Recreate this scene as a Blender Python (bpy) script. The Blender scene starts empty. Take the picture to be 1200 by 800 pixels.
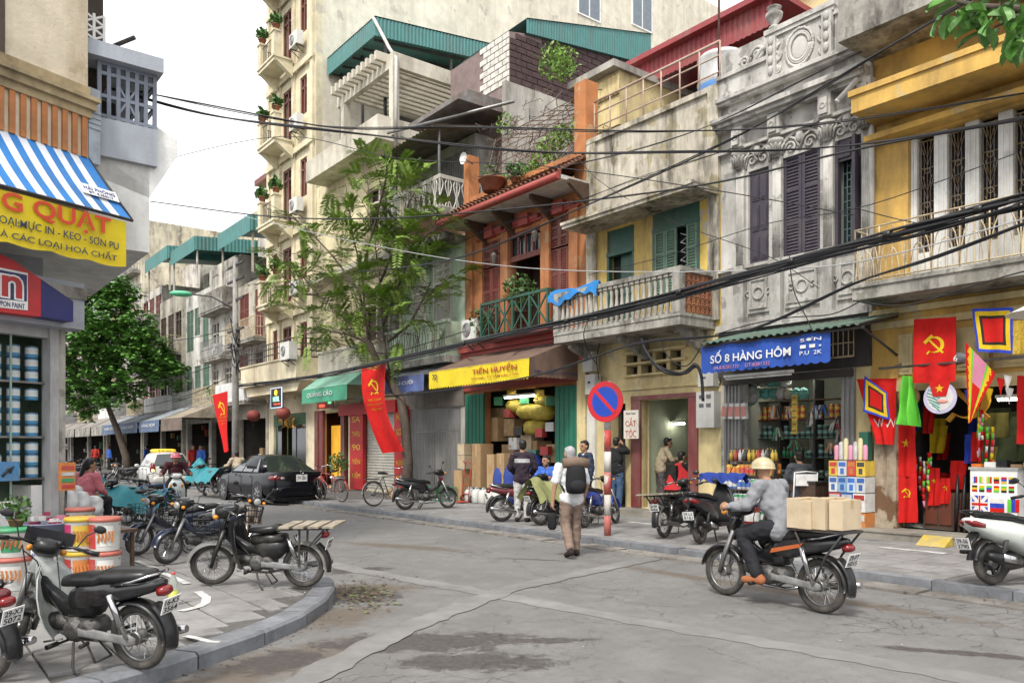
import bpy,math,random
from math import sin,cos,pi,sqrt,atan2,radians
from mathutils import Vector,Matrix
rnd=random.Random(7)
scene=bpy.context.scene
COL=scene.collection
# camera, sky, sun, exposure
EYE=1.67;FPX=933.0;CX=600.0;HY=525.0
cam_d=bpy.data.cameras.new('camera');cam=bpy.data.objects.new('camera',cam_d);COL.objects.link(cam)
cam.location=(0,0,EYE);cam.rotation_euler=(pi/2,0,0)
cam_d.sensor_width=36;cam_d.lens=36*FPX/1200;cam_d.shift_y=(HY-400)/1200
cam_d.clip_start=.1;cam_d.clip_end=3000
scene.camera=cam
SUN_EL,SUN_ROT=radians(52),radians(205)
world=bpy.data.worlds.new('World');scene.world=world;world.use_nodes=True
wn=world.node_tree.nodes;wl=world.node_tree.links;wn.clear()
sky=wn.new('ShaderNodeTexSky');sky.sky_type='NISHITA';sky.sun_disc=False
sky.sun_elevation=SUN_EL;sky.sun_rotation=SUN_ROT;sky.air_density=1.0;sky.dust_density=6.0;sky.ozone_density=1.0
hs=wn.new('ShaderNodeHueSaturation');hs.inputs['Saturation'].default_value=.12
mixo=wn.new('ShaderNodeMix');mixo.data_type='RGBA';mixo.inputs[0].default_value=.75
mixo.inputs[7].default_value=(9.3,9.4,9.6,1)
bg=wn.new('ShaderNodeBackground');bg.inputs['Strength'].default_value=.085
wo=wn.new('ShaderNodeOutputWorld')
wl.new(sky.outputs[0],hs.inputs['Color']);wl.new(hs.outputs[0],mixo.inputs[6]);wl.new(mixo.outputs[2],bg.inputs[0]);wl.new(bg.outputs[0],wo.inputs[0])
sd=bpy.data.lights.new('sun','SUN');sd.energy=1.5;sd.angle=radians(11);sd.color=(1,.95,.87)
sun=bpy.data.objects.new('sun',sd);COL.objects.link(sun)
sdir=Vector((sin(SUN_ROT)*cos(SUN_EL),cos(SUN_ROT)*cos(SUN_EL),sin(SUN_EL)))
sun.rotation_euler=sdir.to_track_quat('Z','Y').to_euler()
scene.view_settings.view_transform='Standard';scene.view_settings.look='None'
scene.view_settings.exposure=1.27;scene.view_settings.gamma=1
scene.render.engine='CYCLES'
scene.cycles.max_bounces=6;scene.cycles.diffuse_bounces=3;scene.cycles.glossy_bounces=3
scene.cycles.transmission_bounces=4;scene.cycles.transparent_max_bounces=8
# frames and surveying helpers
D0=13.94
Wd=Vector((.787,.616,0)).normalized();Ud=Vector((Wd.y,-Wd.x,0))
ROW=atan2(Ud.y,Ud.x)
def RW(u,v,z=0):return Ud*u+Wd*(D0+v)+Vector((0,0,z))
def _ray(px):return(px-CX)/FPX
def RU(px,v=0):
 a=_ray(px);t=(D0+v)/(Wd.x*a+Wd.y);return t*(Ud.x*a+Ud.y)
def RZ(px,py,v=0):
 a=_ray(px);t=(D0+v)/(Wd.x*a+Wd.y);return EYE+t*(HY-py)/FPX
def RV(px,u):
 a=_ray(px);return u*(Wd.x*a+Wd.y)/(Ud.x*a+Ud.y)-D0
def GP(px,py,z=0):
 Y=FPX*(EYE-z)/(py-HY);return Vector(((px-CX)/FPX*Y,Y,z))
LC=Vector((-5.9,10.4,0));Ld=Vector((.508,.861,0)).normalized();Li=Vector((-Ld.y,Ld.x,0))
LROT=atan2(Ld.y,Ld.x)
def LW(x,y,z=0):return LC+Ld*x+Li*y+Vector((0,0,z))
def LX(px,y=0):
 a=_ray(px);p=LC+Li*y
 return(a*p.y-p.x)/(Ld.x-a*Ld.y)
def LZ(px,py,y=0):
 w=LW(LX(px,y),y);return EYE+w.y*(HY-py)/FPX
PAVE=.13
# materials
MATS={}
def mat(name,col,rough=.65,var=.15,scale=4.,dirt=0.,dcol=(.06,.05,.04),dscale=1.3,streak=1.,bump=0.,bscale=40.,metal=0.,rn=0.,emis=0.,chip=0.,chipcol=(.45,.42,.37),spec=.4,coat=0.,alpha=1.,trans=0.):
 if name in MATS:return MATS[name]
 m=bpy.data.materials.new(name);m.use_nodes=True;N=m.node_tree.nodes;L=m.node_tree.links
 b=N['Principled BSDF'];b.inputs['Roughness'].default_value=rough;b.inputs['Metallic'].default_value=metal
 b.inputs['Specular IOR Level'].default_value=spec;b.inputs['Coat Weight'].default_value=coat
 b.inputs['Coat Roughness'].default_value=.08
 if trans:b.inputs['Transmission Weight'].default_value=trans;b.inputs['IOR'].default_value=1.1
 if alpha<1:b.inputs['Alpha'].default_value=alpha
 tc=N.new('ShaderNodeTexCoord');src=tc.outputs['Object']
 if rn:
  oi=N.new('ShaderNodeObjectInfo');ad=N.new('ShaderNodeVectorMath');ad.operation='MULTIPLY_ADD'
  L.new(oi.outputs['Random'],ad.inputs[0]);ad.inputs[1].default_value=(37,71,13);L.new(tc.outputs['Object'],ad.inputs[2]);src=ad.outputs[0]
 def noise(sc,det=5,stretch=1.,off=0):
  mp=N.new('ShaderNodeMapping');mp.inputs['Scale'].default_value=(1,1,1/stretch);mp.inputs['Location'].default_value=(off,off*.7,off*.3)
  L.new(src,mp.inputs[0]);n=N.new('ShaderNodeTexNoise');n.inputs['Scale'].default_value=sc;n.inputs['Detail'].default_value=det
  n.inputs['Roughness'].default_value=.62;L.new(mp.outputs[0],n.inputs['Vector']);return n.outputs[0]
 def ramp(s,a,c):
  r=N.new('ShaderNodeMapRange');r.inputs[1].default_value=a;r.inputs[2].default_value=c;L.new(s,r.inputs[0]);return r.outputs[0]
 def mix(f,A,B):
  x=N.new('ShaderNodeMix');x.data_type='RGBA'
  if isinstance(f,float):x.inputs[0].default_value=f
  else:L.new(f,x.inputs[0])
  for i,c in((6,A),(7,B)):
   if isinstance(c,tuple):x.inputs[i].default_value=(*c,1)
   else:L.new(c,x.inputs[i])
  return x.outputs[2]
 c=mix(ramp(noise(scale),.3,.7),tuple(max(0,k*(1-var))for k in col),tuple(min(1,k*(1+var))for k in col))
 if rn:
  hv=N.new('ShaderNodeHueSaturation');r=N.new('ShaderNodeMapRange');r.inputs[3].default_value=1-rn;r.inputs[4].default_value=1+rn
  L.new(oi.outputs['Random'],r.inputs[0]);L.new(r.outputs[0],hv.inputs['Value']);L.new(c,hv.inputs['Color']);c=hv.outputs[0]
 if chip:c=mix(ramp(noise(2.1,8,1.2,9.),.62-chip*.25,.66-chip*.25),c,chipcol)
 if dirt:
  k=ramp(noise(dscale,9,streak,3.),.58-dirt*.28,.86-dirt*.18)
  k2=ramp(noise(dscale*6,6,streak*.7,5.),.0,.62)
  mm=N.new('ShaderNodeMath');mm.operation='MULTIPLY';L.new(k,mm.inputs[0]);L.new(k2,mm.inputs[1])
  c=mix(mm.outputs[0],c,dcol)
  if streak>=3:
   k3=ramp(noise(4.5,5,11.,11.),.5,.8);k4=ramp(noise(.8,3,1.,17.),.35,.65);m3=N.new('ShaderNodeMath');m3.operation='MULTIPLY';L.new(k3,m3.inputs[0]);L.new(k4,m3.inputs[1])
   m4=N.new('ShaderNodeMath');m4.operation='MULTIPLY';L.new(m3.outputs[0],m4.inputs[0]);m4.inputs[1].default_value=min(1,dirt*.75);c=mix(m4.outputs[0],c,tuple(k*.6 for k in dcol))
 L.new(c,b.inputs['Base Color'])
 if emis:L.new(c,b.inputs['Emission Color']);b.inputs['Emission Strength'].default_value=emis
 if bump:
  bp=N.new('ShaderNodeBump');bp.inputs['Strength'].default_value=bump;bp.inputs['Distance'].default_value=.02
  L.new(noise(bscale,6),bp.inputs['Height']);L.new(bp.outputs[0],b.inputs['Normal'])
 MATS[name]=m;return m
def wallmat(name,col,d=.8,dcol=(.07,.06,.05),chip=.25,chipcol=(.5,.47,.4),st=4.,sc=1.1):
 return mat(name,col,.85,.16,2.2,d,dcol,sc,st,.35,22,chip=chip,chipcol=chipcol,spec=.2)
def cloth_m(name,col):return mat(name,col,.8,.1,6,.15,tuple(k*.5 for k in col),3,1,.2,60,spec=.15)
def paint(name,col,r=.28,coat=.5):return mat(name,col,r,.05,5,.08,(.08,.075,.07),4,1,0,coat=coat,spec=.5)
BLACK=mat('black_plastic',(.012,.012,.013),.36,.2,10,.12,(.06,.055,.05),6)
RUBBER=mat('tyre_rubber',(.02,.02,.02),.8,.25,12,.7,(.12,.105,.09),7,1,.3,90)
STEEL=mat('worn_steel',(.25,.25,.25),.42,.2,14,.5,(.16,.13,.1),8,1,0,metal=.85)
CHROME=mat('chrome',(.5,.5,.51),.18,.1,14,.25,(.3,.27,.24),9,1,0,metal=1)
ALU=mat('cast_alloy',(.15,.147,.143),.55,.3,22,.8,(.035,.03,.027),9,1,.4,70,metal=.75)
IRON=mat('dark_iron',(.035,.035,.037),.6,.2,10,.3,(.12,.07,.04),5)
CONC=mat('concrete',(.3,.29,.27),.9,.2,3,.7,(.09,.085,.08),1.6,2,.4,25)
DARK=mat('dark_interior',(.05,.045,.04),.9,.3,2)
WHITE=mat('white_paint',(.75,.75,.73),.5,.06,5,.3,(.35,.33,.3),3)
GLASSD=mat('window_glass',(.03,.035,.04),.08,.3,2,spec=.8)
WOODD=mat('dark_wood',(.07,.042,.027),.6,.3,9,.3)
CARD=mat('cardboard',(.36,.235,.12),.85,.1,5,.2,(.2,.12,.06),4,rn=.18)
CABLE=mat('cable_black',(.015,.015,.017),.6)
# mesh builder
class MB:
 def __init__(s,T=None):s.v=[];s.f=[];s.mi=[];s.sm=[];s.T=T;s.k=0;s.smooth=False
 def vert(s,p):
  p=Vector(p);s.v.append(s.T@p if s.T else p);return len(s.v)-1
 def face(s,ids):s.f.append(tuple(ids));s.mi.append(s.k);s.sm.append(s.smooth)
 def poly(s,pts):s.face([s.vert(p)for p in pts])
 def box(s,a,b):
  x0,y0,z0=[min(p,q)for p,q in zip(a,b)];x1,y1,z1=[max(p,q)for p,q in zip(a,b)]
  i=[s.vert(p)for p in((x0,y0,z0),(x1,y0,z0),(x1,y1,z0),(x0,y1,z0),(x0,y0,z1),(x1,y0,z1),(x1,y1,z1),(x0,y1,z1))]
  for q in((0,3,2,1),(4,5,6,7),(0,1,5,4),(1,2,6,5),(2,3,7,6),(3,0,4,7)):s.face([i[j]for j in q])
 def cbox(s,c,d,M=None):
  T=s.T;L=Matrix.Translation(Vector(c))@(M.to_4x4()if M else Matrix.Identity(4))
  s.T=T@L if T else L;h=[k/2 for k in d];s.box([-k for k in h],h);s.T=T
 def beam(s,p,q,w,h=None,up=(0,0,1)):
  p=Vector(p);q=Vector(q);d=(q-p).normalized();up=Vector(up)
  if abs(d.dot(up))>.98:up=Vector((1,0,0))
  x=d.cross(up).normalized()*(w/2);y=x.cross(d).normalized()*((h or w)/2)
  i=[s.vert(e+a*x+b*y)for e in(p,q)for a,b in((-1,-1),(1,-1),(1,1),(-1,1))]
  for f in((0,1,2,3),(7,6,5,4),(0,4,5,1),(1,5,6,2),(2,6,7,3),(3,7,4,0)):s.face([i[j]for j in f])
 def tube(s,pts,r,n=6,caps=True):
  pts=[Vector(p)for p in pts];rs=r if isinstance(r,(list,tuple))else[r]*len(pts);rings=[];sm=s.smooth;s.smooth=n>4
  prev=None
  for i,p in enumerate(pts):
   d=(pts[min(i+1,len(pts)-1)]-pts[max(i-1,0)])
   d=d.normalized()if d.length>1e-9 else Vector((0,0,1))
   if prev is None:
    a=d.cross(Vector((0,0,1)))if abs(d.z)<.9 else d.cross(Vector((1,0,0)))
   else:a=prev-d*prev.dot(d)
   a.normalize();prev=a;b=d.cross(a)
   rings.append([s.vert(p+(a*cos(2*pi*j/n)+b*sin(2*pi*j/n))*rs[i])for j in range(n)])
  for A,B in zip(rings,rings[1:]):
   for j in range(n):s.face((A[j],A[(j+1)%n],B[(j+1)%n],B[j]))
  s.smooth=False
  if caps:s.face(rings[0][::-1]);s.face(rings[-1])
  s.smooth=sm
 def lathe(s,prof,n=12,M=None,caps=True):
  T=s.T
  if M is not None:s.T=T@M if T else M
  rings=[[s.vert((r*cos(2*pi*j/n),r*sin(2*pi*j/n),z))for j in range(n)]for r,z in prof]
  sm=s.smooth;s.smooth=True
  for A,B in zip(rings,rings[1:]):
   for j in range(n):s.face((A[j],A[(j+1)%n],B[(j+1)%n],B[j]))
  s.smooth=False
  if caps:s.face(rings[0][::-1]);s.face(rings[-1])
  s.smooth=sm;s.T=T
 def ball(s,c,r,n=10,m=7,M=None):
  if not isinstance(r,(list,tuple,Vector)):r=(r,r,r)
  T=s.T;L=Matrix.Translation(Vector(c))@(M.to_4x4()if M else Matrix.Identity(4))@Matrix.Diagonal((*r,1))
  s.lathe([(max(.02,sin(pi*i/m)),-cos(pi*i/m))for i in range(m+1)],n,L);s.T=T
 def torus(s,c,R,r,axis='y',n=24,k=8,sq=1.):
  c=Vector(c);rings=[];sm=s.smooth;s.smooth=True
  for i in range(n):
   a=2*pi*i/n;ring=[]
   for j in range(k):
    b=2*pi*j/k;q=R+r*cos(b);h=r*sin(b)*sq
    p={'y':(q*cos(a),h,q*sin(a)),'z':(q*cos(a),q*sin(a),h),'x':(h,q*cos(a),q*sin(a))}[axis]
    ring.append(s.vert(c+Vector(p)))
   rings.append(ring)
  for i in range(n):
   A,B=rings[i],rings[(i+1)%n]
   for j in range(k):s.face((A[j],A[(j+1)%k],B[(j+1)%k],B[j]))
  s.smooth=sm
 def prism(s,poly,t0,t1,M=None):
  T=s.T
  if M is not None:s.T=T@M if T else M
  A=[s.vert((x,t0,z))for x,z in poly];B=[s.vert((x,t1,z))for x,z in poly];n=len(poly)
  s.face(A);s.face(B[::-1])
  for j in range(n):s.face((A[j],B[j],B[(j+1)%n],A[(j+1)%n]))
  s.T=T
 def sheet(s,fn,ns,nt,th=0.,pick=None):
  ids=[[s.vert(fn(i/ns,j/nt))for j in range(nt+1)]for i in range(ns+1)];k0=s.k
  for i in range(ns):
   for j in range(nt):
    if pick:
     s.k=pick((i+.5)/ns,(j+.5)/nt)
     if s.k is None:continue
    s.face((ids[i][j],ids[i+1][j],ids[i+1][j+1],ids[i][j+1]))
  s.k=k0
 def wall(s,u0,u1,z0,z1,v=0.,th=.25,holes=()):
  us=sorted({u0,u1,*[min(max(h[i],u0),u1)for h in holes for i in(0,1)]});zs=sorted({z0,z1,*[min(max(h[i],z0),z1)for h in holes for i in(2,3)]})
  def inh(a,b):return any(h[0]<a<h[1]and h[2]<b<h[3]for h in holes)
  for a,b in zip(us,us[1:]):
   for c,d in zip(zs,zs[1:]):
    if not inh((a+b)/2,(c+d)/2):
     s.poly(((a,v,c),(b,v,c),(b,v,d),(a,v,d)));s.poly(((a,v+th,c),(a,v+th,d),(b,v+th,d),(b,v+th,c)))
  for a,b,c,d in list(holes):
   c=max(c,z0)
   s.poly(((a,v,c),(a,v,d),(a,v+th,d),(a,v+th,c)));s.poly(((b,v,d),(b,v,c),(b,v+th,c),(b,v+th,d)))
   s.poly(((a,v,d),(b,v,d),(b,v+th,d),(a,v+th,d)));s.poly(((b,v,c),(a,v,c),(a,v+th,c),(b,v+th,c)))
  s.poly(((u0,v,z0),(u0,v,z1),(u0,v+th,z1),(u0,v+th,z0)));s.poly(((u1,v,z1),(u1,v,z0),(u1,v+th,z0),(u1,v+th,z1)))
  s.poly(((u0,v,z1),(u1,v,z1),(u1,v+th,z1),(u0,v+th,z1)))
 def mesh(s,name,mats):
  me=bpy.data.meshes.new(name);me.from_pydata([tuple(p)for p in s.v],[],s.f)
  for m in mats:me.materials.append(m)
  me.polygons.foreach_set('material_index',s.mi);me.polygons.foreach_set('use_smooth',s.sm);me.update();return me
 def build(s,name,mats,parent=None,kind=None,label=None):
  if not isinstance(mats,(list,tuple)):mats=[mats]
  o=bpy.data.objects.new(name,s.mesh(name,mats));COL.objects.link(o)
  if parent is not None:o.parent=parent
  if kind:o['kind']=kind
  if label:o['label']=label
  return o
 def islands(s):
  par=list(range(len(s.v)))
  def find(a):
   while par[a]!=a:par[a]=par[par[a]];a=par[a]
   return a
  for f in s.f:
   for b in f[1:]:par[find(b)]=find(f[0])
  out={}
  for f,k,sm in zip(s.f,s.mi,s.sm):
   m=out.setdefault(find(f[0]),(MB(),{}));ids=[]
   for a in f:
    if a not in m[1]:m[1][a]=len(m[0].v);m[0].v.append(s.v[a])
    ids.append(m[1][a])
   m[0].f.append(tuple(ids));m[0].mi.append(k);m[0].sm.append(sm)
  return[m for m,_ in out.values()]
 def single(s,name,mats,label,cat,loc=(0,0,0),rz=0.,group=None):
  return tag(place(s.build(name,mats),loc,rz),label,cat,group)
def place(o,loc,rz=0.):o.location=loc;o.rotation_euler=(0,0,rz);return o
def tag(o,label,cat,group=None):
 o['label']=label;o['category']=cat
 if group:o['group']=group
 return o
def thing(name,label,cat,loc=(0,0,0),rz=0.,group=None,lean=0.):
 o=bpy.data.objects.new(name,None);COL.objects.link(o);o.empty_display_size=.2
 o.location=loc;o.rotation_euler=(lean,0,rz);return tag(o,label,cat,group)
def rowthing(name,label,cat,u,v,z=0.,rz=0.,group=None):return thing(name,label,cat,RW(u,v,z),ROW+rz,group)
def copy_tree(o,parent=None):
 c=o.copy();COL.objects.link(c)
 if parent is not None:c.parent=parent
 for ch in list(o.children):copy_tree(ch,c)
 return c
def again(o,loc,rz=0.,label=None,group=None,lean=None):
 c=copy_tree(o);c.location=loc;c.rotation_euler=(o.rotation_euler[0]if lean is None else lean,0,rz)
 if label:c['label']=label
 if group:c['group']=group
 return c
def inst(src,parent,loc=(0,0,0),rot=(0,0,0),scale=(1,1,1)):
 c=src.copy();COL.objects.link(c);c.parent=parent;c.location=loc;c.rotation_euler=rot;c.scale=scale;return c
FRONT=Matrix.Rotation(pi/2,4,'X')
def txt(s,m,parent,M,w=None,h=None,name='lettering',ext=.004,bold=.0,bend=None):
 cu=bpy.data.curves.new('t','FONT');cu.body=s;cu.align_x='CENTER';cu.align_y='CENTER';cu.extrude=.001;cu.offset=bold;cu.resolution_u=3
 o=bpy.data.objects.new('t',cu);COL.objects.link(o)
 dg=bpy.context.evaluated_depsgraph_get();me=bpy.data.meshes.new_from_object(o.evaluated_get(dg))
 bpy.data.objects.remove(o);bpy.data.curves.remove(cu);me.name=name
 xs=[v.co.x for v in me.vertices];ys=[v.co.y for v in me.vertices]
 if not xs:return None
 cx,cy=(max(xs)+min(xs))/2,(max(ys)+min(ys))/2;sx=(w/(max(xs)-min(xs)))if w else None;sy=(h/(max(ys)-min(ys)))if h else None
 sx=sx or sy;sy=sy or sx
 for v in me.vertices:
  p=Vector(((v.co.x-cx)*sx,(v.co.y-cy)*sy,ext if v.co.z>0 else 0))
  v.co=M@(bend(p)if bend else p)
 me.materials.append(m);t=bpy.data.objects.new(name,me);COL.objects.link(t)
 if parent is not None:t.parent=parent
 return t
def front_at(u,v,z):return Matrix.Translation((u,v,z))@FRONT
def P2(s,m,parent,u,v,z,w=None,h=None,**k):return txt(s,m,parent,front_at(u,v,z),w,h,**k)
SPLIT={'moulding','cornice','floor_band','pilaster','balcony_bracket','eave_bracket','ledge','string_course','party_wall','inner_wall','pergola_beam','panel_relief_','window_back','room_back','glass_door','roof_post','terrace_wall','parapet','roof_parapet'}
class House:
 def __init__(s,name,label,cat,u0,v0=0.):
  s.u0=u0;s.v0=v0;s.o=rowthing(name,label,cat,u0,v0);s.T=Matrix.Translation((-u0,-v0,0))
 def mb(s):return MB(s.T)
 def part(s,m,name,mats,parent=None,**k):
  if name in SPLIT:
   for q in m.islands():o=q.build(name,mats,parent or s.o,**k)
   return o
  return m.build(name,mats,parent or s.o,**k)
 def at(s,u,v,z):return Vector((u-s.u0,v-s.v0,z))
 def text(s,t,m,u,v,z,w=None,h=None,parent=None,**k):return txt(t,m,parent or s.o,s.T@front_at(u,v,z),w,h,**k)
 # road
def road_material():
 m=bpy.data.materials.new('old_asphalt');m.use_nodes=True;N=m.node_tree.nodes;L=m.node_tree.links
 b=N['Principled BSDF'];b.inputs['Roughness'].default_value=.8;b.inputs['Specular IOR Level'].default_value=.3
 tc=N.new('ShaderNodeTexCoord');O=tc.outputs['Object']
 def noise(sc,det=6,v=None,rough=.6):
  n=N.new('ShaderNodeTexNoise');n.inputs['Scale'].default_value=sc;n.inputs['Detail'].default_value=det;n.inputs['Roughness'].default_value=rough
  L.new(v or O,n.inputs['Vector']);return n
 def rmp(s,a,c,lo=0.,hi=1.):
  r=N.new('ShaderNodeMapRange');r.inputs[1].default_value=a;r.inputs[2].default_value=c;r.inputs[3].default_value=lo;r.inputs[4].default_value=hi;L.new(s,r.inputs[0]);return r.outputs[0]
 def op(o,a,c):
  x=N.new('ShaderNodeMath');x.operation=o
  for i,k in((0,a),(1,c)):
   if isinstance(k,(int,float)):x.inputs[i].default_value=k
   else:L.new(k,x.inputs[i])
  return x.outputs[0]
 def mix(f,A,B):
  x=N.new('ShaderNodeMix');x.data_type='RGBA';L.new(f,x.inputs[0])
  for i,c in((6,A),(7,B)):
   if isinstance(c,tuple):x.inputs[i].default_value=(*c,1)
   else:L.new(c,x.inputs[i])
  return x.outputs[2]
 c=mix(rmp(noise(.55).outputs[0],.3,.7),(.15,.147,.142),(.2,.196,.19))
 c=mix(rmp(noise(2.3,8).outputs[0],.45,.75),c,(.225,.22,.212))
 c=mix(rmp(noise(9,7,None,.75).outputs[0],.48,.75),c,(.135,.13,.126))
 c=mix(rmp(noise(130,3).outputs[0],.48,.68),c,(.07,.068,.066))
 wob=N.new('ShaderNodeVectorMath');wob.operation='MULTIPLY_ADD';L.new(noise(1.7,4).outputs[1],wob.inputs[0]);wob.inputs[1].default_value=(.55,.55,.55);L.new(O,wob.inputs[2])
 def cracks(sc,w,lo,hi,off):
  vo=N.new('ShaderNodeTexVoronoi');vo.feature='DISTANCE_TO_EDGE';vo.inputs['Scale'].default_value=sc;L.new(wob.outputs[0],vo.inputs['Vector'])
  k=rmp(vo.outputs['Distance'],0,w,1,0);mp=N.new('ShaderNodeMapping');mp.inputs['Location'].default_value=(off,off,0);L.new(O,mp.inputs[0])
  return op('MULTIPLY',k,rmp(noise(.33,3,mp.outputs[0]).outputs[0],lo,hi))
 cr=op('MAXIMUM',op('MAXIMUM',cracks(.5,.006,.42,.52,0.),cracks(1.5,.016,.5,.6,5.)),cracks(3.6,.05,.57,.63,9.))
 st=None
 for(px,py,rx,ry,rot)in((500,752,1.1,.42,.12),(560,775,.8,.3,0.),(640,750,.5,.13,.1),(435,700,.55,.3,.5),(1130,765,.9,.1,-.35),(420,668,.6,.35,.3),(330,775,.5,.35,.9),(620,655,.7,.06,-.3),(860,660,.5,.05,-.3)):
  p=GP(px,py);mp=N.new('ShaderNodeMapping');mp.vector_type='TEXTURE';mp.inputs['Location'].default_value=p;mp.inputs['Rotation'].default_value=(0,0,rot);mp.inputs['Scale'].default_value=(rx,ry,1)
  L.new(O,mp.inputs[0]);ln=N.new('ShaderNodeVectorMath');ln.operation='LENGTH';L.new(mp.outputs[0],ln.inputs[0])
  k=rmp(ln.outputs['Value'],.2,1.35,1,0);st=k if st is None else op('MAXIMUM',st,k)
 mud=None
 for(px,py,rx,ry,rot)in((330,775,1.0,.45,.95),(400,722,.7,.42,1.1),(425,690,.8,.5,.2),(260,798,.7,.3,.8),(470,640,1.6,.28,-.5),(900,690,3.2,.22,-.9)):
  p=GP(px,py);mp=N.new('ShaderNodeMapping');mp.vector_type='TEXTURE';mp.inputs['Location'].default_value=p;mp.inputs['Rotation'].default_value=(0,0,rot);mp.inputs['Scale'].default_value=(rx,ry,1)
  L.new(O,mp.inputs[0]);ln=N.new('ShaderNodeVectorMath');ln.operation='LENGTH';L.new(mp.outputs[0],ln.inputs[0])
  k=rmp(ln.outputs['Value'],.35,1.3,1,0);mud=k if mud is None else op('MAXIMUM',mud,k)
 mudf=rmp(op('ADD',op('MULTIPLY',mud,.5),noise(5.5,8,None,.7).outputs[0]),.62,.95)
 c=mix(op('MULTIPLY',mudf,.85),c,(.115,.092,.07))
 cr=op('MULTIPLY',cr,rmp(noise(7,5,None,.7).outputs[0],.3,.62))
 ns=noise(4.2,12,wob.outputs[0],.78).outputs[0]
 stain=rmp(op('ADD',op('MULTIPLY',st,.42),ns),.655,.75)
 c=mix(op('MULTIPLY',stain,rmp(noise(16,7,None,.75).outputs[0],.25,.6,.35,.95)),c,(.05,.043,.043))
 c=mix(op('MULTIPLY',cr,.85),c,(.03,.028,.027))
 L.new(c,b.inputs['Base Color'])
 h=op('SUBTRACT',op('ADD',op('MULTIPLY',noise(60,5,None,.75).outputs[0],.7),op('MULTIPLY',noise(4,3).outputs[0],1.2)),op('ADD',op('MULTIPLY',cr,.8),op('MULTIPLY',stain,.15)))
 bp=N.new('ShaderNodeBump');bp.inputs['Strength'].default_value=.55;bp.inputs['Distance'].default_value=.015;L.new(h,bp.inputs['Height']);L.new(bp.outputs[0],b.inputs['Normal'])
 L.new(rmp(stain,0,1,.82,.5),b.inputs['Roughness'])
 return m
m=MB();m.box((-400,-300,-.6),(400,600,0));road=m.build('road',road_material());road['kind']='structure'
PATCH=mat('trench_concrete',(.212,.208,.201),.85,.16,2.5,.75,(.12,.116,.112),1.1,1,.35,90)
def strip(pts,w,z):
 m=MB();P=[GP(*p)for p in pts];rows=[]
 for A,B in zip(P,P[1:]):
  n=max(2,int((B-A).length/.14));d=(B-A).normalized();s=Vector((-d.y,d.x,0))
  for i in range(n):
   q=A.lerp(B,i/n);a,b=w/2+rnd.uniform(-.035,.03),w/2+rnd.uniform(-.035,.03)
   rows.append((m.vert(q+s*a+Vector((0,0,z))),m.vert(q-s*b+Vector((0,0,z)))))
 for r,q in zip(rows,rows[1:]):m.face((r[0],r[1],q[1],q[0]))
 o=m.build('repair_strip',PATCH,road);return o
strip([(255,632),(420,668),(560,693),(760,730),(1010,772),(1230,812)],.30,.004)
strip([(340,806),(470,738),(600,689),(760,655),(900,632)],.30,.008)
# pavements, kerbs and gutters
PAVT=mat('pavement_slab',(.225,.218,.212),.85,.18,3.5,.45,(.1,.09,.085),2.2,1,.3,50,rn=.13)
PAVJ=mat('pavement_bed',(.1,.095,.09),.95,.25,5,.3,bump=.3)
KERB=mat('kerb_stone',(.19,.2,.215),.8,.22,4,.8,(.085,.085,.09),3,1,.3,40,rn=.1)
GUT=mat('gutter_stone',(.22,.205,.185),.85,.22,4,.7,(.07,.06,.05),2.5,1,.3,40,rn=.12)
KP=[Ud*u+Wd*4.35 for u in(-120,-90,-60,-40,-28,-20,-14,-11.6,-10.6)]
KP+=[Vector(p)for p in((-2.62,10.12,0),(-2.33,9.82,0),(-2.1,9.4,0),(-1.97,8.85,0),(-1.91,8.2,0),(-1.95,7.4,0),(-2.13,6.63,0),(-2.5,5.67,0),(-3.05,4.7,0),(-3.9,3.4,0),(-6.4,-.9,0))]
def resample(P,step):
 out=[P[0]];acc=0
 for A,B in zip(P,P[1:]):
  L_=(B-A).length;t=step-acc
  while t<=L_:out.append(A.lerp(B,t/L_));t+=step
  acc=(acc+L_)%step
 return out
m=MB();inner=[p for p in KP];far=[Vector((-8.5,-1,0)),Vector((-60,10,0)),Vector((-200,60,0)),KP[0]+Vector((-60,0,0))]
ring=inner+far;a=[m.vert(p+Vector((0,0,PAVE-.03)))for p in ring];m.face(a)
pl=m.build('pavement',[PAVJ]);pl['kind']='structure'
m=MB();m.T=Matrix.Rotation(ROW,4,'Z');m.box((-200,9.6+.18,-.2),(60,60,PAVE-.03));m.T=None
pr=m.build('pavement',[PAVJ]);pr['kind']='structure'
def inside(p,poly):
 r=False
 for A,B in zip(poly,poly[1:]+poly[:1]):
  if(A.y>p.y)!=(B.y>p.y)and p.x<(B.x-A.x)*(p.y-A.y)/(B.y-A.y)+A.x:r=not r
 return r
rs=resample(KP[6:],.16);kin=[]
nrm=[]
for i,p in enumerate(rs):
 d=(rs[min(i+1,len(rs)-1)]-rs[max(i-1,0)]).normalized();nrm.append(Vector((-d.y,d.x,0))*-1)
kin=[p+n*.24 for p,n in zip(rs,nrm)]
i=0
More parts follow.
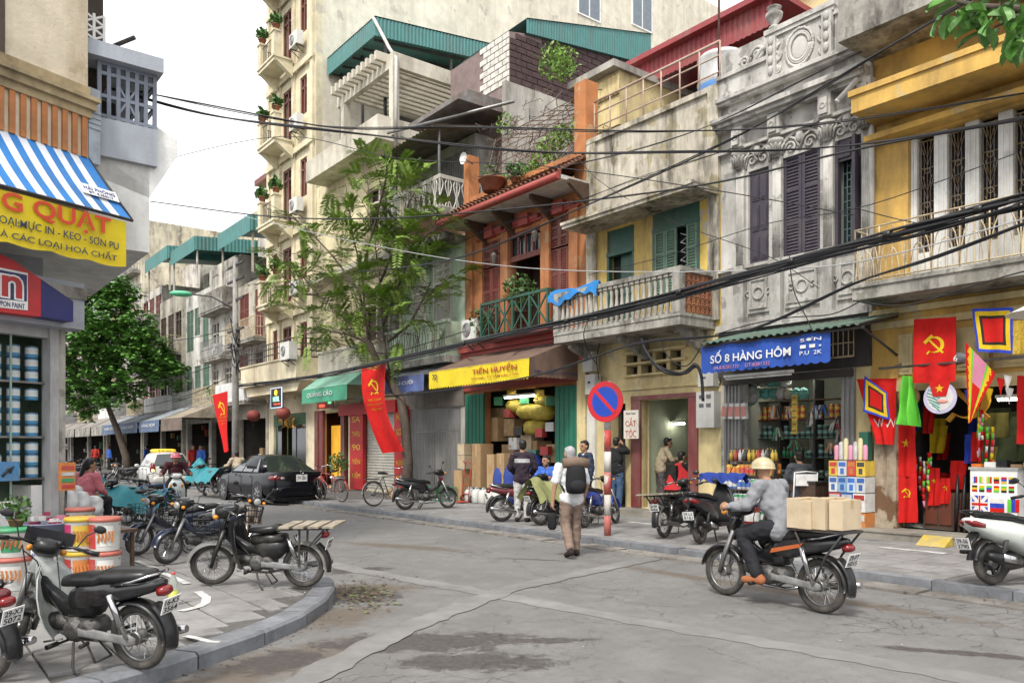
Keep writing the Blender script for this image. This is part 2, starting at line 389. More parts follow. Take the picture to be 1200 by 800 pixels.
while i+5<len(rs):
 m=MB();j=i+5;dz=rnd.uniform(-.006,.006);prof=[]
 for k in range(i,j+1):
  f=.06 if k==i else(-.06 if k==j else 0)
  q=rs[k].lerp(rs[k+1 if f>0 else k-1],abs(f))if f else rs[k];w=kin[k].lerp(kin[k+1 if f>0 else k-1],abs(f))if f else kin[k]
  z=PAVE+dz;e=(q-w).normalized()
  prof.append([m.vert(x)for x in(q+Vector((0,0,-.05)),q+Vector((0,0,z-.025)),q-e*.025+Vector((0,0,z)),w+Vector((0,0,z)),w+Vector((0,0,-.05)))])
 for A,B in zip(prof,prof[1:]):
  for c in range(4):m.face((A[c],B[c],B[c+1],A[c+1]))
 m.face(prof[0]);m.face(prof[-1][::-1]);m.build('kerb_stone',KERB,pl);i=j
mf=MB()
for A,B in zip(KP[:6],KP[1:7]):mf.beam(A+Vector((0,0,PAVE/2-.03)),B+Vector((0,0,PAVE/2-.03)),.25,PAVE+.05)
mf.build('far_kerb',KERB,pl)
tile_m=[]
for k in range(5):
 m=MB();w,d=.242,.242;b=.008;z=.03
 P=[(-w,-d),(w,-d),(w,d),(-w,d)];q=[(x*(1-b/w),y*(1-b/w))for x,y in P]
 lo=[m.vert((x+rnd.uniform(-.004,.004),y+rnd.uniform(-.004,.004),-.02))for x,y in P];mi=[m.vert((x,y,z-.006))for x,y in P];hi=[m.vert((x,y,z+rnd.uniform(-.003,.003)))for x,y in q]
 m.face(hi)
 for A,B in((lo,mi),(mi,hi)):
  for c in range(4):m.face((A[c],A[(c+1)%4],B[(c+1)%4],B[c]))
 tile_m.append(m.mesh('paving_slab',[PAVT]))
kpoly=[p.copy()for p in kin]+[Vector((-9,-1,0)),Vector((-30,8,0)),Vector((-30,40,0))]
def slab(parent,loc,sx=1.,sy=1.):
 o=bpy.data.objects.new('paving_slab',rnd.choice(tile_m));COL.objects.link(o);o.parent=parent
 o.location=loc;o.rotation_euler=(rnd.uniform(-.006,.006),rnd.uniform(-.006,.006),ROW+rnd.uniform(-.006,.006));o.scale=(sx,sy,1)
cnt=0;cells=[]
for i in range(-70,0):
 for j in range(-14,9):
  u,d=i*.5+.25,j*.5+.1+(0 if i%2 else .0)
  c=Ud*u+Wd*d
  if c.y<3.2:continue
  cs=[c+Ud*a*.25+Wd*b*.25 for a in(-1,1)for b in(-1,1)]
  px=600+933*c.x/c.y
  if px<-80 or c.y>21 or px>420:continue
  ins=sum(inside(q,kpoly)for q in cs)
  if ins==4:cells.append((c.y,c))
  elif ins>=1:
   best=None
   for su in(1,.75,.5,.25):
    for sd in(1,.75,.5,.25):
     for au in(-1,1):
      for ad in(-1,1):
       cc=c+Ud*au*.25*(1-su)+Wd*ad*.25*(1-sd)
       if all(inside(cc+Ud*a*.25*su+Wd*b*.25*sd,kpoly)for a in(-1,1)for b in(-1,1)):
        if best is None or su*sd>best[0]:best=(su*sd,cc,su,sd)
   if best:cells.append((c.y,best[1],best[2],best[3]))
for c in sorted(cells,key=lambda t:t[0])[:300]:slab(pl,c[1]+Vector((0,0,PAVE-.033)),*(c[2:]or(1,1)))
cells=[]
for i in range(0,60):
 for j in range(8):
  u,v=-2.0-i*.5,-4.12+j*.5+.25
  p=RW(u,v)
  if 600+933*p.x/p.y>1290:continue
  cells.append((p.y,p))
for c in sorted(cells,key=lambda t:t[0])[:290]:slab(pr,c[1]+Vector((0,0,PAVE-.033)))
def rowbox(m,u0,u1,v0,v1,z0,z1):
 T=m.T;m.T=Matrix.Rotation(ROW,4,'Z')@Matrix.Translation((0,D0,0));m.box((u0,v0,z0),(u1,v1,z1));m.T=T
u=-.5
while u>-34:
 L_=.95+rnd.uniform(-.1,.1);m=MB();dz=rnd.uniform(-.008,.008)
 rowbox(m,u-L_+.012,u,-4.34,-4.14,-.05,PAVE+dz-.012);m.build('kerb_stone',KERB,pr)
 m=MB();w=rnd.uniform(-.03,.03)
 rowbox(m,u-L_+.03+w,u-.012+w,-4.76+rnd.uniform(-.02,.02),-4.39,-.05,.028+rnd.uniform(-.012,.012));m.build('gutter_stone',GUT,pr);u-=L_
m=MB();rowbox(m,-180,u,-4.34,-4.14,-.05,PAVE-.01);rowbox(m,-180,u,-4.7,-4.39,-.05,.03);m.build('far_kerb',KERB,pr)
LINE=mat('worn_line_paint',(.62,.62,.6),.7,.1,8,.8,(.22,.21,.2),8,1,.1)
def paintline(pts,w,z=PAVE+.0052):
 m=MB();P=[GP(*p,PAVE)for p in pts];prev=None
 for i,p in enumerate(P):
  d=(P[min(i+1,len(P)-1)]-P[max(i-1,0)]).normalized();s=Vector((-d.y,d.x,0))*w/2
  a,b=m.vert(p+s+Vector((0,0,z-PAVE))),m.vert(p-s+Vector((0,0,z-PAVE)))
  if prev:m.face((prev[0],prev[1],b,a))
  prev=(a,b)
 m.build('parking_line',LINE,pl)
paintline([(160,657),(175,663),(183,666)],.08)
paintline([(190,671),(205,677),(220,684)],.08)
paintline([(232,693),(242,700),(241,706),(232,711),(220,714),(212,716)],.09)
paintline([(217,745),(232,748),(247,752),(258,752)],.06)
m=MB();a=RU(1005,-1.5);rowbox(m,RU(1031,-1.75),RU(1108,-1.75),-1.80,-1.70,PAVE,PAVE+.0045);m.build('parking_line',LINE,pr)
m=MB();rowbox(m,RU(735,-1.75),RU(775,-1.75),-1.80,-1.70,PAVE,PAVE+.0045);m.build('parking_line',LINE,pr)
# helpers for fronts of houses
FLOOR=.28
SOOT=(.05,.043,.036)
PLAST=wallmat('grey_plaster',(.44,.42,.38),.7)
CREAM=wallmat('cream_plaster',(.56,.47,.27),.62,st=3)
ROLLER=mat('ribbed_shutter_metal',(.27,.27,.265),.5,.1,3,.5,(.13,.11,.09),2,4,metal=.4)
TIN=mat('rusty_tin',(.2,.19,.18),.7,.25,4,.7,(.11,.06,.04),2.5,2,metal=.3)
TEAL=mat('teal_sheet_metal',(.065,.2,.19),.5,.1,3,.35,(.1,.12,.11),2,4)
TILE=mat('clay_tile',(.2,.085,.05),.85,.3,14,.55,(.05,.045,.035),3,1,.2)
def shutter(h,u0,u1,z0,z1,v,m,leaves=2,rows=0,name='shutter',gap=.006):
 w=(u1-u0)/leaves;fr=h.mb();lv=h.mb()
 for i in range(leaves):
  a,b=u0+i*w+gap,u0+(i+1)*w-gap;st=min(.07,w*.16)
  fr.box((a,v-.02,z0),(a+st,v+.02,z1));fr.box((b-st,v-.02,z0),(b,v+.02,z1))
  nr=3;zs=[z0+(z1-z0)*k/nr for k in range(nr+1)]
  for k,z in enumerate(zs):fr.box((a+st,v-.018,max(z0,z-st/2)),(b-st,v+.018,min(z1,z+st/2)))
  fr.box((a+st,v+.012,z0),(b-st,v+.016,z1))
  n=int((z1-z0)/.062)
  for k in range(n):
   z=z0+(z1-z0)*(k+.5)/n;lv.poly(((a+st,v-.016,z-.026),(b-st,v-.016,z-.026),(b-st,v+.01,z+.024),(a+st,v+.01,z+.024)))
 p=h.part(fr,name,m);h.part(lv,'louvre',m,p,kind='stuff');return p
def panel_door(h,u0,u1,z0,z1,v,m,name='door',arch=False):
 d=h.mb();d.box((u0,v,z0),(u1,v+.04,z1));w=u1-u0
 for a,b in((.06,.3),(.36,.62),(.68,.94)):
  za,zb=z0+(z1-z0)*a,z0+(z1-z0)*b
  for s in(0,1):
   ua=u0+w*(.12+.42*s);d.box((ua,v-.018,za),(ua+w*.34,v,zb));d.box((ua+w*.05,v-.03,za+.04),(ua+w*.29,v-.016,zb-.04))
 return h.part(d,name,m)
def body(h,u0,u1,z1,m,depth=10.,v=.26,z0=0.):
 b=h.mb();b.box((u0+.004,v,z0),(u0+.2,depth,z1));b.box((u1-.2,v,z0),(u1-.004,depth,z1));b.box((u0+.004,depth,z0),(u1-.004,depth+.2,z1))
 h.part(b,'party_wall',m);r=h.mb();r.box((u0+.2,v,z1-.22),(u1-.2,depth,z1-.02));h.part(r,'roof',CONC)
def room(h,u0,u1,z0,z1,v1,m,fm=None,v0=.26):
 b=h.mb();b.box((u0,v0,z0-.2),(u1,v1,z0));h.part(b,'floor',fm or CONC)
 b=h.mb();b.box((u0,v1,z0),(u1,v1+.1,z1));b.box((u0,v0,z1),(u1,v1,z1+.1));b.box((u0-.05,v0,z0),(u0,v1,z1));b.box((u1,v0,z0),(u1+.05,v1,z1));return h.part(b,'inner_wall',m)
def slab_part(h,name,m,u0,u1,v0,v1,z0,z1,drip=True):
 b=h.mb();b.box((u0,v0,z0),(u1,v1,z1))
 if drip:b.box((u0-.02,v0-.03,z1-.07),(u1+.02,v1-.004,z1+.003))
 return h.part(b,name,m)
def corrugated(m,o,a,b,n,pitch=.14,amp=.025):
 o,a,b=Vector(o),Vector(a),Vector(b);k=max(2,int(a.length/pitch));up=a.cross(b).normalized()
 prof=[]
 for i in range(k):
  for f,h_ in((0,0),(.3,0),(.45,1),(.75,1),(.9,0)):prof.append(((i+f)/k,h_*amp))
 prof.append((1,0));top=[m.vert(o+a*t+up*h_)for t,h_ in prof];bot=[m.vert(o+a*t+b+up*h_)for t,h_ in prof]
 for i in range(len(prof)-1):m.face((top[i],top[i+1],bot[i+1],bot[i]))
def arcrail(m,u0,u1,v,z0,z1,r=.011,n=None,axis=0):
 L_=u1-u0;n=n or max(1,int(abs(L_)/.42));w=L_/n
 def P(a,z):return(a,v,z)if axis==0 else(v,a,z)
 for z in(z0+.05,z1):m.tube([P(u0,z),P(u1,z)],r*1.4,5)
 for i in range(n+1):m.tube([P(u0+i*w,z0),P(u0+i*w,z1)],r*1.2,5)
 for i in range(n):
  c=u0+(i+.5)*w;H=z1-z0
  for k in(.48,.28):m.tube([P(c+k*w*cos(t),z0+.06+H*(.75 if k>.3 else .5)*sin(t))for t in[pi*j/8 for j in range(9)]],r,4,False)
  m.tube([P(c,z0),P(c,z1)],r,4,False)
def barrail(m,u0,u1,v,z0,z1,pitch=.12,r=.01,axis=0,rails=(0,1)):
 def P(a,z):return(a,v,z)if axis==0 else(v,a,z)
 for f in rails:m.tube([P(u0,z0+(z1-z0)*f),P(u1,z0+(z1-z0)*f)],r*1.7,5)
 n=max(1,int(abs(u1-u0)/pitch))
 for i in range(n+1):a=u0+(u1-u0)*i/n;m.tube([P(a,z0),P(a,z1)],r,4,False)
def ac_unit(u,v,z,label,w=.8,d=.3,h=.58,rz=0.):
 t=rowthing('air_conditioner',label,'air conditioner',u,v,z,rz)
 b=MB();b.box((-w/2,-d/2,0),(w/2,d/2,h));b.build('casing',mat('ac_casing',(.62,.61,.58),.5,.06,4,.4,(.25,.22,.18),3,2),t)
 g=MB();g.lathe([(.21,0),(.21,.012),(.2,.02)],18,Matrix.Translation((-.12,-d/2-.002,h/2))@FRONT);g.build('fan_grille',mat('fan_dark',(.05,.05,.055),.5),t)
 r=MB()
 for k in range(5):r.torus((-.12,-d/2-.026,h/2),.04*(k+1),.005,'y',16,4)
 r.build('fan_guard',WHITE,t);s=MB()
 for x in(-w*.35,w*.35):s.beam((x,d/2+.1,-.02),(x,-d/2,-.02),.03);s.beam((x,d/2+.1,-.3),(x,-d/2,-.03),.025)
 s.build('bracket',IRON,t);return t
LEAFG=mat('pot_leaf',(.06,.13,.03),.6,.5,20,rn=.2)
def leafball(m,c,r,n,size=.09,seed=1,sq=1.):
 q=random.Random(seed);c=Vector(c)
 for i in range(n):
  d=Vector((q.gauss(0,1),q.gauss(0,1),q.gauss(0,1))).normalized()*r*(q.random()**.4);d.z*=sq;p=c+d
  x=Vector((q.gauss(0,1),q.gauss(0,1),q.gauss(0,1))).normalized();y=x.cross(Vector((q.gauss(0,1),q.gauss(0,1),q.gauss(0,1)))).normalized();s=size*q.uniform(.6,1.3)
  m.poly((p-x*s*.5,p+y*s*.28,p+x*s*.7,p-y*s*.28))
POT=mat('terracotta',(.3,.11,.06),.8,.2,6,.4)
def potplant(u,v,z,label,r=.16,h=.26,crown=.3,n=160,cz=.25,potm=None,leaf=.1,seed=1,trunk=True,sq=1.,group=None):
 t=rowthing('potted_plant',label,'plant',u,v,z,group=group)
 p=MB();p.lathe([(r*.7,0),(r,h*.85),(r*1.12,h*.86),(r*1.12,h),(r*.9,h),(r*.85,h*.9)],12);p.build('pot',potm or POT,t)
 if trunk:s=MB();s.tube([(0,0,h*.8),(.02,0,h+cz*.5),(0,.02,h+cz)],.018,5);s.build('stem',WOODD,t)
 f=MB();leafball(f,(0,0,h+cz),crown,n,leaf,seed,sq);f.build('foliage',LEAFG,t);return t
def sign_board(name,label,u,v,z,w,h,mboard,lines,rz=0.,th=.03,cat='sign',frame=None):
 t=rowthing(name,label,cat,u,v,z,rz);b=MB();b.box((-w/2,0,-h/2),(w/2,th,h/2));b.build('board',mboard,t)
 if frame:
  f=MB()
  for a,c in(((-w/2-.015,-.01,-h/2-.015),(w/2+.015,.02,-h/2+.01)),((-w/2-.015,-.01,h/2-.01),(w/2+.015,.02,h/2+.015)),((-w/2-.015,-.008,-h/2+.01),(-w/2+.01,.02,h/2-.01)),((w/2-.01,-.008,-h/2+.01),(w/2+.015,.02,h/2-.01))):f.box(a,c)
  f.build('frame',frame,t)
 for s,m,x,zz,tw,thh in lines:P2(s,m,t,x,-.002,zz,tw,thh)
 return t
def fluoro(u,v,z,w,label,on=True,rz=0.):
 t=rowthing('fluorescent_lamp',label,'lamp',u,v,z,rz);b=MB();b.box((-w/2,-.04,.03),(w/2,.04,.08));b.build('batten',WHITE,t)
 g=MB();g.tube([(-w/2+.03,0,0),(w/2-.03,0,0)],.018,8);g.build('tube',mat('lit_tube',(1,.98,.86),.5,0,emis=14.)if on else WHITE,t);return t
 # 1: yellow house over the flag shop
Y1=wallmat('ochre_wall',(.66,.41,.105),.75,(.2,.14,.07),.08,(.55,.42,.2))
YC=wallmat('pale_yellow_wall',(.67,.55,.29),.65,(.22,.17,.1),.1,(.5,.45,.33))
STAIN=wallmat('stained_concrete',(.46,.44,.39),1.0,(.045,.04,.035),.35,(.28,.27,.23),3,1.6)
h=House('yellow_house','ochre yellow house with barred French windows above the flag shop','house',RU(1022));u0,u1=RU(1022),-1.2
w=h.mb();og=(RU(1052),u1-.4,FLOOR,2.72);ow=(RU(1064),u1-.4,4.55,7.05)
w.wall(u0,u1,0,8.62,0,.26,[og,ow]);h.part(w,'wall',Y1)
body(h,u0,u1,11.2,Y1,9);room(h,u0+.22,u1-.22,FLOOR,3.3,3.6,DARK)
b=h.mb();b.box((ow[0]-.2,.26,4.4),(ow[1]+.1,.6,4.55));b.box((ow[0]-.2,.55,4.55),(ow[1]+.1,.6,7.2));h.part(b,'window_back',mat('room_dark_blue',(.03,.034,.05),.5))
b=h.mb()
for a,c in((1054,1070),(1122,1160),(1165,1215)):
 for e,zz in((.0,0),(.06,.012)):b.box((RU(a)+e,-.03-zz,2.95+e),(RU(c)-e,.01,3.65-e))
b.box((u0,-.06,2.66),(u1,.02,2.86));b.box((u0,-.05,3.78),(u1,.0,3.9));b.box((u0,-.12,4.02),(u1,.0,4.12));h.part(b,'moulding',YC)
col=h.mb();col.box((RU(1027,-.12),-.2,PAVE),(RU(1050,-.2),.06,2.66));h.part(col,'column',mat('peeling_post',(.42,.36,.27),.85,.25,6,.9,(.09,.04,.02),2.5,7,.4,20,chip=.5,chipcol=(.16,.09,.05)))
pier=h.mb();pier.box((RU(1003),-.05,PAVE),(u0-.004,.3,3.3));h.part(pier,'pier',YC)
WH=wallmat('white_pilaster',(.60,.60,.58),.35,(.3,.28,.25),.1,(.45,.44,.42))
GR=mat('grille_iron',(.17,.12,.06),.55,.3,12,.3,(.3,.3,.32),6)
pu=[RU(x,.1)for x in(1062,1072,1089,1106,1126,1143,1164,1181,1200)]
W_=pu[3]-pu[1];a=pu[1]-.08;i=0
gm=MB()
gw=.27
def grille_mesh(g,gw,H):
 for x in(0,gw):g.beam((x,0,0),(x,0,H),.02)
 for z in(0,H):g.beam((0,0,z),(gw,0,z),.02)
 n=4
 for k in range(n):
  z=H*k/n;q=H/n;c=gw/2
  g.tube([(.02,0,z+q*.95),(c,0,z+q*.25),(gw-.02,0,z+q*.95)],.009,4);g.tube([(.06,0,z+q*.98),(c,0,z+q*.5),(gw-.06,0,z+q*.98)],.009,4)
  g.tube([(0,0,z+q*.2),(gw,0,z+q*.2)],.008,4);g.torus((c,0,z+q*.12),.045,.008,'y',10,4)
  for x in(.3,.5,.7):g.tube([(gw*x,0,z),(gw*x,0,z+q)],.006,4)
grille_mesh(gm,gw,2.35);first=None;x=RU(1064,.1)+.0
edges=[]
x=ow[0]+.002
while x<ow[1]-.3:
 edges.append(x);p=h.mb();pwid=.1 if not i else .21
 p.box((x,.1,4.55),(x+pwid,.3,7.05));
 for q in(.3,.7):p.box((x+pwid*q-.015,.085,4.7),(x+pwid*q+.015,.1,6.9))
 h.part(p,'pilaster',WH)
 if first is None:first=gm.build('window_grille',GR,h.o);first.location=h.at(x+pwid+.01,.18,4.62)
 else:inst(first,h.o,h.at(x+pwid+.01,.18,4.62))
 b=h.mb();b.box((x+pwid,.16,4.551),(x+pwid+gw+.03,.22,5.05));h.part(b,'dado',WH)
 x+=pwid+gw+.02;i+=1
slab_part(h,'balcony_slab',STAIN,u0+.12,u1,-.9,-.002,4.2,4.47)
CRI=mat('cream_iron',(.5,.42,.28),.6,.2,8,.6,(.16,.08,.04),5)
r=h.mb();arcrail(r,u0+.15,u1,-.86,4.47,5.4);arcrail(r,-.86,-.02,u0+.15,4.47,5.4,axis=1,n=2);h.part(r,'balcony_railing',CRI)
b=h.mb();b.box((u0+.1,-.9,7.42),(u1,-.004,7.78));b.box((u0+.06,-.94,7.7),(u1,-.0,7.8));b.box((u0+.0,-.3,7.1),(u1,-.003,7.2));h.part(b,'eave',Y1)
b=h.mb();b.box((u0-.02,-1.12,8.62),(u1,9,8.8));b.box((u0-.02,-1.12,8.8),(u1,-1.0,9.62));b.box((u0-.02,-1.0,8.8),(u0+.1,1.5,9.62));b.box((u0-.06,-1.16,9.62),(u1,-.96,9.7));h.part(b,'roof_parapet',STAIN)
r=h.mb();barrail(r,u0,u1,-1.06,9.7,10.6,.16);h.part(r,'roof_railing',mat('pale_red_iron',(.4,.25,.2),.6))
b=h.mb();b.box((u0+1.2,1.6,8.8),(u1,8,11.1));h.part(b,'roof_room',YC)
pp=h.mb();zz=2.9
pp.tube([(RU(1024)-.02,-.07,8.55),(RU(1024)-.02,-.07,7.9),(RU(1024),-.07,7.4),(RU(1024),-.07,4.5)],.05,8);h.part(pp,'drainpipe',mat('pvc_pipe',(.5,.49,.46),.5,.1,5,.6,(.2,.17,.14),3,3))
b=h.mb();b.box((RU(1018),-.75,0),(u1,.26,FLOOR));b.box((RU(1018),-.77,FLOOR-.03),(u1,-.72,FLOOR+.004));h.part(b,'door_step',mat('step_concrete',(.27,.25,.21),.9,.2,3,.6,bump=.3))
rp=h.mb();ra,rb=RU(1078,-.9),RU(1112,-.9)
rp.prism([(0,0),(.30,0),(.30,FLOOR-PAVE)],0,rb-ra,Matrix.Translation((ra,-1.06,PAVE))@Matrix.Rotation(pi/2,4,'Z')@Matrix.Diagonal((1,-1,1,1)))
h.part(rp,'wheel_ramp',mat('yellow_ramp_paint',(.5,.36,.05),.8,.2,5,.7,(.3,.27,.22),3,1))
b=h.mb();b.box((u0+.22,.26,3.3),(u1-.22,8.8,3.4));b.box((u0+.22,.62,4.3),(u1-.22,8.8,4.4));h.part(b,'floor_slab',CONC)
# 2: grey stucco house
G2=wallmat('grey_stucco',(.52,.505,.47),.66,(.085,.075,.065),.3,(.30,.29,.27),3.5,1.4)
h=House('stucco_house','grey ornate stucco house with dark purple shutters and a carved pediment','house',RU(845));u0,u1=RU(845)+.003,RU(1022)-.003
H2=h;oc=(RU(868),RU(990),FLOOR,3.15)
wn_=[(RU(877),RU(901),5.42,7.35),(RU(917),RU(961),5.42,7.4),(RU(979),RU(1009),5.42,7.4)]
w=h.mb();w.wall(u0,u1,0,10.0,0,.26,[oc]+wn_);h.part(w,'wall',G2)
body(h,u0,u1,9.4,G2);room(h,u0+.22,u1-.22,FLOOR,3.4,3.0,mat('shop_wall_pale',(.42,.43,.36),.8,.1,3))
PUR=mat('dark_purple_paint',(.045,.038,.052),.5,.12,6,.25,(.1,.085,.08),3,2)
panel_door(h,*wn_[0],.06,PUR,'shutter');shutter(h,*wn_[1],.05,PUR)
b=h.mb();b.box((wn_[2][0]-.1,.3,5.3),(wn_[2][1]+.1,.4,7.5));h.part(b,'window_back',GLASSD)
g=h.mb();a,c=wn_[2][0]+.07,wn_[2][1]-.12
for k in range(5):g.beam((a+(c-a)*k/4,.16,5.42),(a+(c-a)*k/4,.16,7.0),.014)
for k in range(12):g.beam((a+(c-a)*((k%2)/4),.16,5.5+k*.13),(c-(c-a)*((k+1)%2)/4,.16,5.5+k*.13),.014)
h.part(g,'window_grille',mat('green_iron',(.09,.15,.14),.6))
b=h.mb();b.box((wn_[2][0],-.02,5.42),(wn_[2][0]+.06,.1,7.38));b.box((wn_[2][1]-.1,-.14,5.42),(wn_[2][1]-.04,.1,7.38));b.box((wn_[2][0],.02,7.0),(wn_[2][1],.06,7.38))
for k in(.15,.55):b.box((wn_[2][0]+.3*k,-.01,7.06),(wn_[2][0]+.3*k+.13,.02,7.32))
h.part(b,'shutter',PUR)
cap_w=.15
for px in(866,909,969,1015):
 c=RU(px,-.1);p=h.mb()
 p.box((c-.12,-.14,4.1),(c+.12,-.003,5.3));p.box((c-.14,-.16,5.26),(c+.14,-.003,5.42))
 for k in range(5):p.tube([(c-.07+.035*k,-.075,5.42),(c-.07+.035*k,-.07,7.42)],.021,6)
 p.box((c-.1,-.07,5.42),(c+.1,-.003,7.45));h.part(p,'pilaster',G2)
 q=h.mb();q.lathe([(.085,0),(.10,.08),(.085,.12),(.13,.27),(.16,.30),(.16,.36)],10,Matrix.Translation((c,-.085,7.42)))
 for k in range(7):
  t=pi+pi*k/6;q.tube([(c+.1*cos(t),-.085+.1*sin(t),7.46),(c+.14*cos(t),-.085+.14*sin(t),7.62),(c+.19*cos(t),-.085+.19*sin(t),7.66)],[.03,.03,.015],5)
 h.part(q,'capital',G2)
 q=h.mb();q.box((c-.13,-.2,7.86),(c+.13,-.003,8.3));q.box((c-.08,-.25,7.9),(c+.08,-.19,8.2));q.torus((c,-.25,8.05),.05,.016,'y',12,5);h.part(q,'bracket',G2)
def scroll(m,c,r,turns=1.4,s=1,rad=.022,a0=0.):
 m.tube([(c[0]+s*r*(1-.8*t)*cos(a0+2*pi*turns*t),c[1],c[2]+r*(1-.8*t)*sin(a0+2*pi*turns*t))for t in[k/22 for k in range(23)]],rad,5)
st=h.mb()
for a,c,_,zt in wn_:
 m_=(a+c)/2;n=12;R=(c-a)/2+.05
 st.tube([(m_+R*cos(t),-.03,7.42+.42*sin(t))for t in[pi*k/n for k in range(n+1)]],.035,6)
 for s in(-1,1):
  scroll(st,(m_+s*R*.45,-.03,7.55),.13,1.3,s);scroll(st,(m_+s*R*.95,-.03,7.72),.09,1.2,-s);st.tube([(m_,-.03,7.5),(m_+s*.1,-.04,7.7),(m_+s*.3,-.03,7.8)],.028,5)
 st.ball((m_,-.05,7.72),(.09,.05,.12),8,6)
h.part(st,'arch_ornament',G2)
co=h.mb()
for z0,z1,pr in((7.84,7.9,.12),(8.28,8.34,.2),(8.34,8.42,.3),(8.42,8.52,.38),(8.86,8.92,.16),(8.92,9.0,.22),(5.36,5.42,.12),(4.1,4.24,.16)):co.box((u0,-pr,z0),(u1,-.002,z1))
h.part(co,'cornice',G2)
fz=h.mb()
cu=[RU(x,-.1)for x in(866,909,969,1015)]
for a,c in zip(cu,cu[1:]):
 fz.box((a+.17,-.05,4.42),(c-.17,-.002,5.2));
 for e,s in((.22,.07),):fz.box((a+e,-.08,4.5),(c-e,-.048,4.55));fz.box((a+e,-.08,5.07),(c-e,-.048,5.12));fz.box((a+e,-.08,4.55),(a+e+.05,-.048,5.07));fz.box((c-e-.05,-.08,4.55),(c-e,-.048,5.07))
 m_=(a+c)/2;fz.torus((m_,-.06,4.81),.12,.025,'y',14,5)
 for s in(-1,1):scroll(fz,(m_+s*.24,-.06,4.81),.08,1.1,s)
h.part(fz,'panel_relief',G2)
par=h.mb();ua,ub=RU(902,-.1),RU(978,-.1);par.box((ua,-.14,9.0),(ub,.1,9.88));par.box((ua-.06,-.22,9.86),(ub+.06,.12,9.96));par.box((ua-.03,-.19,9.78),(ub+.03,.1,9.86))
for a in(ua,ub-.2):par.box((a,-.22,9.0),(a+.2,-.1,9.8))
par.box((u0,-.1,9.0),(ua-.004,.1,9.42));par.box((ub+.004,-.1,9.0),(u1,.1,9.7));par.box((u0-.02,-.16,9.42),(ua-.004,.12,9.5));par.box((ub+.004,-.16,9.7),(u1,.12,9.78));h.part(par,'parapet',G2)
md=h.mb();m_=(ua+ub)/2;zc=9.38
for R,q in((.36,.03),(.3,.02),(.26,.03)):
 md.tube([(m_+R*.8*cos(2*pi*k/28),-.155,zc+R*.98*sin(2*pi*k/28))for k in range(29)],q,5)
md.ball((m_,-.14,zc),(.18,.03,.23),14,8)
for k in range(16):t=2*pi*k/16;md.ball((m_+.29*cos(t),-.16,zc+.36*sin(t)),.03,6,4)
for s in(-1,1):
 for z,r_ in((9.14,.11),(9.4,.13),(9.66,.10)):scroll(md,(m_+s*.52,-.15,z),r_,1.5,s,.028,z);md.ball((m_+s*.5,-.155,z+.2),(.06,.03,.08),6,5)
 for z in(9.12,9.32,9.52,9.7):md.ball((m_+s*(ub-ua-.2)/2,-.23,z),(.06,.04,.1),7,5)
h.part(md,'medallion',G2)
sw=h.mb()
for s,base in((-1,ua),(1,ub)):
 pts=[(base+s*(.05+.9*t),-.06,9.72-.35*t**.6+.1*sin(t*9))for t in[k/14 for k in range(15)]];sw.tube(pts,.06,6);scroll(sw,(base+s*.3,-.06,9.66),.16,1.6,s,.04);scroll(sw,(base+s*.62,-.06,9.6),.12,1.5,s,.035)
h.part(sw,'scroll_relief',G2)
fn=h.mb()
for c in(ua+.1,):fn.lathe([(.13,0),(.1,.06),(.06,.1),(.16,.24),(.17,.32),(.1,.36),(.13,.42),(.15,.44),(.04,.5)],12,Matrix.Translation((c,-.1,9.96)))
h.part(fn,'finial',G2)
pp=h.mb();c=RU(1000,-.2);pp.tube([(RU(1006,-.2),0,8.3),(RU(1004,-.3),-.3,8.25),(RU(985,-.35),-.42,7.95)],.055,8);pp.tube([(RU(985,-.35),-.42,7.95),(RU(983,-.36),-.43,7.92)],.062,8);h.part(pp,'drain_spout',MATS['pvc_pipe'])
for x0,x1 in((849,869),(986,1003)):
 f=h.mb();a,c=RU(x0,-.06),RU(x1,-.06);corrugated(f,(a,-.07,3.15),(c-a,0,0),(0,0,-2.87),5,.075,-.03);f.box((a,-.06,FLOOR),(c,.0,3.15));h.part(f,'folding_shutter',ROLLER)
b=h.mb();b.box((u0,-.7,0),(RU(1018),.26,FLOOR-.02));h.part(b,'door_step',MATS['step_concrete'])
b=h.mb();b.box((u0,-.1,3.15),(u1,.0,4.1));b.box((RU(850,-.1),-.2,2.98),(RU(1004),-.1,3.12));h.part(b,'lintel',mat('dark_board',(.045,.04,.038),.8,.3,3,.4))
g=h.mb();barrail(g,RU(975),RU(1005),-.14,3.35,3.85,.1,.012);g.beam((RU(975),-.14,3.6),(RU(1005),-.14,3.6),.02);h.part(g,'vent_grille',CRI)
tin=rowthing('tin_canopy','green corrugated canopy rusting above the blue shop banner','canopy',u0,0,0);T=Matrix.Translation((-u0,0,0))
m=MB(T);a,c=RU(822,-1.4)+.0,RU(1010,-1.4);corrugated(m,(a,-.02,4.06),(c-a,0,0),(0,-1.42,-.34),20,.15,.03);m.build('sheet',mat('green_tin',(.1,.2,.165),.6,.2,4,.9,(.1,.07,.05),2,1),tin)
m=MB(T)
for x in(a+.1,(a+c)/2,c-.1):m.beam((x,-.01,3.98),(x,-1.36,3.68),.04);m.beam((x,-.02,3.3),(x,-1.2,3.68),.03)
m.beam((a,-1.33,3.66),(c,-1.33,3.66),.04);m.build('frame',IRON,tin)
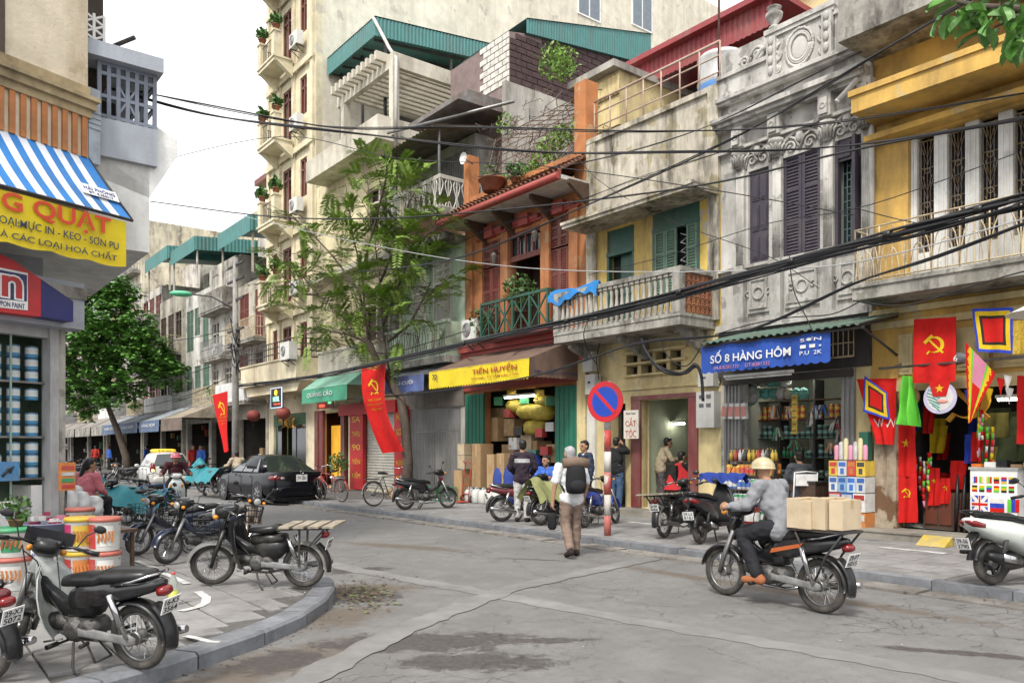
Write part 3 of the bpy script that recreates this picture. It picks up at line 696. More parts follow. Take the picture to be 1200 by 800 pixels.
# 3: yellow house with green shutters, barber below
Y3=wallmat('golden_wall',(.67,.48,.125),.75,(.2,.155,.1),.2,(.5,.45,.36),4)
MOULD=wallmat('mouldy_plaster',(.68,.62,.51),1.1,(.04,.036,.03),.3,(.5,.44,.28),5.,1.5)
h=House('barber_house','weathered yellow house with green shutters over the barber shop','house',RU(690));u0,u1=RU(690)+.003,RU(845)-.003
H3=h;ob=(RU(752),RU(808),FLOOR,2.80);od=(RU(716),RU(733),FLOOR,2.75)
vents=[(RU(734+i*17),RU(747+i*17),z,z+.2)for i in range(4)for z in(3.42,3.68)]
w=h.mb();w.wall(u0,u1,0,4.25,0,.26,[ob,od]+vents);h.part(w,'wall',YC)
dg,wg=(RU(711),RU(743),4.45,7.0),(RU(765),RU(820),5.1,7.2)
w=h.mb();w.wall(u0,u1,4.25,7.35,0,.26,[dg,wg]);h.part(w,'wall',Y3)
w=h.mb();w.box((u0,-.03,7.36),(u1,.24,9.3));w.box((u0-.0,-.1,9.3),(u1,.3,9.42));h.part(w,'parapet',MOULD)
w=h.mb();w.box((u1-.28,-.1,4.4),(u1-.005,-.03,9.3));w.box((u0+.005,-.1,4.4),(u0+.3,-.03,9.28));h.part(w,'pilaster',MOULD)
body(h,u0,u1,7.6,MOULD);room(h,RU(748),u1-.22,FLOOR,3.0,2.6,mat('barber_wall',(.42,.46,.33),.7,.1,3));
b=h.mb();b.box((RU(712),.5,FLOOR),(RU(742),.6,2.9));b.box((RU(742),.26,FLOOR),(RU(744),.6,2.9));b.box((RU(730),.3,3.4),(RU(803),.36,3.95));h.part(b,'inner_wall',DARK)
MAR=mat('maroon_paint',(.16,.035,.035),.5,.15,5,.5,(.2,.15,.12),3,4)
b=h.mb();b.box((ob[0]-.3,-.05,FLOOR),(ob[0],.2,2.8));h.part(b,'door_post',MAR)
b=h.mb();b.box((ob[1],-.05,FLOOR),(ob[1]+.25,.2,2.8));h.part(b,'door_post',MAR)
b=h.mb();b.box((ob[0]-.3,-.06,2.805),(ob[1]+.25,.2,2.9));h.part(b,'door_head',MAR)
b=h.mb()
for z in(3.36,3.64,3.9):b.box((RU(729,-.1),-.1,z),(RU(803,-.1),-.003,z+.05))
b.box((u0,-.05,3.05),(u1,-.003,3.12));h.part(b,'ledge',YC)
b=h.mb();b.box((u0+.02,-.09,PAVE),(RU(697,-.09),-.002,2.75));h.part(b,'door',mat('white_door',(.6,.58,.52),.6,.08,4,.4,(.25,.22,.18),3,3))
b=h.mb();b.box((u0+.3,-.65,0),(u1,.26,FLOOR-.01));h.part(b,'door_step',MATS['step_concrete'])
GRN=mat('green_door_paint',(.025,.085,.06),.5,.15,5,.35,(.1,.1,.08),3,2)
GRL=mat('faded_green_paint',(.11,.185,.135),.6,.12,5,.4,(.07,.08,.06),3,2)
d=h.mb();a,c,z0,z1=dg
d.box((a,.05,6.45),(c,.1,z1));d.box((a,-.02,6.36),(c,.12,6.46));d.box((a,.0,z0),(a+.07,.12,6.36));d.box((c-.07,.0,z0),(c,.12,6.36));h.part(d,'door_frame',GRN)
b=h.mb();b.box((a-.1,.3,4.3),(c+.1,.36,7.2));b.box((wg[0]-.1,.3,5),(wg[1]+.1,.36,7.3));h.part(b,'room_back',mat('dim_room',(.03,.045,.04),.7))
d=h.mb();d.box((a+.35,.14,z0),(c-.07,.18,6.36))
for z in(4.7,5.4):d.box((a+.42,.12,z),(c-.14,.14,z+.55))
h.part(d,'door',GRN)
a,c,z0,z1=wg;q=(c-a)/4
d=h.mb();d.box((a,.0,6.72),(c,.06,z1));d.box((a,-.03,6.62),(c,.1,6.72));d.box((a,-.02,z0),(a+.06,.1,6.62));d.box((c-.06,-.02,z0),(c,.1,6.62));h.part(d,'window_frame',GRN)
shutter(h,a+.06,a+2*q+.04,z0,6.62,.0,GRL);shutter(h,c-q-.02,c-.06,z0,6.62,.0,GRL,1)
g=h.mb()
for k in range(7):g.tube([(a+2*q+.06,.1,z0+.2*k),(c-q-.04,.1,z0+.2*k+.1),(a+2*q+.06,.1,z0+.2*k+.2)],.012,4)
h.part(g,'window_grille',WHITE)
b=h.mb();b.box((u0-.02,-.9,7.05),(u1+.0,-.035,7.17));b.box((u0-.04,-.94,7.13),(u1,-.06,7.2));h.part(b,'eave',MOULD)
bu0,bu1,bv=u0-.02,RU(797,-1.15),-1.15
b=h.mb();b.box((bu0,bv,4.22),(bu1,-.003,4.42));b.box((bu0,bv-.02,4.4),(bu1+.02,-.1,4.47));h.part(b,'balcony_slab',STAIN)
b=h.mb()
for x in(bu0+.3,(bu0+bu1)/2,bu1-.3):b.prism([(0,0),(.9,.38),(.9,.5),(0,.5)],-.07,.07,Matrix.Translation((x,-.01,3.72))@Matrix.Rotation(-pi/2,4,'Z'))
h.part(b,'balcony_bracket',STAIN)
b=h.mb();b.box((bu0,bv-.02,5.32),(bu1+.03,bv+.14,5.42));b.box((bu1-.12,bv+.14,5.32),(bu1+.03,-.1,5.42));h.part(b,'balcony_rail',STAIN)
for x in(bu0+.09,bu1-.08):
 b=h.mb();b.box((x-.09,bv-.03,4.47),(x+.09,bv+.15,5.32));h.part(b,'balcony_post',STAIN)
base=MB();base.box((-.055,-.055,0),(.055,.055,.06));base.lathe([(.035,.06),(.055,.2),(.06,.3),(.04,.45),(.03,.6),(.045,.7),(.035,.78)],8,caps=False);base.box((-.055,-.055,.78),(.055,.055,.85));bal=None
n=22
for i in range(n):
 p=h.at(bu0+.27+(bu1-bu0-.5)*i/(n-1),bv+.06,4.47)
 if bal is None:bal=base.build('baluster',STAIN,h.o);bal.location=p
 else:inst(bal,h.o,p)
blk=h.mb()
for i in range(6):
 for k in range(5):
  v,z=bv+.2+i*.15,4.49+k*.165
  for e,f in(((-.07,-.075),(.07,-.055)),((-.07,.055),(.07,.075)),((-.07,-.055),(-.05,.055)),((.05,-.055),(.07,.055))):blk.box((bu1-.06,v+e[0],z+.08+e[1]),(bu1,v+f[0],z+.08+f[1]))
  blk.beam((bu1-.03,v-.05,z+.03),(bu1-.03,v+.05,z+.13),.03)
h.part(blk,'clay_block_screen',mat('clay_block',(.3,.12,.06),.85,.25,8,.5),kind='stuff')
r=h.mb()
ta,tb=u0+.1,u1-.1
for z in(9.75,10.1,10.4):r.tube([(ta,.1,z),(tb,.1,z)],.018 if z<10.3 else .03,6)
for i in range(8):x=ta+(tb-ta)*i/7;r.tube([(x,.1,9.4),(x,.1,10.4)],.02,6)
h.part(r,'roof_railing',mat('orange_grey_pipe',(.4,.3,.24),.5,.2,4,.4,(.3,.12,.06),3))
REDT=mat('red_sheet_metal',(.27,.045,.05),.5,.12,3,.3,(.25,.13,.11),2,3)
sh=rowthing('roof_shed','red corrugated roof shed behind the terrace railing','shed',u0,0,.6);T=Matrix.Translation((-u0,0,0))
m=MB(T);sv=2.6;a,c=RU(737,sv),RU(905,sv)
corrugated(m,(a,sv,11.75),(c-a,0,0),(0,0,-.62),30,.16,-.03);m.build('fascia',REDT,sh)
m=MB(T);m.box((a-.15,sv-.25,11.76),(c+.2,sv+.1,11.9));m.box((a,sv+.1,11.76),(c+.2,sv+5,11.9));m.prism([(a+1.2,12.3),(c+.8,12.9),(c+.8,13.02),(a+1.2,12.42)],sv+1.2,sv+5);m.build('roof',REDT,sh);m=MB(T);m.prism([(a+1.3,11.91),(c+.8,11.91),(c+.8,12.9),(a+1.3,12.3)],sv+1.6,sv+4.9);m.build('clerestory',YC,sh)
m=MB(T);m.box((a+.2,sv+2.2,7.0),(c,sv+4.6,11.76));m.build('wall',MATS['dark_board'],sh)  # shade of the void under the roof put into this wall's dark colour
m=MB(T)
for x in(a+.05,c-.05):m.beam((x,sv+.05,7.6),(x,sv+.05,10.6),.06)
m.build('post',IRON,sh)
tk=rowthing('water_tank','steel water tank with a blue band on the terrace','water tank',RU(846,1.1),1.1,9.5)
m=MB();m.lathe([(.52,0),(.54,.05),(.54,.45),(.56,.5),(.54,.55),(.54,1.0),(.56,1.04),(.5,1.12),(.2,1.22),(.12,1.25)],24);m.build('barrel',mat('tank_steel',(.55,.55,.54),.4,.1,4,.3,(.3,.28,.25),3,4,metal=.5),tk)
m=MB();m.lathe([(.548,.08),(.548,.42)],24,caps=False);m.build('band',mat('tank_blue',(.1,.25,.55),.5),tk)
m=MB()
for t in range(4):m.beam((.42*cos(t*pi/2),.42*sin(t*pi/2),-1.9),(.42*cos(t*pi/2),.42*sin(t*pi/2),0),.06)
m.build('stand',IRON,tk)
pl_=rowthing('antenna_mast','thin iron mast standing beside the water tank','mast',RU(842,.3),.3,9.4);m=MB();m.tube([(0,0,0),(.02,0,3.2),(-.03,0,5)],.025,6);m.build('pole',mat('rust_pipe',(.12,.06,.05),.7),pl_)
# 4: orange house with tiled eave and roof garden
OR=wallmat('orange_wall',(.47,.19,.075),.75,(.2,.1,.06),.12,(.5,.3,.16),3)
REDP=mat('red_moulding',(.33,.06,.05),.6,.12,5,.3,(.15,.07,.05),3)
h=House('orange_house','orange house with a tiled eave, red shutters and a roof garden','house',RU(545));u0,u1=RU(545)+.003,RU(690)-.003
H4=h;og=(RU(567),RU(651),FLOOR,3.35)
ww=[(RU(565),RU(586),4.95,7.75),(RU(597),RU(633),4.95,7.75),(RU(644),RU(666),4.95,7.8)]
w=h.mb();w.wall(u0,u1,0,8.4,0,.26,[og]+ww);h.part(w,'wall',OR);body(h,u0,u1,8.8,OR)
room(h,u0+.22,u1-.22,FLOOR,3.6,3.2,mat('cluttered_wall',(.09,.075,.05),.9,.4,2))
MRS=mat('maroon_shutter',(.15,.04,.03),.55,.15,6,.3,(.2,.12,.09),3,2)
for k in(0,2):
 a,c,z0,z1=ww[k];shutter(h,a+.03,c-.03,4.95,6.95,.03,MRS);shutter(h,a+.03,c-.03,7.0,z1,.03,MRS)
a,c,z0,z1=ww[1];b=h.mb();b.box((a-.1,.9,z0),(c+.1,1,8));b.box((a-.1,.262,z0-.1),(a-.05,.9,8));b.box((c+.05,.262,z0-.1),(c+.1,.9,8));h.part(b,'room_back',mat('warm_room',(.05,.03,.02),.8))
f=h.mb();f.box((a,.02,6.95),(c,.1,7.1));f.box((a,.02,7.62),(c,.1,7.75))
for k in range(5):f.box((a+(c-a-.05)*k/4,.03,7.1),(a+(c-a-.05)*k/4+.05,.09,7.62))
h.part(f,'window_frame',MRS)
gl=h.mb();gl.box((a,.12,7.1),(c,.13,7.62));h.part(gl,'pane',GLASSD)
cu_=h.mb();cu_.sheet(lambda s,t:(c-.45+.4*s,.5+.04*sin(s*22),5+2.0*t),14,2);h.part(cu_,'curtain',mat('cream_curtain',(.45,.36,.2),.8))
mo=h.mb()
for x in(574,615,655):
 q=RU(x,-.1);mo.box((q-.55,-.12,7.92),(q+.55,-.003,8.05));mo.box((q-.2,-.18,7.82),(q+.2,-.003,8.14));mo.box((q-.75,-.09,7.86),(q+.75,-.003,7.92))
h.part(mo,'moulding',REDP)
pz=h.mb()
for x in(550,591,639,672):q=RU(x,-.06);pz.box((q-.16,-.08,4.6),(q+.16,-.003,7.85))
h.part(pz,'pilaster',OR)
b=h.mb();b.box((u0,-.25,4.55),(u1,-.003,4.75));b.box((u0,-.14,4.3),(u1,-.003,4.55));b.box((u0,-.06,3.4),(u1,-.002,4.3));h.part(b,'string_course',REDP)
e=h.mb();e.box((u0,-.95,8.3),(u1,-.002,8.4));h.part(e,'soffit',mat('soffit_white',(.5,.48,.44),.8,.1,3,.4))
e=h.mb();e.tube([(u0,-1.02,8.36),(u1,-1.02,8.36)],.09,8);e.box((u0,-.98,8.28),(u1,-.93,8.48));h.part(e,'gutter',REDP)
kb=h.mb()
for x in(560,592,637,682):
 q=RU(x,-.3);kb.prism([(0,0),(.75,.5),(.75,.6),(0,.6)],-.05,.05,Matrix.Translation((q,-.01,7.7))@Matrix.Rotation(-pi/2,4,'Z'))
h.part(kb,'eave_bracket',WOODD)
tl=h.mb();nr,nc=9,30
for i in range(nc):
 x=u0+(u1-u0)*(i+.5)/nc;r_=(u1-u0)/nc*.36
 for k in range(nr):
  f0,f1=k/nr,(k+1.15)/nr;A=Vector((x,-1.02+1.0*f0,8.46+.62*f0+.03));B=Vector((x,-1.02+1.0*f1,8.46+.62*f1));n_=5
  ra=[tl.vert(A+Vector((r_*cos(pi*j/n_),0,r_*sin(pi*j/n_))))for j in range(n_+1)];rb=[tl.vert(B+Vector((r_*.8*cos(pi*j/n_),0,r_*.8*sin(pi*j/n_))))for j in range(n_+1)]
  for j in range(n_):tl.face((ra[j],ra[j+1],rb[j+1],rb[j]))
tl.poly(((u0,-1.02,8.45),(u1,-1.02,8.45),(u1,0,9.07),(u0,0,9.07)));h.part(tl,'roof_tiles',TILE,kind='stuff')
b=h.mb();b.box((u0,.0,8.8),(u1,.2,9.3));b.box((u1-.45,-.08,8.4),(u1-.03,.35,11.0));b.box((u0,-.05,8.4),(u0+.25,.35,10.6));b.box((u0+.3,4,8.8),(u1,4.2,11.2));h.part(b,'terrace_wall',OR)
b=h.mb();b.box((u1-1.4,1.2,10.2),(u1-.1,4,11.7));corrugated(b,(u1-1.75,1.15,11.5),(1.7,0,0),(0,0,-.5),8,.15,-.02);h.part(b,'roof_room',YC)
b=h.mb();b.box((u1-1.8,.9,11.62),(u1,4.2,11.8));h.part(b,'roof_cap',PLAST)
lt=h.mb()
for k in range(11):
 f=k/10;lt.tube([(u0+.5+(u1-u0-1.2)*f,.25,9.3),(u0+.5+(u1-u0-1.2)*f,.8,11.2),(u0+.5+(u1-u0-1.2)*f,3.2,11.9)],.016,4)
for k in range(9):
 f=k/8;lt.tube([(u0+.5,.25+.55*f,9.3+1.9*f),(u1-.7,.25+.55*f,9.3+1.9*f)],.014,4)
for k in range(14):
 f=k/13;lt.tube([(u0+.5+(u1-u0-1.6)*f,.35,9.4),(u0+.9+(u1-u0-1.6)*f,2.8,11.8)],.012,4)
h.part(lt,'trellis',mat('trellis_iron',(.16,.1,.07),.7))
br=mat('bare_vine',(.11,.075,.06),.85,.3,12)
vn=rowthing('climbing_vine','tangle of bare and leafy vine over the roof trellis','plant',u0,.5,9.2);m=MB();q=random.Random(5)
for i in range(90):
 p=Vector((q.uniform(.6,u1-u0-.8),q.uniform(-.3,1.2),0));p.z=1.0+q.random()*1.5;pts=[p]
 for k in range(4):p=p+Vector((q.uniform(-.3,.3),q.uniform(-.2,.2),q.uniform(-.25,.2)));pts.append(p)
 m.tube(pts,.012,3,False)
m.build('stem',br,vn)
m=MB()
for x,y,z,r_,n in((u1-u0-2.0,.1,3.2,.5,340),(u1-u0-1.5,0,2.9,.45,260),(u1-u0-2.0,-.2,.55,.45,260),(u1-u0-1.4,-.2,.85,.35,180),(u1-u0-2.7,-.3,.25,.35,150),(1.6,-.2,.2,.3,90),(1.2,.2,2.2,.35,100),(3,-.2,.15,.3,90),(u1-u0-.9,-.1,.9,.3,100)):leafball(m,(x,y,z),r_,n,.11,int(x*10))
m.build('foliage',mat('bright_leaf',(.13,.24,.03),.55,.5,25),vn)
potplant(RU(577,-.3),-.3,9.02,'wide terracotta bowl planter on the tiled eave',.38,.36,.32,60,.2,leaf=.12,seed=3)
potplant(RU(603,-.35),-.35,8.98,'pale tufted plant growing on the tiled eave',.12,.15,.3,130,.2,leaf=.13,seed=4)
sat=rowthing('satellite_dish','small white dish on the orange terrace pillar','dish',u0+.35,-.25,10.4);m=MB();m.lathe([(.02,0),(.1,.01),(.17,.05),(.18,.07)],14,FRONT,False);m.build('reflector',WHITE,sat);m=MB();m.tube([(0,0,0),(0,.3,-.1)],.015,5);m.build('arm',IRON,sat)
bl,br_=RU(563,-.75),RU(641,-.75)
b=h.mb();b.box((bl,-.75,4.68),(br_,-.255,4.76));h.part(b,'balcony_slab',REDP)
rl=h.mb();G4=mat('green_rail_paint',(.02,.075,.05),.5,.15,6,.3)
for v_ in(-.72,):
 for z in(4.8,5.72):rl.beam((bl,v_,z),(br_,v_,z),.07)
 n=4
 for k in range(n+1):x=bl+(br_-bl)*k/n;rl.beam((x,v_,4.76),(x,v_,5.72),.06)
 for k in range(n):
  a,c=bl+(br_-bl)*k/n,bl+(br_-bl)*(k+1)/n;rl.beam((a,v_,4.82),(c,v_,5.68),.035);rl.beam((a,v_,5.68),(c,v_,4.82),.035);rl.beam(((a+c)/2,v_,4.8),((a+c)/2,v_,5.7),.03)
for x in(bl,br_):
 for z in(4.8,5.72):rl.beam((x,-.70,z),(x,-.01,z),.06)
 rl.beam((x,-.68,4.82),(x,-.02,5.68),.035)
h.part(rl,'balcony_railing',G4)
potplant(RU(609,-.4),-.4,5.05,'round clipped shrub in the green balcony of the orange house',.22,.35,.48,420,.55,WOODD,.12,7)
potplant(RU(566,-.5),-.5,4.78,'bushy plant at the end of the green balcony beside the air conditioner',.15,.25,.42,220,.3,leaf=.12,seed=8)
ac_unit(RU(556,-.4),-.45,4.85,'white air conditioner at the foot of the orange wall',.75)
for px,z in((587,7.25),(635,7.5)):
 t=rowthing('wall_lantern','black carriage lantern on the orange wall '+('near the maroon shutter by the shrub' if px<600 else 'above the balcony shrub, to its right'),'lantern',RU(px),-.03,z);m=MB();m.tube([(0,0,0),(0,-.15,.08),(0,-.22,0)],.012,5);m.build('arm',IRON,t);m=MB();m.lathe([(.04,-.28),(.09,-.05),(.1,-.04),(.02,.05)],6,Matrix.Translation((0,-.22,0)));m.build('lamp_glass',mat('lantern_glass',(.25,.23,.2),.3),t)
for x0,x1 in((545,567),(650,679)):
 b=h.mb();a,c=RU(x0,-.05)+.02,RU(x1,-.05);b.box((a,-.05,FLOOR-.1),(c,-.003,3.3));n=max(2,int((c-a)/.16))
 for k in range(n):b.box((a+(c-a)*k/n+.01,-.065,FLOOR),(a+(c-a)*(k+1)/n-.015,-.049,3.25))
 h.part(b,'folding_door',mat('bottle_green_door',(.012,.14,.085),.5,.12,5,.2,(.05,.07,.05),3,3))
b=h.mb();b.box((RU(680),-.12,0),(u1,-.003,3.9));h.part(b,'pier',YC)
b=h.mb();b.box((u0,-.5,0),(u1,.26,FLOOR-.1));h.part(b,'door_step',MATS['step_concrete'])
# 5: pale green house
GN=wallmat('pale_green_wall',(.45,.56,.43),.6,(.1,.1,.07),.2,(.45,.46,.38),4)
h=House('green_house','pale green house with white louvred shutters and stained balconies','house',RU(470));u0,u1=RU(470)+.003,RU(545)-.003
H5=h;of=(RU(481),RU(540),PAVE,2.95)
sw_=[(RU(485),RU(500),5.2,7.5),(RU(509),RU(530),5.2,7.65)]
w=h.mb();w.wall(u0,u1,0,4.3,0,.26,[of]);h.part(w,'wall',PLAST)
w=h.mb();w.wall(u0,u1,4.3,8.2,0,.26,sw_);h.part(w,'wall',GN);body(h,u0,u1,8.4,PLAST)
SHW=mat('white_shutter_paint',(.52,.50,.45),.6,.08,5,.45,(.25,.22,.18),3,3)
for a,c,z0,z1 in sw_:
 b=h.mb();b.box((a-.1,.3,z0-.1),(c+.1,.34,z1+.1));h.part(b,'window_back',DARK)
 shutter(h,a+.05,c-.05,z0,z1-.75,.03,SHW);f=h.mb();f.box((a,-.03,z1-.73),(c,.08,z1-.66));f.box((a,-.04,z0),(a+.05,.1,z1));f.box((c-.05,-.04,z0),(c,.1,z1));f.box((a,-.04,z1-.06),(c,.1,z1));h.part(f,'window_frame',SHW);shutter(h,a+.05,c-.05,z1-.66,z1-.06,.03,SHW)
bu0,bu1=u0+.05,u1-.1
b=h.mb();b.box((bu0,-.62,4.3),(bu1,-.003,4.5));h.part(b,'balcony_slab',STAIN)
b=h.mb();b.box((bu0,-.62,4.5),(bu1,-.54,5.55));b.box((bu1-.08,-.54,4.5),(bu1,-.003,5.55));b.box((bu0-.03,-.66,5.5),(bu1+.03,-.5,5.6));h.part(b,'balcony_parapet',GN)
b=h.mb();q=random.Random(3)
for k in range(26):
 x=bu0+.1+(bu1-bu0-.2)*k/25;b.tube([(x+q.uniform(-.1,.1),-.63,4.55+.9*j/5+q.uniform(-.03,.03))if j%2 else(x,-.63,4.55+.9*j/5)for j in range(6)],.018,4)
h.part(b,'parapet_relief',STAIN)
b=h.mb();b.box((bu0,-.75,8.0),(u1,-.003,8.2));h.part(b,'eave',STAIN)
v3=-.6;cu3=RU(515,v3)
b=h.mb();b.box((u0,v3,8.95),(cu3,3.5,9.15));b.box((u0,v3,8.9),(u0+.2,3.5,9));h.part(b,'balcony_slab',STAIN)
b=h.mb();b.poly(((u0,v3,8.95),(cu3,v3,8.95),(cu3-.1,.1,8.2),(u0,.1,8.2)));b.poly(((cu3,v3,8.95),(cu3,3.5,8.95),(cu3-.1,3.4,8.2),(cu3-.1,.1,8.2)));h.part(b,'mosaic_apron',mat('pink_mosaic',(.4,.22,.17),.7,.4,45,.4))
r=h.mb()
def vase(m,a0,a1,fix,z0,z1,axis):
 def P(a,z):return(a,fix,z)if axis==0 else(fix,a,z)
 n=max(1,int(abs(a1-a0)/.3));w=(a1-a0)/n;H=z1-z0
 for z in(z0,z1,z1-.06):m.beam(P(a0,z),P(a1,z),.05)
 for i in range(n):
  c=a0+(i+.5)*w
  for s in(-1,1):m.tube([P(c+s*w*k,z0+H*f)for k,f in((.1,0),(.35,.2),(.45,.35),(.2,.6),(.12,.75),(.4,1))],.02,4,False)
  m.beam(P(a0+i*w,z0),P(a0+i*w,z1),.035)
vase(r,u0+.1,cu3,v3+.04,9.15,10.1,0);vase(r,v3+.04,3.2,cu3-.04,9.15,10.1,1);h.part(r,'balcony_railing',SHW)
b=h.mb();b.box((u0,.9,9.15),(cu3-.2,3.4,11.8));h.part(b,'upper_wall',PLAST)
b=h.mb();corrugated(b,(u0+1.2,.85,11.4),(2.2,0,0),(0,0,-2.1),20,.13,-.04);h.part(b,'plastic_curtain',mat('grey_tarp',(.17,.165,.16),.7,.3,4,.4))
b=h.mb();corrugated(b,(u0-.2,1.2,11.95),(cu3-u0+.5,0,0),(0,-2.2,-.5),12,.2,.03);b.box((u0+1.0,-.3,12.3),(cu3+.6,3.4,12.45));b.box((u0+1.6,.3,12.45),(cu3+.2,3,12.9));h.part(b,'lean_to_roof',TIN)
b=h.mb()
for x in(u0+.6,cu3-.1):b.beam((x,-.55,9.2),(x,-.55,11.5),.05)
b.tube([(u0+.5,-.8,12.2),(u1+1.7,.6,11.9)],.05,8);h.part(b,'prop',STEEL)
b=h.mb();corrugated(b,(of[0],.03,2.95),(of[1]-of[0],0,0),(0,0,-.72),20,.09,-.025);h.part(b,'shutter_head',ROLLER)
for k in(0,1):
 b=h.mb();a=of[0]+(of[1]-of[0])*k/2+.01;c=a+(of[1]-of[0])/2-.02;corrugated(b,(a,.02,2.2),(c-a,0,0),(0,0,-2.05),20,.09,-.03);b.box((a,.03,2.2),(c,.05,2.25));h.part(b,'folding_shutter',ROLLER)
b=h.mb();b.box((of[0]-.2,-.05,2.98),(u1,-.003,3.75));h.part(b,'lintel_board',mat('weathered_board',(.2,.18,.155),.8,.25,3,.6,SOOT,2,4))
b=h.mb();b.box((u0,-.3,3.78),(u1,-.003,4.28));h.part(b,'eave_board',mat('grey_sign_board',(.12,.12,.12),.8,.3,4,.5))
rb=rowthing('brick_roof_house','dark brick rooftop room with a long teal metal roof behind the roof garden','building',0,0);q=random.Random(6);bu=-20.12;v0,v1=RV(597,bu),RV(832,bu);zf0,zf1=15.0,17.2
m=MB();m.prism([(v0,8),(v1,8),(v1,zf1),(v0,zf0)],-23.5,bu,Matrix(((0,1,0,0),(1,0,0,0),(0,0,1,0),(0,0,0,1))));m.build('wall',mat('mortar_dark',(.2,.15,.14),.9,.2,4),rb);m=MB();z=13.4;r_=0
while z<zf1-.1:
 y=v0+.02-.22*(r_%2)
 while y<v1-.1:
  if z<zf0+(zf1-zf0)*(y-v0)/(v1-v0)-.2:m.box((bu-.002,max(y,v0),z),(bu+.03+q.random()*.015,min(y+.42,v1),z+.17))
  y+=.45
 z+=.205;r_+=1
m.build('bricks',mat('plum_brick',(.05,.026,.026),.7,.5,6,.2),rb,kind='stuff');m=MB();z=13.4;r_=0
while z<zf0-.1:
 x=-21.5-.2*(r_%2)
 while x<bu-.1:m.box((x,v0-.03,z),(min(x+.38,bu),v0-.002,z+.17));x+=.42
 z+=.205;r_+=1
m.build('bricks',mat('white_brick',(.55,.53,.48),.8,.3,6),rb,kind='stuff')
tu=bu+.12;va,vb=RV(617,tu),RV(763,tu);m=MB();n=50;up=[15.55,16.95];lo=[15.1,15.8]
for k in range(n):
 f,g=k/n,(k+.6)/n;e=(k+1)/n;P=lambda f,L_,o:(tu+o,va+(vb-va)*f,L_[0]+(L_[1]-L_[0])*f)
 m.poly((P(f,up,0),P(f,lo,0),P(g,lo,.03),P(g,up,.03)));m.poly((P(g,up,.03),P(g,lo,.03),P(e,lo,0),P(e,up,0)))
m.build('roof_fascia',TEAL,rb);m=MB();corrugated(m,(tu,vb,16.95),(-3.6,0,0),(0,0,-1.15),30,.2,.03);m.build('roof_fascia',TEAL,rb)
m=MB();m.poly(((tu+.05,va,15.57),(tu+.05,vb+.05,16.97),(-23.7,vb+.05,16.97),(-23.7,va,15.57)));m.poly(((tu,va,15.1),(tu,vb,15.8),(-23.7,vb,15.8),(-23.7,va,15.1)));m.build('roof_sheet',TEAL,rb)
m=MB();m.box((bu+.0,v0-.3,8),(bu+.18,v0+3.2,13.3));m.build('parapet',PLAST,rb)
# 6: cream house with pergola
C6=wallmat('offwhite_wall',(.58,.54,.45),.55,(.2,.17,.13),.1,(.45,.42,.36),4)
Y6=wallmat('butter_wall',(.64,.56,.37),.5,(.25,.2,.12),.1,(.5,.45,.3),4)
h=House('pergola_house','tall cream house with a roof pergola and teal metal roof','house',-31.0);u0,u1=-30.95,-24.05
H6=h;big=(RU(425),RU(468),5.4,7.5);mid=(RU(430),RU(466),9.3,11.2)
og6=[(RU(376),RU(408),PAVE,3.1),(RU(427),RU(462),PAVE,2.9)]
w=h.mb();w.wall(u0,u1,0,12.4,0,.26,og6+[big,mid]);h.part(w,'wall',Y6);body(h,u0,u1,12.4,C6,12)
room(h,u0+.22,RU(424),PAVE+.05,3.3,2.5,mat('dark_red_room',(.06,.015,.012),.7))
for hole,zz in((big,(5.4,6.9)),(mid,(9.3,10.6))):
 a,c,z0,z1=hole;b=h.mb();b.box((a-.1,.3,z0-.1),(c+.1,.36,z1+.1));h.part(b,'window_back',mat('brown_glass',(.07,.055,.045),.3,.3,3))
 f=h.mb()
 for k in range(4):x=a+(c-a)*k/3;f.box((x-.04,.1,z0),(x+.04,.2,z1))
 for z in(z0,zz[1],z1-.06):f.box((a,.08,z),(c,.22,z+.08))
 f.box((a-.15,-.1,z0-.12),(c+.15,.1,z0-.002));h.part(f,'window_frame',C6)
b=h.mb();b.box((u0+1.6,-.65,4.4),(u1,-.003,4.6));b.box((u0+1.6,-.65,4.6),(u1,-.55,5.35));b.box((u0+1.55,-.7,5.33),(u1+.03,-.5,5.42));h.part(b,'balcony_parapet',C6)
b=h.mb();b.box((u0,-.5,8.3),(u1,-.003,8.5));b.box((u0+1,-.9,12.2),(u1,-.003,12.45));b.box((u0+1,-.9,12.45),(u1,-.8,13.0));b.box((u1-.1,-.8,12.45),(u1,6,13.0));h.part(b,'floor_band',C6)
pgu,pgw=-28.3,u1+.1
b=h.mb();b.box((pgu,-.35,14.75),(pgw,-.15,15.25));b.box((pgw-.2,-.15,14.75),(pgw,8,15.25));h.part(b,'pergola_beam',C6)
pergr=None
for k in range(11):
 x=pgu+.35+(pgw-pgu-.9)*k/10;m=MB();m.box((-.07,-.55,0),(.07,7.5,.3));m.prism([(-.07,0),(.07,0),(.07,.3),(-.07,.3)],-.75,-.55)
 if pergr is None:pergr=m.build('pergola_rafter',C6,h.o);pergr.location=h.at(x,0,15.05)
 else:inst(pergr,h.o,h.at(x,0,15.05))
for x,y in((pgw-.12,-.25),(pgu+.5,-.25),(pgw-.12,5)):
 b=h.mb();b.box((x-.13,y-.13,12.4),(x+.13,y+.13,14.75));h.part(b,'pergola_post',C6)
b=h.mb();b.box((u0,3.4,12.4),(-27.2,11,17.0));h.part(b,'upper_wall',Y6)
b=h.mb();b.box((u0+.5,3.36,12.5),(u0+3.4,3.4,16.4));h.part(b,'upper_shade_panel',DARK)  # dark sheet on the wall, painting the shade beneath the teal roof
rf=h.mb();tu0,tu1,tv0,tv1=-30.98,-26.8,.5,8.
corrugated(rf,(tu0,tv0,17.9),(tu1-tu0,0,0),(0,0,-.68),30,.16,-.03);h.part(rf,'roof_fascia',TEAL)
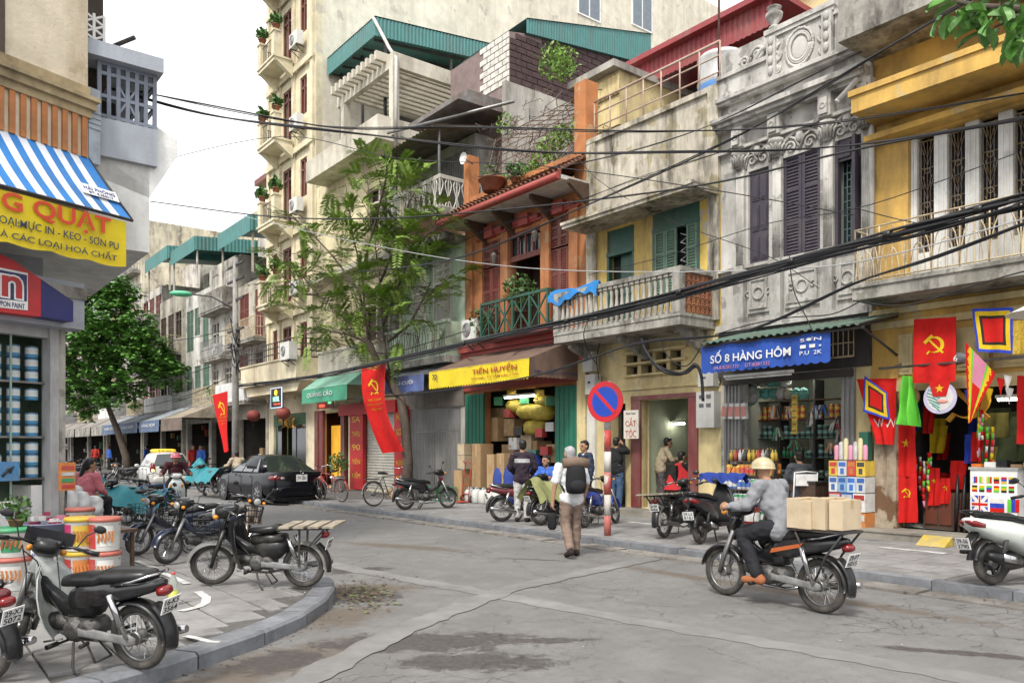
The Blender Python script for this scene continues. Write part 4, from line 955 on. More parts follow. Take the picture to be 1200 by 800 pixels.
rf=h.mb();corrugated(rf,(tu1,tv0,17.9),(0,tv1-tv0,.9),(0,0,-.7),30,.16,-.03);h.part(rf,'roof_fascia',TEAL)
rf=h.mb();rf.poly(((tu0,tv0-.04,17.93),(tu1+.04,tv0-.04,17.93),(tu1+.04,tv1,18.85),(tu0,tv1,18.85)));rf.poly(((tu0,tv0,17.3),(tu1,tv0,17.3),(tu1,tv1,18.15),(tu0,tv1,18.15)));h.part(rf,'roof_sheet',TEAL)
ps=h.mb()
for x,y in((tu1-.15,1),(tu1-.15,4),(tu0+.3,1),(tu1-2,1)):ps.beam((x,y,12.5),(x,y,17.4),.1)
for k in range(5):x=tu0+.3+(tu1-tu0-.6)*k/4;ps.beam((x,.6,17.2),(x,7.5,18.0),.08)
h.part(ps,'roof_post',IRON)
pp=h.mb();pp.tube([(tu1+.05,tv0-.1,17.8),(-25.2,tv0-.3,16.0),(pgw+.1,-.3,15.0),(pgw+.1,-.3,12)],.06,8);h.part(pp,'drainpipe',MATS['pvc_pipe'])
REDC=mat('shop_red',(.42,.02,.02),.55,.1,4,.2,(.2,.02,.02),3);GOLD=mat('gold_letter',(.6,.38,.04),.5,.1,5)
for(x0,x1),words in(((410,425),['SA','THÊU','90','TIÊN','KIÊM']),((462,476),['HOA','GOM','35','HƯNG','KHÁNH'])):
 b=h.mb();a,c=RU(x0,-.15),RU(x1,-.15);b.box((a,-.15,PAVE),(c,-.003,3.1));p=h.part(b,'red_column',REDC)
 for i,s in enumerate(words):h.text(s,GOLD,(a+c)/2,-.155,2.75-i*.52,(c-a)*.62,.22,p)
b=h.mb();corrugated(b,(og6[1][0],.06,2.9),(0,0,-2.8),(og6[1][1]-og6[1][0],0,0),30,.1,.02);h.part(b,'roller_shutter',mat('cream_roller',(.4,.39,.34),.5,.08,4,.3,(.2,.17,.13),3))
b=h.mb();b.box((u0+2.5,-.22,2.92),(u1,-.003,3.35));h.part(b,'fascia_board',REDC)
b=h.mb();b.box((RU(383,.3),.5,.3),(RU(390.5,.3)-.02,.54,2.6));h.part(b,'door_leaf',mat('glowing_amber_door',(.55,.28,.03),.4,.15,4,emis=.5))  # amber leaves glow by their own material, no lamp behind them
b=h.mb();b.box((RU(390.5,.3)+.02,.5,.3),(RU(399,.3),.54,2.6));h.part(b,'door_leaf',MATS['glowing_amber_door'])
for x in(372,378,403):
 b=h.mb();c=RU(x,-.05);b.box((c-.15,-.12,PAVE),(c+.15,-.003,3.2));h.part(b,'door_post',MAR)
 # 7: tall hotel
C7=wallmat('hotel_cream',(.66,.59,.42),.5,(.3,.25,.17),.06,(.5,.46,.38),6,.5)
W7=wallmat('hotel_side_wall',(.70,.655,.54),.55,(.34,.3,.23),.05,(.5,.47,.4),9,.35)
h=House('tall_hotel','tall cream hotel with stacked flowerpot balconies and a blank side wall','hotel',-36.2);u0,u1=-36.2,-31.02
wins=[]
for z in(4.6,8.1,11.6,15.1,18.6,22.1):
 for a,b_,lo in((-35.7,-35.1,.8),(-34.5,-33.5,.05),(-32.6,-31.9,.8)):wins.append((a,b_,z+lo,z+2.45))
w=h.mb();w.wall(u0,u1,0,26,0,.3,wins+[(-35.6,-32,PAVE,3.2)]);h.part(w,'wall',C7)
w=h.mb();w.box((u1-.3,.3,0),(u1,30,29));w.box((u0,.3,0),(u0+.3,30,26));w.box((u0,30,0),(u1,30.3,29));w.box((u0,4,26),(u1-.3,30,29));h.part(w,'side_wall',W7)
w=h.mb();w.box((u0+.3,.3,25.5),(u1-.3,30,25.8));h.part(w,'roof',CONC)
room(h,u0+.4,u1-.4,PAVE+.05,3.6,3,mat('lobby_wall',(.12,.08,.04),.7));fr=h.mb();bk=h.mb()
for a,c,z0,z1 in wins:
 bk.box((a-.1,.34,z0-.1),(c+.1,.4,z1+.1));n=2
 f=h.mb()
 for k in range(n+1):x=a+(c-a)*k/n;f.box((x-.05,.05,z0),(x+.05,.12,z1))
 for z in(z0,z1-.5,z1-.08):f.box((a,.05,z),(c,.12,z+.08))
 h.part(f,'window_frame',MRS)
h.part(bk,'window_glass',mat('hotel_glass',(.1,.06,.05),.2,.3,2))
pil=h.mb()
for x in(u0+.1,-34.8,-33.2,u1-.25):pil.box((x-.12,-.1,3.8),(x+.14,-.003,25.5))
for z in(3.9,7.4,10.9,14.4,17.9,21.4):pil.box((u0,-.16,z),(u1,-.11,z+.25))
h.part(pil,'pilaster',C7)
for z in(8.0,11.5,15.0,18.5,22.0):
 b=h.mb();b.box((-34.9,-1.0,z-.25),(-33.0,-.17,z));b.box((-34.95,-1.05,z-.1),(-32.95,-.17,z-.02))
 for x in(-34.8,-33.1):b.prism([(0,0),(.7,.5),(0,.5)],-.12,.12,Matrix.Translation((x,-.17,z-.75))@Matrix.Rotation(-pi/2,4,'Z'))
 for x in(-34.75,-33.15):b.box((x-.16,-1.0,z),(x+.16,-.7,z+1.0));b.box((x-.2,-1.04,z+1.0),(x+.2,-.66,z+1.08))
 h.part(b,'balcony',C7);r=h.mb();barrail(r,-34.6,-33.3,-.9,z+.05,z+.85,.12);barrail(r,-.7,-.1,-34.75,z+.05,z+.85,.12,axis=1);h.part(r,'balcony_railing',IRON)
 if z<22:
  for x,s in((-34.75,'outer'),(-33.15,'inner')):potplant(x,-.85,z+1.08,'spiky pot plant on the '+s+' pillar of the hotel balcony '+{8.0:'lowest in the stack',11.5:'second from the bottom',15.0:'third from the bottom',18.5:'fourth from the bottom'}[z],.16,.26,.28,50,.18,leaf=.3,seed=int(z*3),trunk=False,group='potted plants on the hotel balconies')
  t=ac_unit(-32.2,-.35,z+.15,'white air conditioner beside the hotel balcony '+{8.0:'lowest in the stack',11.5:'second from the bottom',15.0:'third from the bottom',18.5:'fourth from the bottom'}[z],.8);t['group']='air conditioners on the hotel front'
b=h.mb();b.box((u0-.3,-1.2,4.4),(-30.2,-.17,4.65));b.box((u0-.3,-1.2,4.65),(-30.2,-1.1,5.3));b.box((-30.3,-1.1,4.65),(-30.2,-.17,5.3));b.box((u0-.35,-1.25,5.3),(-30.15,-1.05,5.36));b.prism([(u0-.3,4.4),(-30.2,4.4),(-30.6,4.0),(u0,4.0)],-1.0,-.17);h.part(b,'balcony',C7)
r=h.mb();barrail(r,u0-.3,-30.2,-1.15,5.36,6.1,.2,.015,rails=(0,.35,.7,1));barrail(r,-1.15,-.1,-30.25,5.36,6.1,.2,.015,axis=1,rails=(0,.35,.7,1));h.part(r,'balcony_railing',IRON)
ac_unit(-30.6,-1.35,5.2,'large air conditioner at the corner of the hotel first floor balcony',.95,.35,.7)
for px,py,v_ in((690,-2,0),(752,12,0)):
 y=RV(px,u1);zc=EYE+((D0+y)/(Wd.x*_ray(px)+Wd.y))*(HY-py)/FPX
 f=h.mb();f.box((u1-.02,y-.85,zc-1.1),(u1+.05,y+.85,zc+1.1));p=h.part(f,'window_frame',WHITE)
 for s in(-1,1):g=h.mb();g.box((u1+.03,y+s*.4-.35,zc-1.0),(u1+.06,y+s*.4+.35,zc+1.0));h.part(g,'pane',mat('grey_pane',(.16,.19,.22),.15),p)
b=h.mb()
for x in(-34.9,-33.7):b.tube([(x,-.1,PAVE),(x,-.1,3.2)],.03,6)
b.box((-35.6,.05,2.7),(-32,.1,3.2));h.part(b,'door_frame',mat('green_frame',(.05,.12,.06),.5))
g=h.mb();g.box((-35.6,.1,PAVE),(-34.9,.12,2.7));g.box((-33.7,.1,PAVE),(-32.0,.12,2.7));h.part(g,'glass_door',GLASSD)
# shophouses farther up the street
def awning(name,label,u0,u1,vf,z_top,zf,val,m,vm,v0=-.02,scallop=.12,group=None,side=True,pick=None,mats=None,sag=.05):
 t=rowthing(name,label,'awning',u0,0,0,group=group);T=Matrix.Translation((-u0,0,0));W=u1-u0
 b=MB(T);f=lambda s,q:(u0+W*s,v0+(vf-v0)*q,z_top+(zf-z_top)*q-sag*sin(pi*q)*(.4+.6*abs(sin(pi*s*max(1,round(W/1.2))))))
 b.sheet(f,24,6,pick=pick);
 if side:
  for x in(u0,u1):b.poly(((x,v0,z_top),(x,vf,zf),(x,vf,zf-.02),(x,v0,zf+.02)))
 b.build('canvas',mats or[m],t)
 v=MB(T);n=max(6,int(W/scallop));k=4
 for i in range(n*k):
  a,c=i/(n*k),(i+1)/(n*k);da=.05*abs(sin(pi*a*n));dc=.05*abs(sin(pi*c*n));wv=.02*sin(a*31);wc=.02*sin(c*31)
  v.poly(((u0+W*a,vf-.01+wv,zf-val-da),(u0+W*c,vf-.01+wc,zf-val-dc),(u0+W*c,vf-.005,zf),(u0+W*a,vf-.005,zf)))
 va=v.build('valance',[vm],t)
 fr=MB(T);fr.tube([(u0,vf+.01,zf-.02),(u1,vf+.01,zf-.02)],.018,5)
 for x in(u0+.03,u1-.03):fr.tube([(x,v0,z_top-.9),(x,vf+.02,zf-.03)],.014,5);fr.tube([(x,v0,z_top-.03),(x,vf+.02,zf-.03)],.014,5)
 fr.build('frame',IRON,t);return t,va,T
BLUEG=mat('bluegrey_canvas',(.24,.26,.28),.8,.15,3,.4,(.12,.12,.12),2,1)
DBLUE=mat('slate_blue_canvas',(.09,.13,.22),.8,.15,3,.4,(.2,.22,.25),2,1)
LBL=mat('white_print',(.6,.6,.6),.7)
far_specs=[(-40.6,-36.2,9.8,(.36,.33,.27),2,'teal','weathered grey house with a teal roof beside the tall hotel'),(-44.8,-40.6,11.5,(.42,.40,.35),3,None,'pale grey house behind the cable pole with a bare flat roof'),(-49.5,-44.8,10.6,(.52,.51,.47),2,'teal','white house with a curved concrete balcony and teal roof shed'),(-54.5,-49.5,11.0,(.40,.37,.31),2,'teal','brownish house with a long teal roof seen past the curved balcony'),(-59.5,-54.5,12.2,(.50,.47,.42),3,None,'narrow off-white house above the first slate blue awning'),(-65.5,-59.5,17.5,(.56,.51,.40),4,None,'cream block with brown shutters rising over the teal roofs'),(-72.0,-65.5,14.5,(.50,.46,.40),4,'teal','pale house half hidden by the street tree'),(-79.0,-72.0,11.0,(.45,.42,.36),3,None,'low beige house just beyond the street tree'),(-88.0,-79.0,12.0,(.5,.48,.44),3,None,'grey-white house at the far bend of the street'),(-100.0,-88.0,13.0,(.45,.43,.4),3,None,'last dim house visible at the end of the street')]
for i,(u0,u1,zt,c,nf,roof,lab)in enumerate(far_specs):
 q=random.Random(40+i);v0=q.uniform(-.15,.15);h=House('shophouse',lab,'house',u0,v0);u0+=.01;u1-=.01
 wm=wallmat('far_wall_%s'%'abcdefghij'[i],tuple(k*1.3 for k in c),.7,(.07,.06,.055),.25,tuple(k*.75 for k in c),4,.9)
 fh=(zt-3.9)/nf;holes=[(u0+.35,u1-.35,PAVE,3.1)];W=u1-u0;det=[]
 for f in range(nf):
  z=3.9+f*fh;nw=2 if W<4.6 else 3
  for k in range(nw):
   a=u0+W*(k+.5)/nw-W*.14;b_=a+W*.28*q.uniform(.8,1.1);lo=.1 if(k==0 or q.random()<.3)else .9
   holes.append((a,b_,z+lo,z+min(2.5,fh-.5)));det.append((a,b_,z+lo,z+min(2.5,fh-.5)))
 w=h.mb();w.wall(u0,u1,0,zt,v0,.26,holes);h.part(w,'wall',wm);body(h,u0,u1,zt+.1,wm,11,v0+.26)
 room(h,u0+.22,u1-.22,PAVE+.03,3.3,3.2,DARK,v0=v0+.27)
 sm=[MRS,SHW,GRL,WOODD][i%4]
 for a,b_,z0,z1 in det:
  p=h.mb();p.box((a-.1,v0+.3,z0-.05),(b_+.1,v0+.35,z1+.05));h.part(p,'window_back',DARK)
  if q.random()<.65:shutter(h,a+.02,b_-.02,z0,z1,v0+.05,sm)
  else:
   f=h.mb()
   for k in range(3):x=a+(b_-a)*k/2;f.box((x-.04,v0+.05,z0),(x+.04,v0+.12,z1))
   for z in(z0,(z0+2*z1)/3,z1-.07):f.box((a,v0+.04,z),(b_,v0+.13,z+.07))
   h.part(f,'window_frame',sm)
 for f in range(nf):
  z=3.9+f*fh;pr=q.uniform(.6,1.1);a,b_=u0+q.uniform(0,.4),u1-q.uniform(0,.4)
  if f==nf-1 and q.random()<.3:continue
  slab_part(h,'balcony_slab',STAIN,a,b_,v0-pr,v0-.003,z-.18,z)
  if(i+f)%3==0:
   p=h.mb();p.box((a,v0-pr,z),(b_,v0-pr+.09,z+.9));p.box((b_-.09,v0-pr+.09,z),(b_,v0-.003,z+.9));h.part(p,'balcony_parapet',[WH,STAIN,PLAST][i%3])
  else:
   r=h.mb();barrail(r,a,b_,v0-pr+.05,z,z+.95,.13,.012,rails=(.05,.5,1));barrail(r,v0-pr+.05,v0-.05,b_-.04,z,z+.95,.13,.012,axis=1,rails=(.05,.5,1));h.part(r,'balcony_railing',[IRON,CRI,STEEL][(i+f)%3])
  if q.random()<.55:t=ac_unit(q.uniform(a+.6,b_-.6),v0-.4,z+.1,'white air conditioner on a far balcony',.75);t['group']='air conditioners up the street'
  if q.random()<.7:potplant(q.uniform(a+.4,b_-.4),v0-pr+.3,z,'leafy pot plant on a far balcony',.15,.25,.4,120,.35,leaf=.16,seed=i*9+f,group='pot plants on balconies up the street')
 if roof:
  rz=zt+2.6;rf=h.mb();a,b_,va,vb=u0-.1,u1+.1,v0-.9,7
  corrugated(rf,(a,va,rz),(b_-a,0,0),(0,0,-.8),30,.2,-.03);h.part(rf,'roof_fascia',TEAL);rf=h.mb();corrugated(rf,(b_,va,rz),(0,vb-va,.7),(0,0,-.75),30,.2,-.03);h.part(rf,'roof_fascia',TEAL)
  rf=h.mb();rf.poly(((a,va,rz),(b_,va,rz),(b_,vb,rz+.7),(a,vb,rz+.7)));h.part(rf,'roof_sheet',TEAL)
  ps=h.mb()
  for x in(a+.2,b_-.2):
   for y in(va+.2,3):ps.beam((x,y,zt),(x,y,rz-.1),.08)
  ps.box((a+.3,2.5,zt),(b_-.3,6.5,rz-.5));h.part(ps,'roof_room',wm)
 elif nf<4:
  b=h.mb();b.box((u0+.5,2.5,zt),(u1-.4,7,zt+2.2));h.part(b,'roof_room',wm)
 if 0<i<9:
  cm,vm=[(BLUEG,DBLUE),(mat('tan_canvas',(.3,.25,.19),.8,.15,3,.4),mat('brown_valance',(.16,.12,.1),.8,.15,4,.4)),(BLUEG,DBLUE),(BLUEG,DBLUE),(BLUEG,DBLUE),(mat('faded_canvas',(.22,.2,.18),.8,.1,3,.4),STAIN)][min(i,5)]
  names={1:'tan shop awning with a brown valance next to the hotel',2:'grey shop awning with slate blue valance nearest the cable pole',3:'grey shop awning with slate blue valance, second from the cable pole',4:'long grey awning with slate blue valance beside the street tree',5:'faded awning behind the street tree',6:'faded awning low beyond the tree trunk',7:'dusty awning near the end of the street',8:'farthest pale awning in the street'}
  t,va,T=awning('shop_awning',names[i],u0+.2,u1-.2,-2.6 if i<5 else-2.2,4.3,3.2,.6,cm,vm)
  if i in(2,3,4):txt('HÀNG HÒM',LBL,va,T@front_at((u0+u1)/2,-2.64,2.95),W*.6,.22)
 g=h.mb();gq=random.Random(i)
 for k in range(26):
  x,y,z=gq.uniform(u0+.5,u1-.5),gq.uniform(.4,2.6),gq.uniform(.4,2.9);s=gq.uniform(.1,.28);g.k=gq.randrange(5);g.box((x-s,y-s*.6,z-s*1.2),(x+s,y+s*.6,z+s))
 h.part(g,'stock',[mat('stock_red',(.3,.05,.03),.7),mat('stock_tan',(.3,.2,.1),.8),mat('stock_blue',(.06,.1,.25),.7),mat('stock_white',(.45,.43,.4),.7),mat('stock_green',(.06,.14,.07),.7)],kind='stuff')
h=House('apartment_block','distant cream block with balustraded top floors above the far roofs','building',-70.,8.);w=h.mb();w.box((-70,8,0),(-52,20,18.6));h.part(w,'wall',C7)
w=h.mb();w.box((-60,9,18.6),(-52.4,18,22));h.part(w,'upper_wall',C7);r=h.mb();r.box((-61,8.4,22),(-52,19,22.4));h.part(r,'roof',MRS);r=h.mb();vase(r,-69.8,-52.2,8.1,18.6,19.7,0);h.part(r,'balustrade',C7,kind='stuff')
for k in range(5):b=h.mb();b.box((-69+k*3.3,7.96,15.2),(-67.2+k*3.3,8.05,17.4));h.part(b,'window',mat('brown_shutters',(.2,.12,.08),.7))
cp=rowthing('cable_pole','grey concrete pole tangled with cables before the far balconies','pole',RU(276,-3.0),-3.0,0)
m=MB();m.tube([(0,0,0),(0,0,9.3)],[.16,.1],10);m.build('pole',CONC,cp);m=MB()
for z in(5.6,6.4,7.6,8.4,9):m.beam((-.9,0,z),(.9,0,z),.08)
[x.build('crossarm',IRON,cp)for x in m.islands()];m=MB();q=random.Random(2)
for k in range(40):
 a=q.uniform(0,6.28);R=q.uniform(.12,.35);z=q.uniform(5.0,6.6);m.tube([(R*.3*cos(a),R*.3*sin(a),z),(R*cos(a+1),R*.5*sin(a+1),z+q.uniform(-.5,.4)),(R*cos(a+2),R*.5*sin(a+2),z-.3),(R*.2,0,z-.7)],.018,4,False)
m.build('cable_tangle',CABLE,cp)
sl=rowthing('street_lamp','green-backed street lamp head on the cable pole','street lamp',RU(276,-3.0),-3.0,7.2);m=MB();m.tube([(0,0,0),(-.4,-.8,.5),(-.9,-1.5,.6)],.03,6);m.build('arm',IRON,sl);m=MB();m.ball((-1.05,-1.8,.6),(.22,.45,.12),10,6,Matrix.Rotation(-.35,3,'Z'));m.build('lamp_head',mat('lamp_green',(.1,.45,.25),.4),sl)
# corner paint shop on the near left
class LeftHouse(House):
 def __init__(s,name,label,cat,x0=0.):
  s.o=thing(name,label,cat,LW(0,0),LROT);s.T=Matrix.Identity(4);s.u0=0;s.v0=0
def leftthing(name,label,cat,x,y,z=0.,rz=0.,group=None):return thing(name,label,cat,LW(x,y,z),LROT+rz,group)
LCW=wallmat('cream_pale_wall',(.63,.55,.42),.3,(.35,.26,.15),.04,(.5,.42,.3),6)
h=LeftHouse('corner_house','cream corner house over the paint shop with an orange barred band','house');HL=h
xe=LX(103,-.3);yw=-.3
def LB(px,py,y):return(LX(px,y),y,LZ(px,py,y))
w=h.mb();zb=LZ(85,205,yw);w.box((-6,yw,zb-.6),(xe,4,12));h.part(w,'wall',LCW)
b=h.mb();zc=LZ(60,103,yw)
for z0,z1,p in((zc-.22,zc-.12,.05),(zc-.12,zc-.02,.1),(zc-.02,zc+.03,.15)):b.box((-6,yw-p,z0),(xe+p*.6,yw-.002,z1))
b.box((-6,yw-.04,zc+.03),(xe+.01,yw-.002,zc+.18));h.part(b,'cornice',mat('aged_cornice',(.42,.33,.19),.85,.2,4,.8,(.13,.1,.06),2,2))
zb0,zb1=LZ(60,172,yw),LZ(60,108,yw);x=xe-.04
barm=MB();barm.box((-.034,-.035,0),(.034,-.002,zb1-zb0));first=None
for k in range(24):
 p=(xe-.06-k*.128,yw,zb0)
 if first is None:first=barm.build('orange_bar',mat('burnt_orange_bar',(.42,.17,.06),.8,.15,6,.3),h.o);first.location=p
 else:inst(first,h.o,p)
f=h.mb();f.box((LX(-60,yw),yw-.02,LZ(0,62,yw)),(LX(5,yw),yw+.0,9));h.part(f,'window_frame',WOODD)
GRY=mat('grey_shop_frame',(.42,.42,.42),.5,.1,4,.4,(.2,.19,.18),3,3)
xp0,xp1=LX(59,0),LX(76,0)
b=h.mb();b.box((xp0,0,PAVE),(xp0+.11,.2,3.5));h.part(b,'post',GRY)
b=h.mb();b.box((xp0+.12,.02,PAVE),(xp1+.02,.22,3.5));h.part(b,'post',STAIN)
zl0,zl1=LZ(60,385,0),LZ(60,362,0)
b=h.mb();b.box((-6,-.25,zl0),(LX(99,-.25),.2,zl1+.35));h.part(b,'lintel',mat('bluegrey_box',(.36,.38,.43),.6,.1,3,.3))
b=h.mb();b.box((-6,.05,zl0-.12),(xp0,.2,zl0));h.part(b,'shutter_box',GRY)
b=h.mb();b.box((-6,.75,PAVE),(xp1,.85,3.6));b.box((xp1-.02,.22,PAVE),(xp1+.02,.75,3.6));b.box((-6,.2,3.2),(xp1,.75,3.3));b.box((-6,.85,3.3),(xe-.05,4,3.5));b.box((xe-.3,.85,0),(xe-.1,4,3.3));h.part(b,'inner_wall',mat('shop_green_dim',(.12,.17,.12),.7,.2,3))
b=h.mb();b.box((-6,yw+.02,3.6),(xe,4,3.75));h.part(b,'soffit',STAIN)
shelfz=[LZ(40,y,.25)for y in(448,511,559)]
for z in shelfz:b=h.mb();b.box((-3,.12,z-.025),(xp0-.01,.7,z));h.part(b,'shelf',STEEL)
b=h.mb();b.box((LX(12,.1),.1,PAVE),(LX(12,.1)+.02,.12,3.1));h.part(b,'glass_edge',mat('greenish_edge',(.25,.35,.3),.2))
b=h.mb();b.box((LX(34,.2),.15,PAVE),(xp0-.02,.6,shelfz[2]-.1));h.part(b,'cabinet',WHITE)
b=h.mb();z0,z1=LZ(110,198,-.1),LZ(110,112,-.1);b.box((xe+.01,-.3,z0),(xe+.17,.3,z1))
for k in range(4):b.box((xe,-.315,z0+.45+.07*k),(xe+.17,-.3,z0+.49+.07*k))
h.part(b,'vent_box',mat('blue_grey_metal',(.33,.37,.42),.5,.1,3,.3))
ST1,ST2=mat('awning_blue',(.03,.18,.48),.75,.1,4,.2),mat('awning_white',(.66,.68,.72),.75,.06,4,.35,(.4,.4,.42),2)
aw=leftthing('striped_awning','blue and white striped awning on the corner house','awning',0,0)
x1=LX(155,-.85);zf=LZ(77,237,-.85);zt=LZ(60,172,yw)
m=MB();m.sheet(lambda s,t:(-3+(x1+3-.25*(1-t))*s,yw-.01+(-.85-yw)*t,zt+(zf-zt)*t-.04*sin(pi*t)),60,6,pick=lambda s,t:int((s*(x1+3))/.118)%2);m.build('canvas',[ST1,ST2],aw)
m=MB();m.tube([(-3,-.86,zf-.01),(x1,-.86,zf-.01)],.02,6);m.tube([(x1,-.86,zf-.01),(x1-.25,yw,zt)],.015,6);m.build('frame',IRON,aw)
sg=leftthing('name_banner','small white banner reading HẢI PHÒNG on the striped awning','sign',0,0);xa,xb=LX(97,-.72),LX(140,-.72);za,zq=LZ(118,231,-.72)+.0,0
slope=Vector((0,-.85-yw,zf-zt)).normalized();m=MB();o_=Vector(((xa+xb)/2,-.66,zt+(zf-zt)*(.66+yw)/(.85+yw)+.0))
nrm_=Vector((0,slope.z,-slope.y));nrm_=nrm_ if nrm_.z>0 else-nrm_;up_=-slope;Mx=Matrix(((1,0,0),(0,up_.y,nrm_.y),(0,up_.z,nrm_.z))).to_4x4();Mx.translation=o_+nrm_*.02
m.T=Mx;hw=(xb-xa)/2;m.box((-hw,-.085,-.004),(hw,.085,.004));m.build('board',WHITE,sg);txt('HẢI PHÒNG',mat('navy_print',(.03,.05,.2),.6),sg,Mx@Matrix.Translation((0,.025,.006)),hw*1.7,.075);txt('ĐT: 8.256213',MATS['navy_print'],sg,Mx@Matrix.Translation((0,-.05,.006)),hw*1.3,.04)
YEL=mat('yellow_banner',(.68,.52,.015),.7,.08,3,.3,(.45,.33,.03),3,1,.15,30)
yb=leftthing('shop_banner','yellow paint shop banner with big red letters under the striped awning','sign',0,0)
x1=LX(147,-.84);z1=LZ(73,241,-.84);z0=LZ(73,297,-.84);m=MB();n=60
def yband(s):return-.84+.015*sin(s*17)
for i in range(n):
 a,c=i/n,(i+1)/n;da,dc=.03*abs(sin(a*22)),.03*abs(sin(c*22))
 m.poly(((-3+(x1+3)*a,yband(a),z0-da),(-3+(x1+3)*c,yband(c),z0-dc),(-3+(x1+3)*c,yband(c),z1),(-3+(x1+3)*a,yband(a),z1)))
m.build('cloth',YEL,yb);RL=mat('red_letter',(.55,.06,.02),.6,.08);KL=mat('charcoal_letter',(.05,.06,.07),.6)
def ltxt(s,mt,p0,p1,yb_,hpx,parent=None,y=-.875,**k):
 (xa,ya),(xb,yb2)=p0,p1;a,b_=LX(xa,y),LX(xb,y);c=(xa+xb)/2;zc_=(LZ(xa,ya,y)+LZ(xb,yb2,y))/2;sc=FPX/LW(LX(c,y),y).y
 return txt(s,mt,parent or yb_,front_at((a+b_)/2,y,zc_),abs(b_-a),hpx/sc,**k)
ltxt('G QUẠT',RL,(2,241),(130,263),yb,27,bold=.02);ltxt('OẠI:MỰC IN - KEO - SƠN PU',KL,(-1,259),(139,287),yb,13,bold=.006);ltxt('À CÁC LOẠI HOÁ CHẤT',KL,(0,274),(137,300),yb,13,bold=.006)
ps_=leftthing('paint_sign','red and navy paint sign with a big red letter n on the lintel','sign',0,0);y=-.45
def LP(px,py):return(LX(px,y),LZ(px,py,y))
NAVY,SRED=mat('sign_navy',(.02,.025,.13),.45,.1,4,.3),mat('sign_red',(.45,.025,.03),.45,.1,4,.25)
m=MB();p=[LP(-60,270),LP(16,305),LP(48,327),LP(48,371),LP(-60,358)];m.prism(p,y,y+.2);m.build('red_panel',SRED,ps_)
m=MB();p=[LP(48.3,327),LP(86,353),LP(86,377),LP(48.3,371)];m.prism(p,y+.002,y+.2);m.build('navy_panel',NAVY,ps_)
def lquad(px0,py0,px1,py1,t):return[LP(px0,py0),LP(px1,py0+(px1-px0)*.2),LP(px1,py1+(px1-px0)*.1),LP(px0,py1)]
m=MB();m.prism(lquad(-14,311,32,359,0),y-.012,y-.001);m.build('white_border',WHITE,ps_);m=MB();m.prism(lquad(-12,314,30.5,349,0),y-.02,y-.0115);m.build('navy_square',NAVY,ps_)
ltxt('n',WHITE,(0,335),(28,337),ps_,29,y=y-.022,bold=.06);ltxt('n',SRED,(2,335),(26,337),ps_,25,y=y-.027,bold=.02);ltxt('PPON PAINT',NAVY,(-2,356),(29,358),ps_,6,y=y-.014)
# blue-grey house behind the corner, leaning its balconies over the side street
GB=mat('bluegrey_wall',(.35,.375,.42),.8,.08,2,.5,(.25,.26,.27),1.5,3,.2,30);GW=wallmat('offwhite_overhang',(.72,.72,.69),.3,(.3,.28,.25),.0)
def KH(d):return d-D0
k=House('balcony_house','blue-grey house with white overhangs and a caged balcony behind the corner shop','house',-11.9,KH(1.8))
def Kmb():return k.mb()
def UZ(px,py,u=-11.9):a=_ray(px);return EYE+u/(Ud.x*a+Ud.y)*(HY-py)/FPX
def Kpt(px,py,u=-11.9):return RV(px,u),UZ(px,py,u)
va,z_a=Kpt(175,296);vb=RV(208,-11.9)
m=Kmb();m.box((-16,KH(1.0),z_a),(-11.9,va,UZ(150,190)));k.part(m,'overhang',GW)
z2=UZ(160,190)
pr=[(KH(1.0),z2+.004),(va,UZ(175,232)),(vb,UZ(207,183)),(vb,UZ(205,165)),(RV(183,-11.9),UZ(183,148)),(KH(1.0),UZ(117,137))]
m=Kmb();m.prism([(-11.9+0,0)]*0 or pr,0,2.6,Matrix(((0,1,0,-14.5),(1,0,0,0),(0,0,1,0),(0,0,0,1))));k.part(m,'upper_overhang',GW)
m=Kmb();v1=RV(183,-11.87);v0=RV(116,-11.87);zt_,zb_=UZ(150,147),UZ(150,186);m.box((-11.89,v0,zb_),(-11.82,v1,zt_));m.box((-11.91,v0,zb_-.06),(-11.8,v1,zb_-.005));k.part(m,'balcony_parapet',GB)
m=Kmb();za_,zb2=zt_,UZ(150,82);v2=RV(181,-11.87);vs=[v0+(v2-v0)*i/6 for i in range(7)]
for i,v in enumerate(vs):m.beam((-11.86,v,za_),(-11.86,v,zb2),.05)
for f in(.05,.4,.8,.97):m.beam((-11.86,v0,za_+(zb2-za_)*f),(-11.86,v2,za_+(zb2-za_)*f),.045)
m.beam((-11.86,vs[2],za_+.1),(-11.86,vs[4],za_+.5),.03);m.beam((-11.86,vs[4],za_+.1),(-11.86,vs[2],za_+.5),.03)
for x in(-12.6,-13.4,-14.2):m.beam((x,v2,za_),(x,v2,zb2),.05)
for f in(.4,.8):m.beam((-11.86,v2,za_+(zb2-za_)*f),(-14.4,v2,za_+(zb2-za_)*f),.045)
k.part(m,'balcony_cage',mat('slate_cage',(.17,.19,.235),.6,.1,4,.3))
m=Kmb();v3=RV(192,-11.7);m.box((-14.6,KH(1.0),zb2),(-11.7,v3,zb2+.2));k.part(m,'balcony_roof',GB)
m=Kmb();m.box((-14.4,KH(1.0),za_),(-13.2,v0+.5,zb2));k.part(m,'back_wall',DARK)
m=Kmb();m.box((-16,KH(-4),0),(-13.2,KH(1.75),14));k.part(m,'wall',GB)
k2=House('trellis_balcony','dark roof terrace with pale lattice railing high behind the corner wall','balcony',-12.4,KH(1.8));vz0,vz1=RV(98,-12.2),RV(122,-12.2)
m=k2.mb();zq0,zq1=UZ(115,66),UZ(115,5)
for v in(vz0,(vz0+vz1)/2,vz1):m.beam((-12.2,v,zq0),(-12.2,v,zq1),.035)
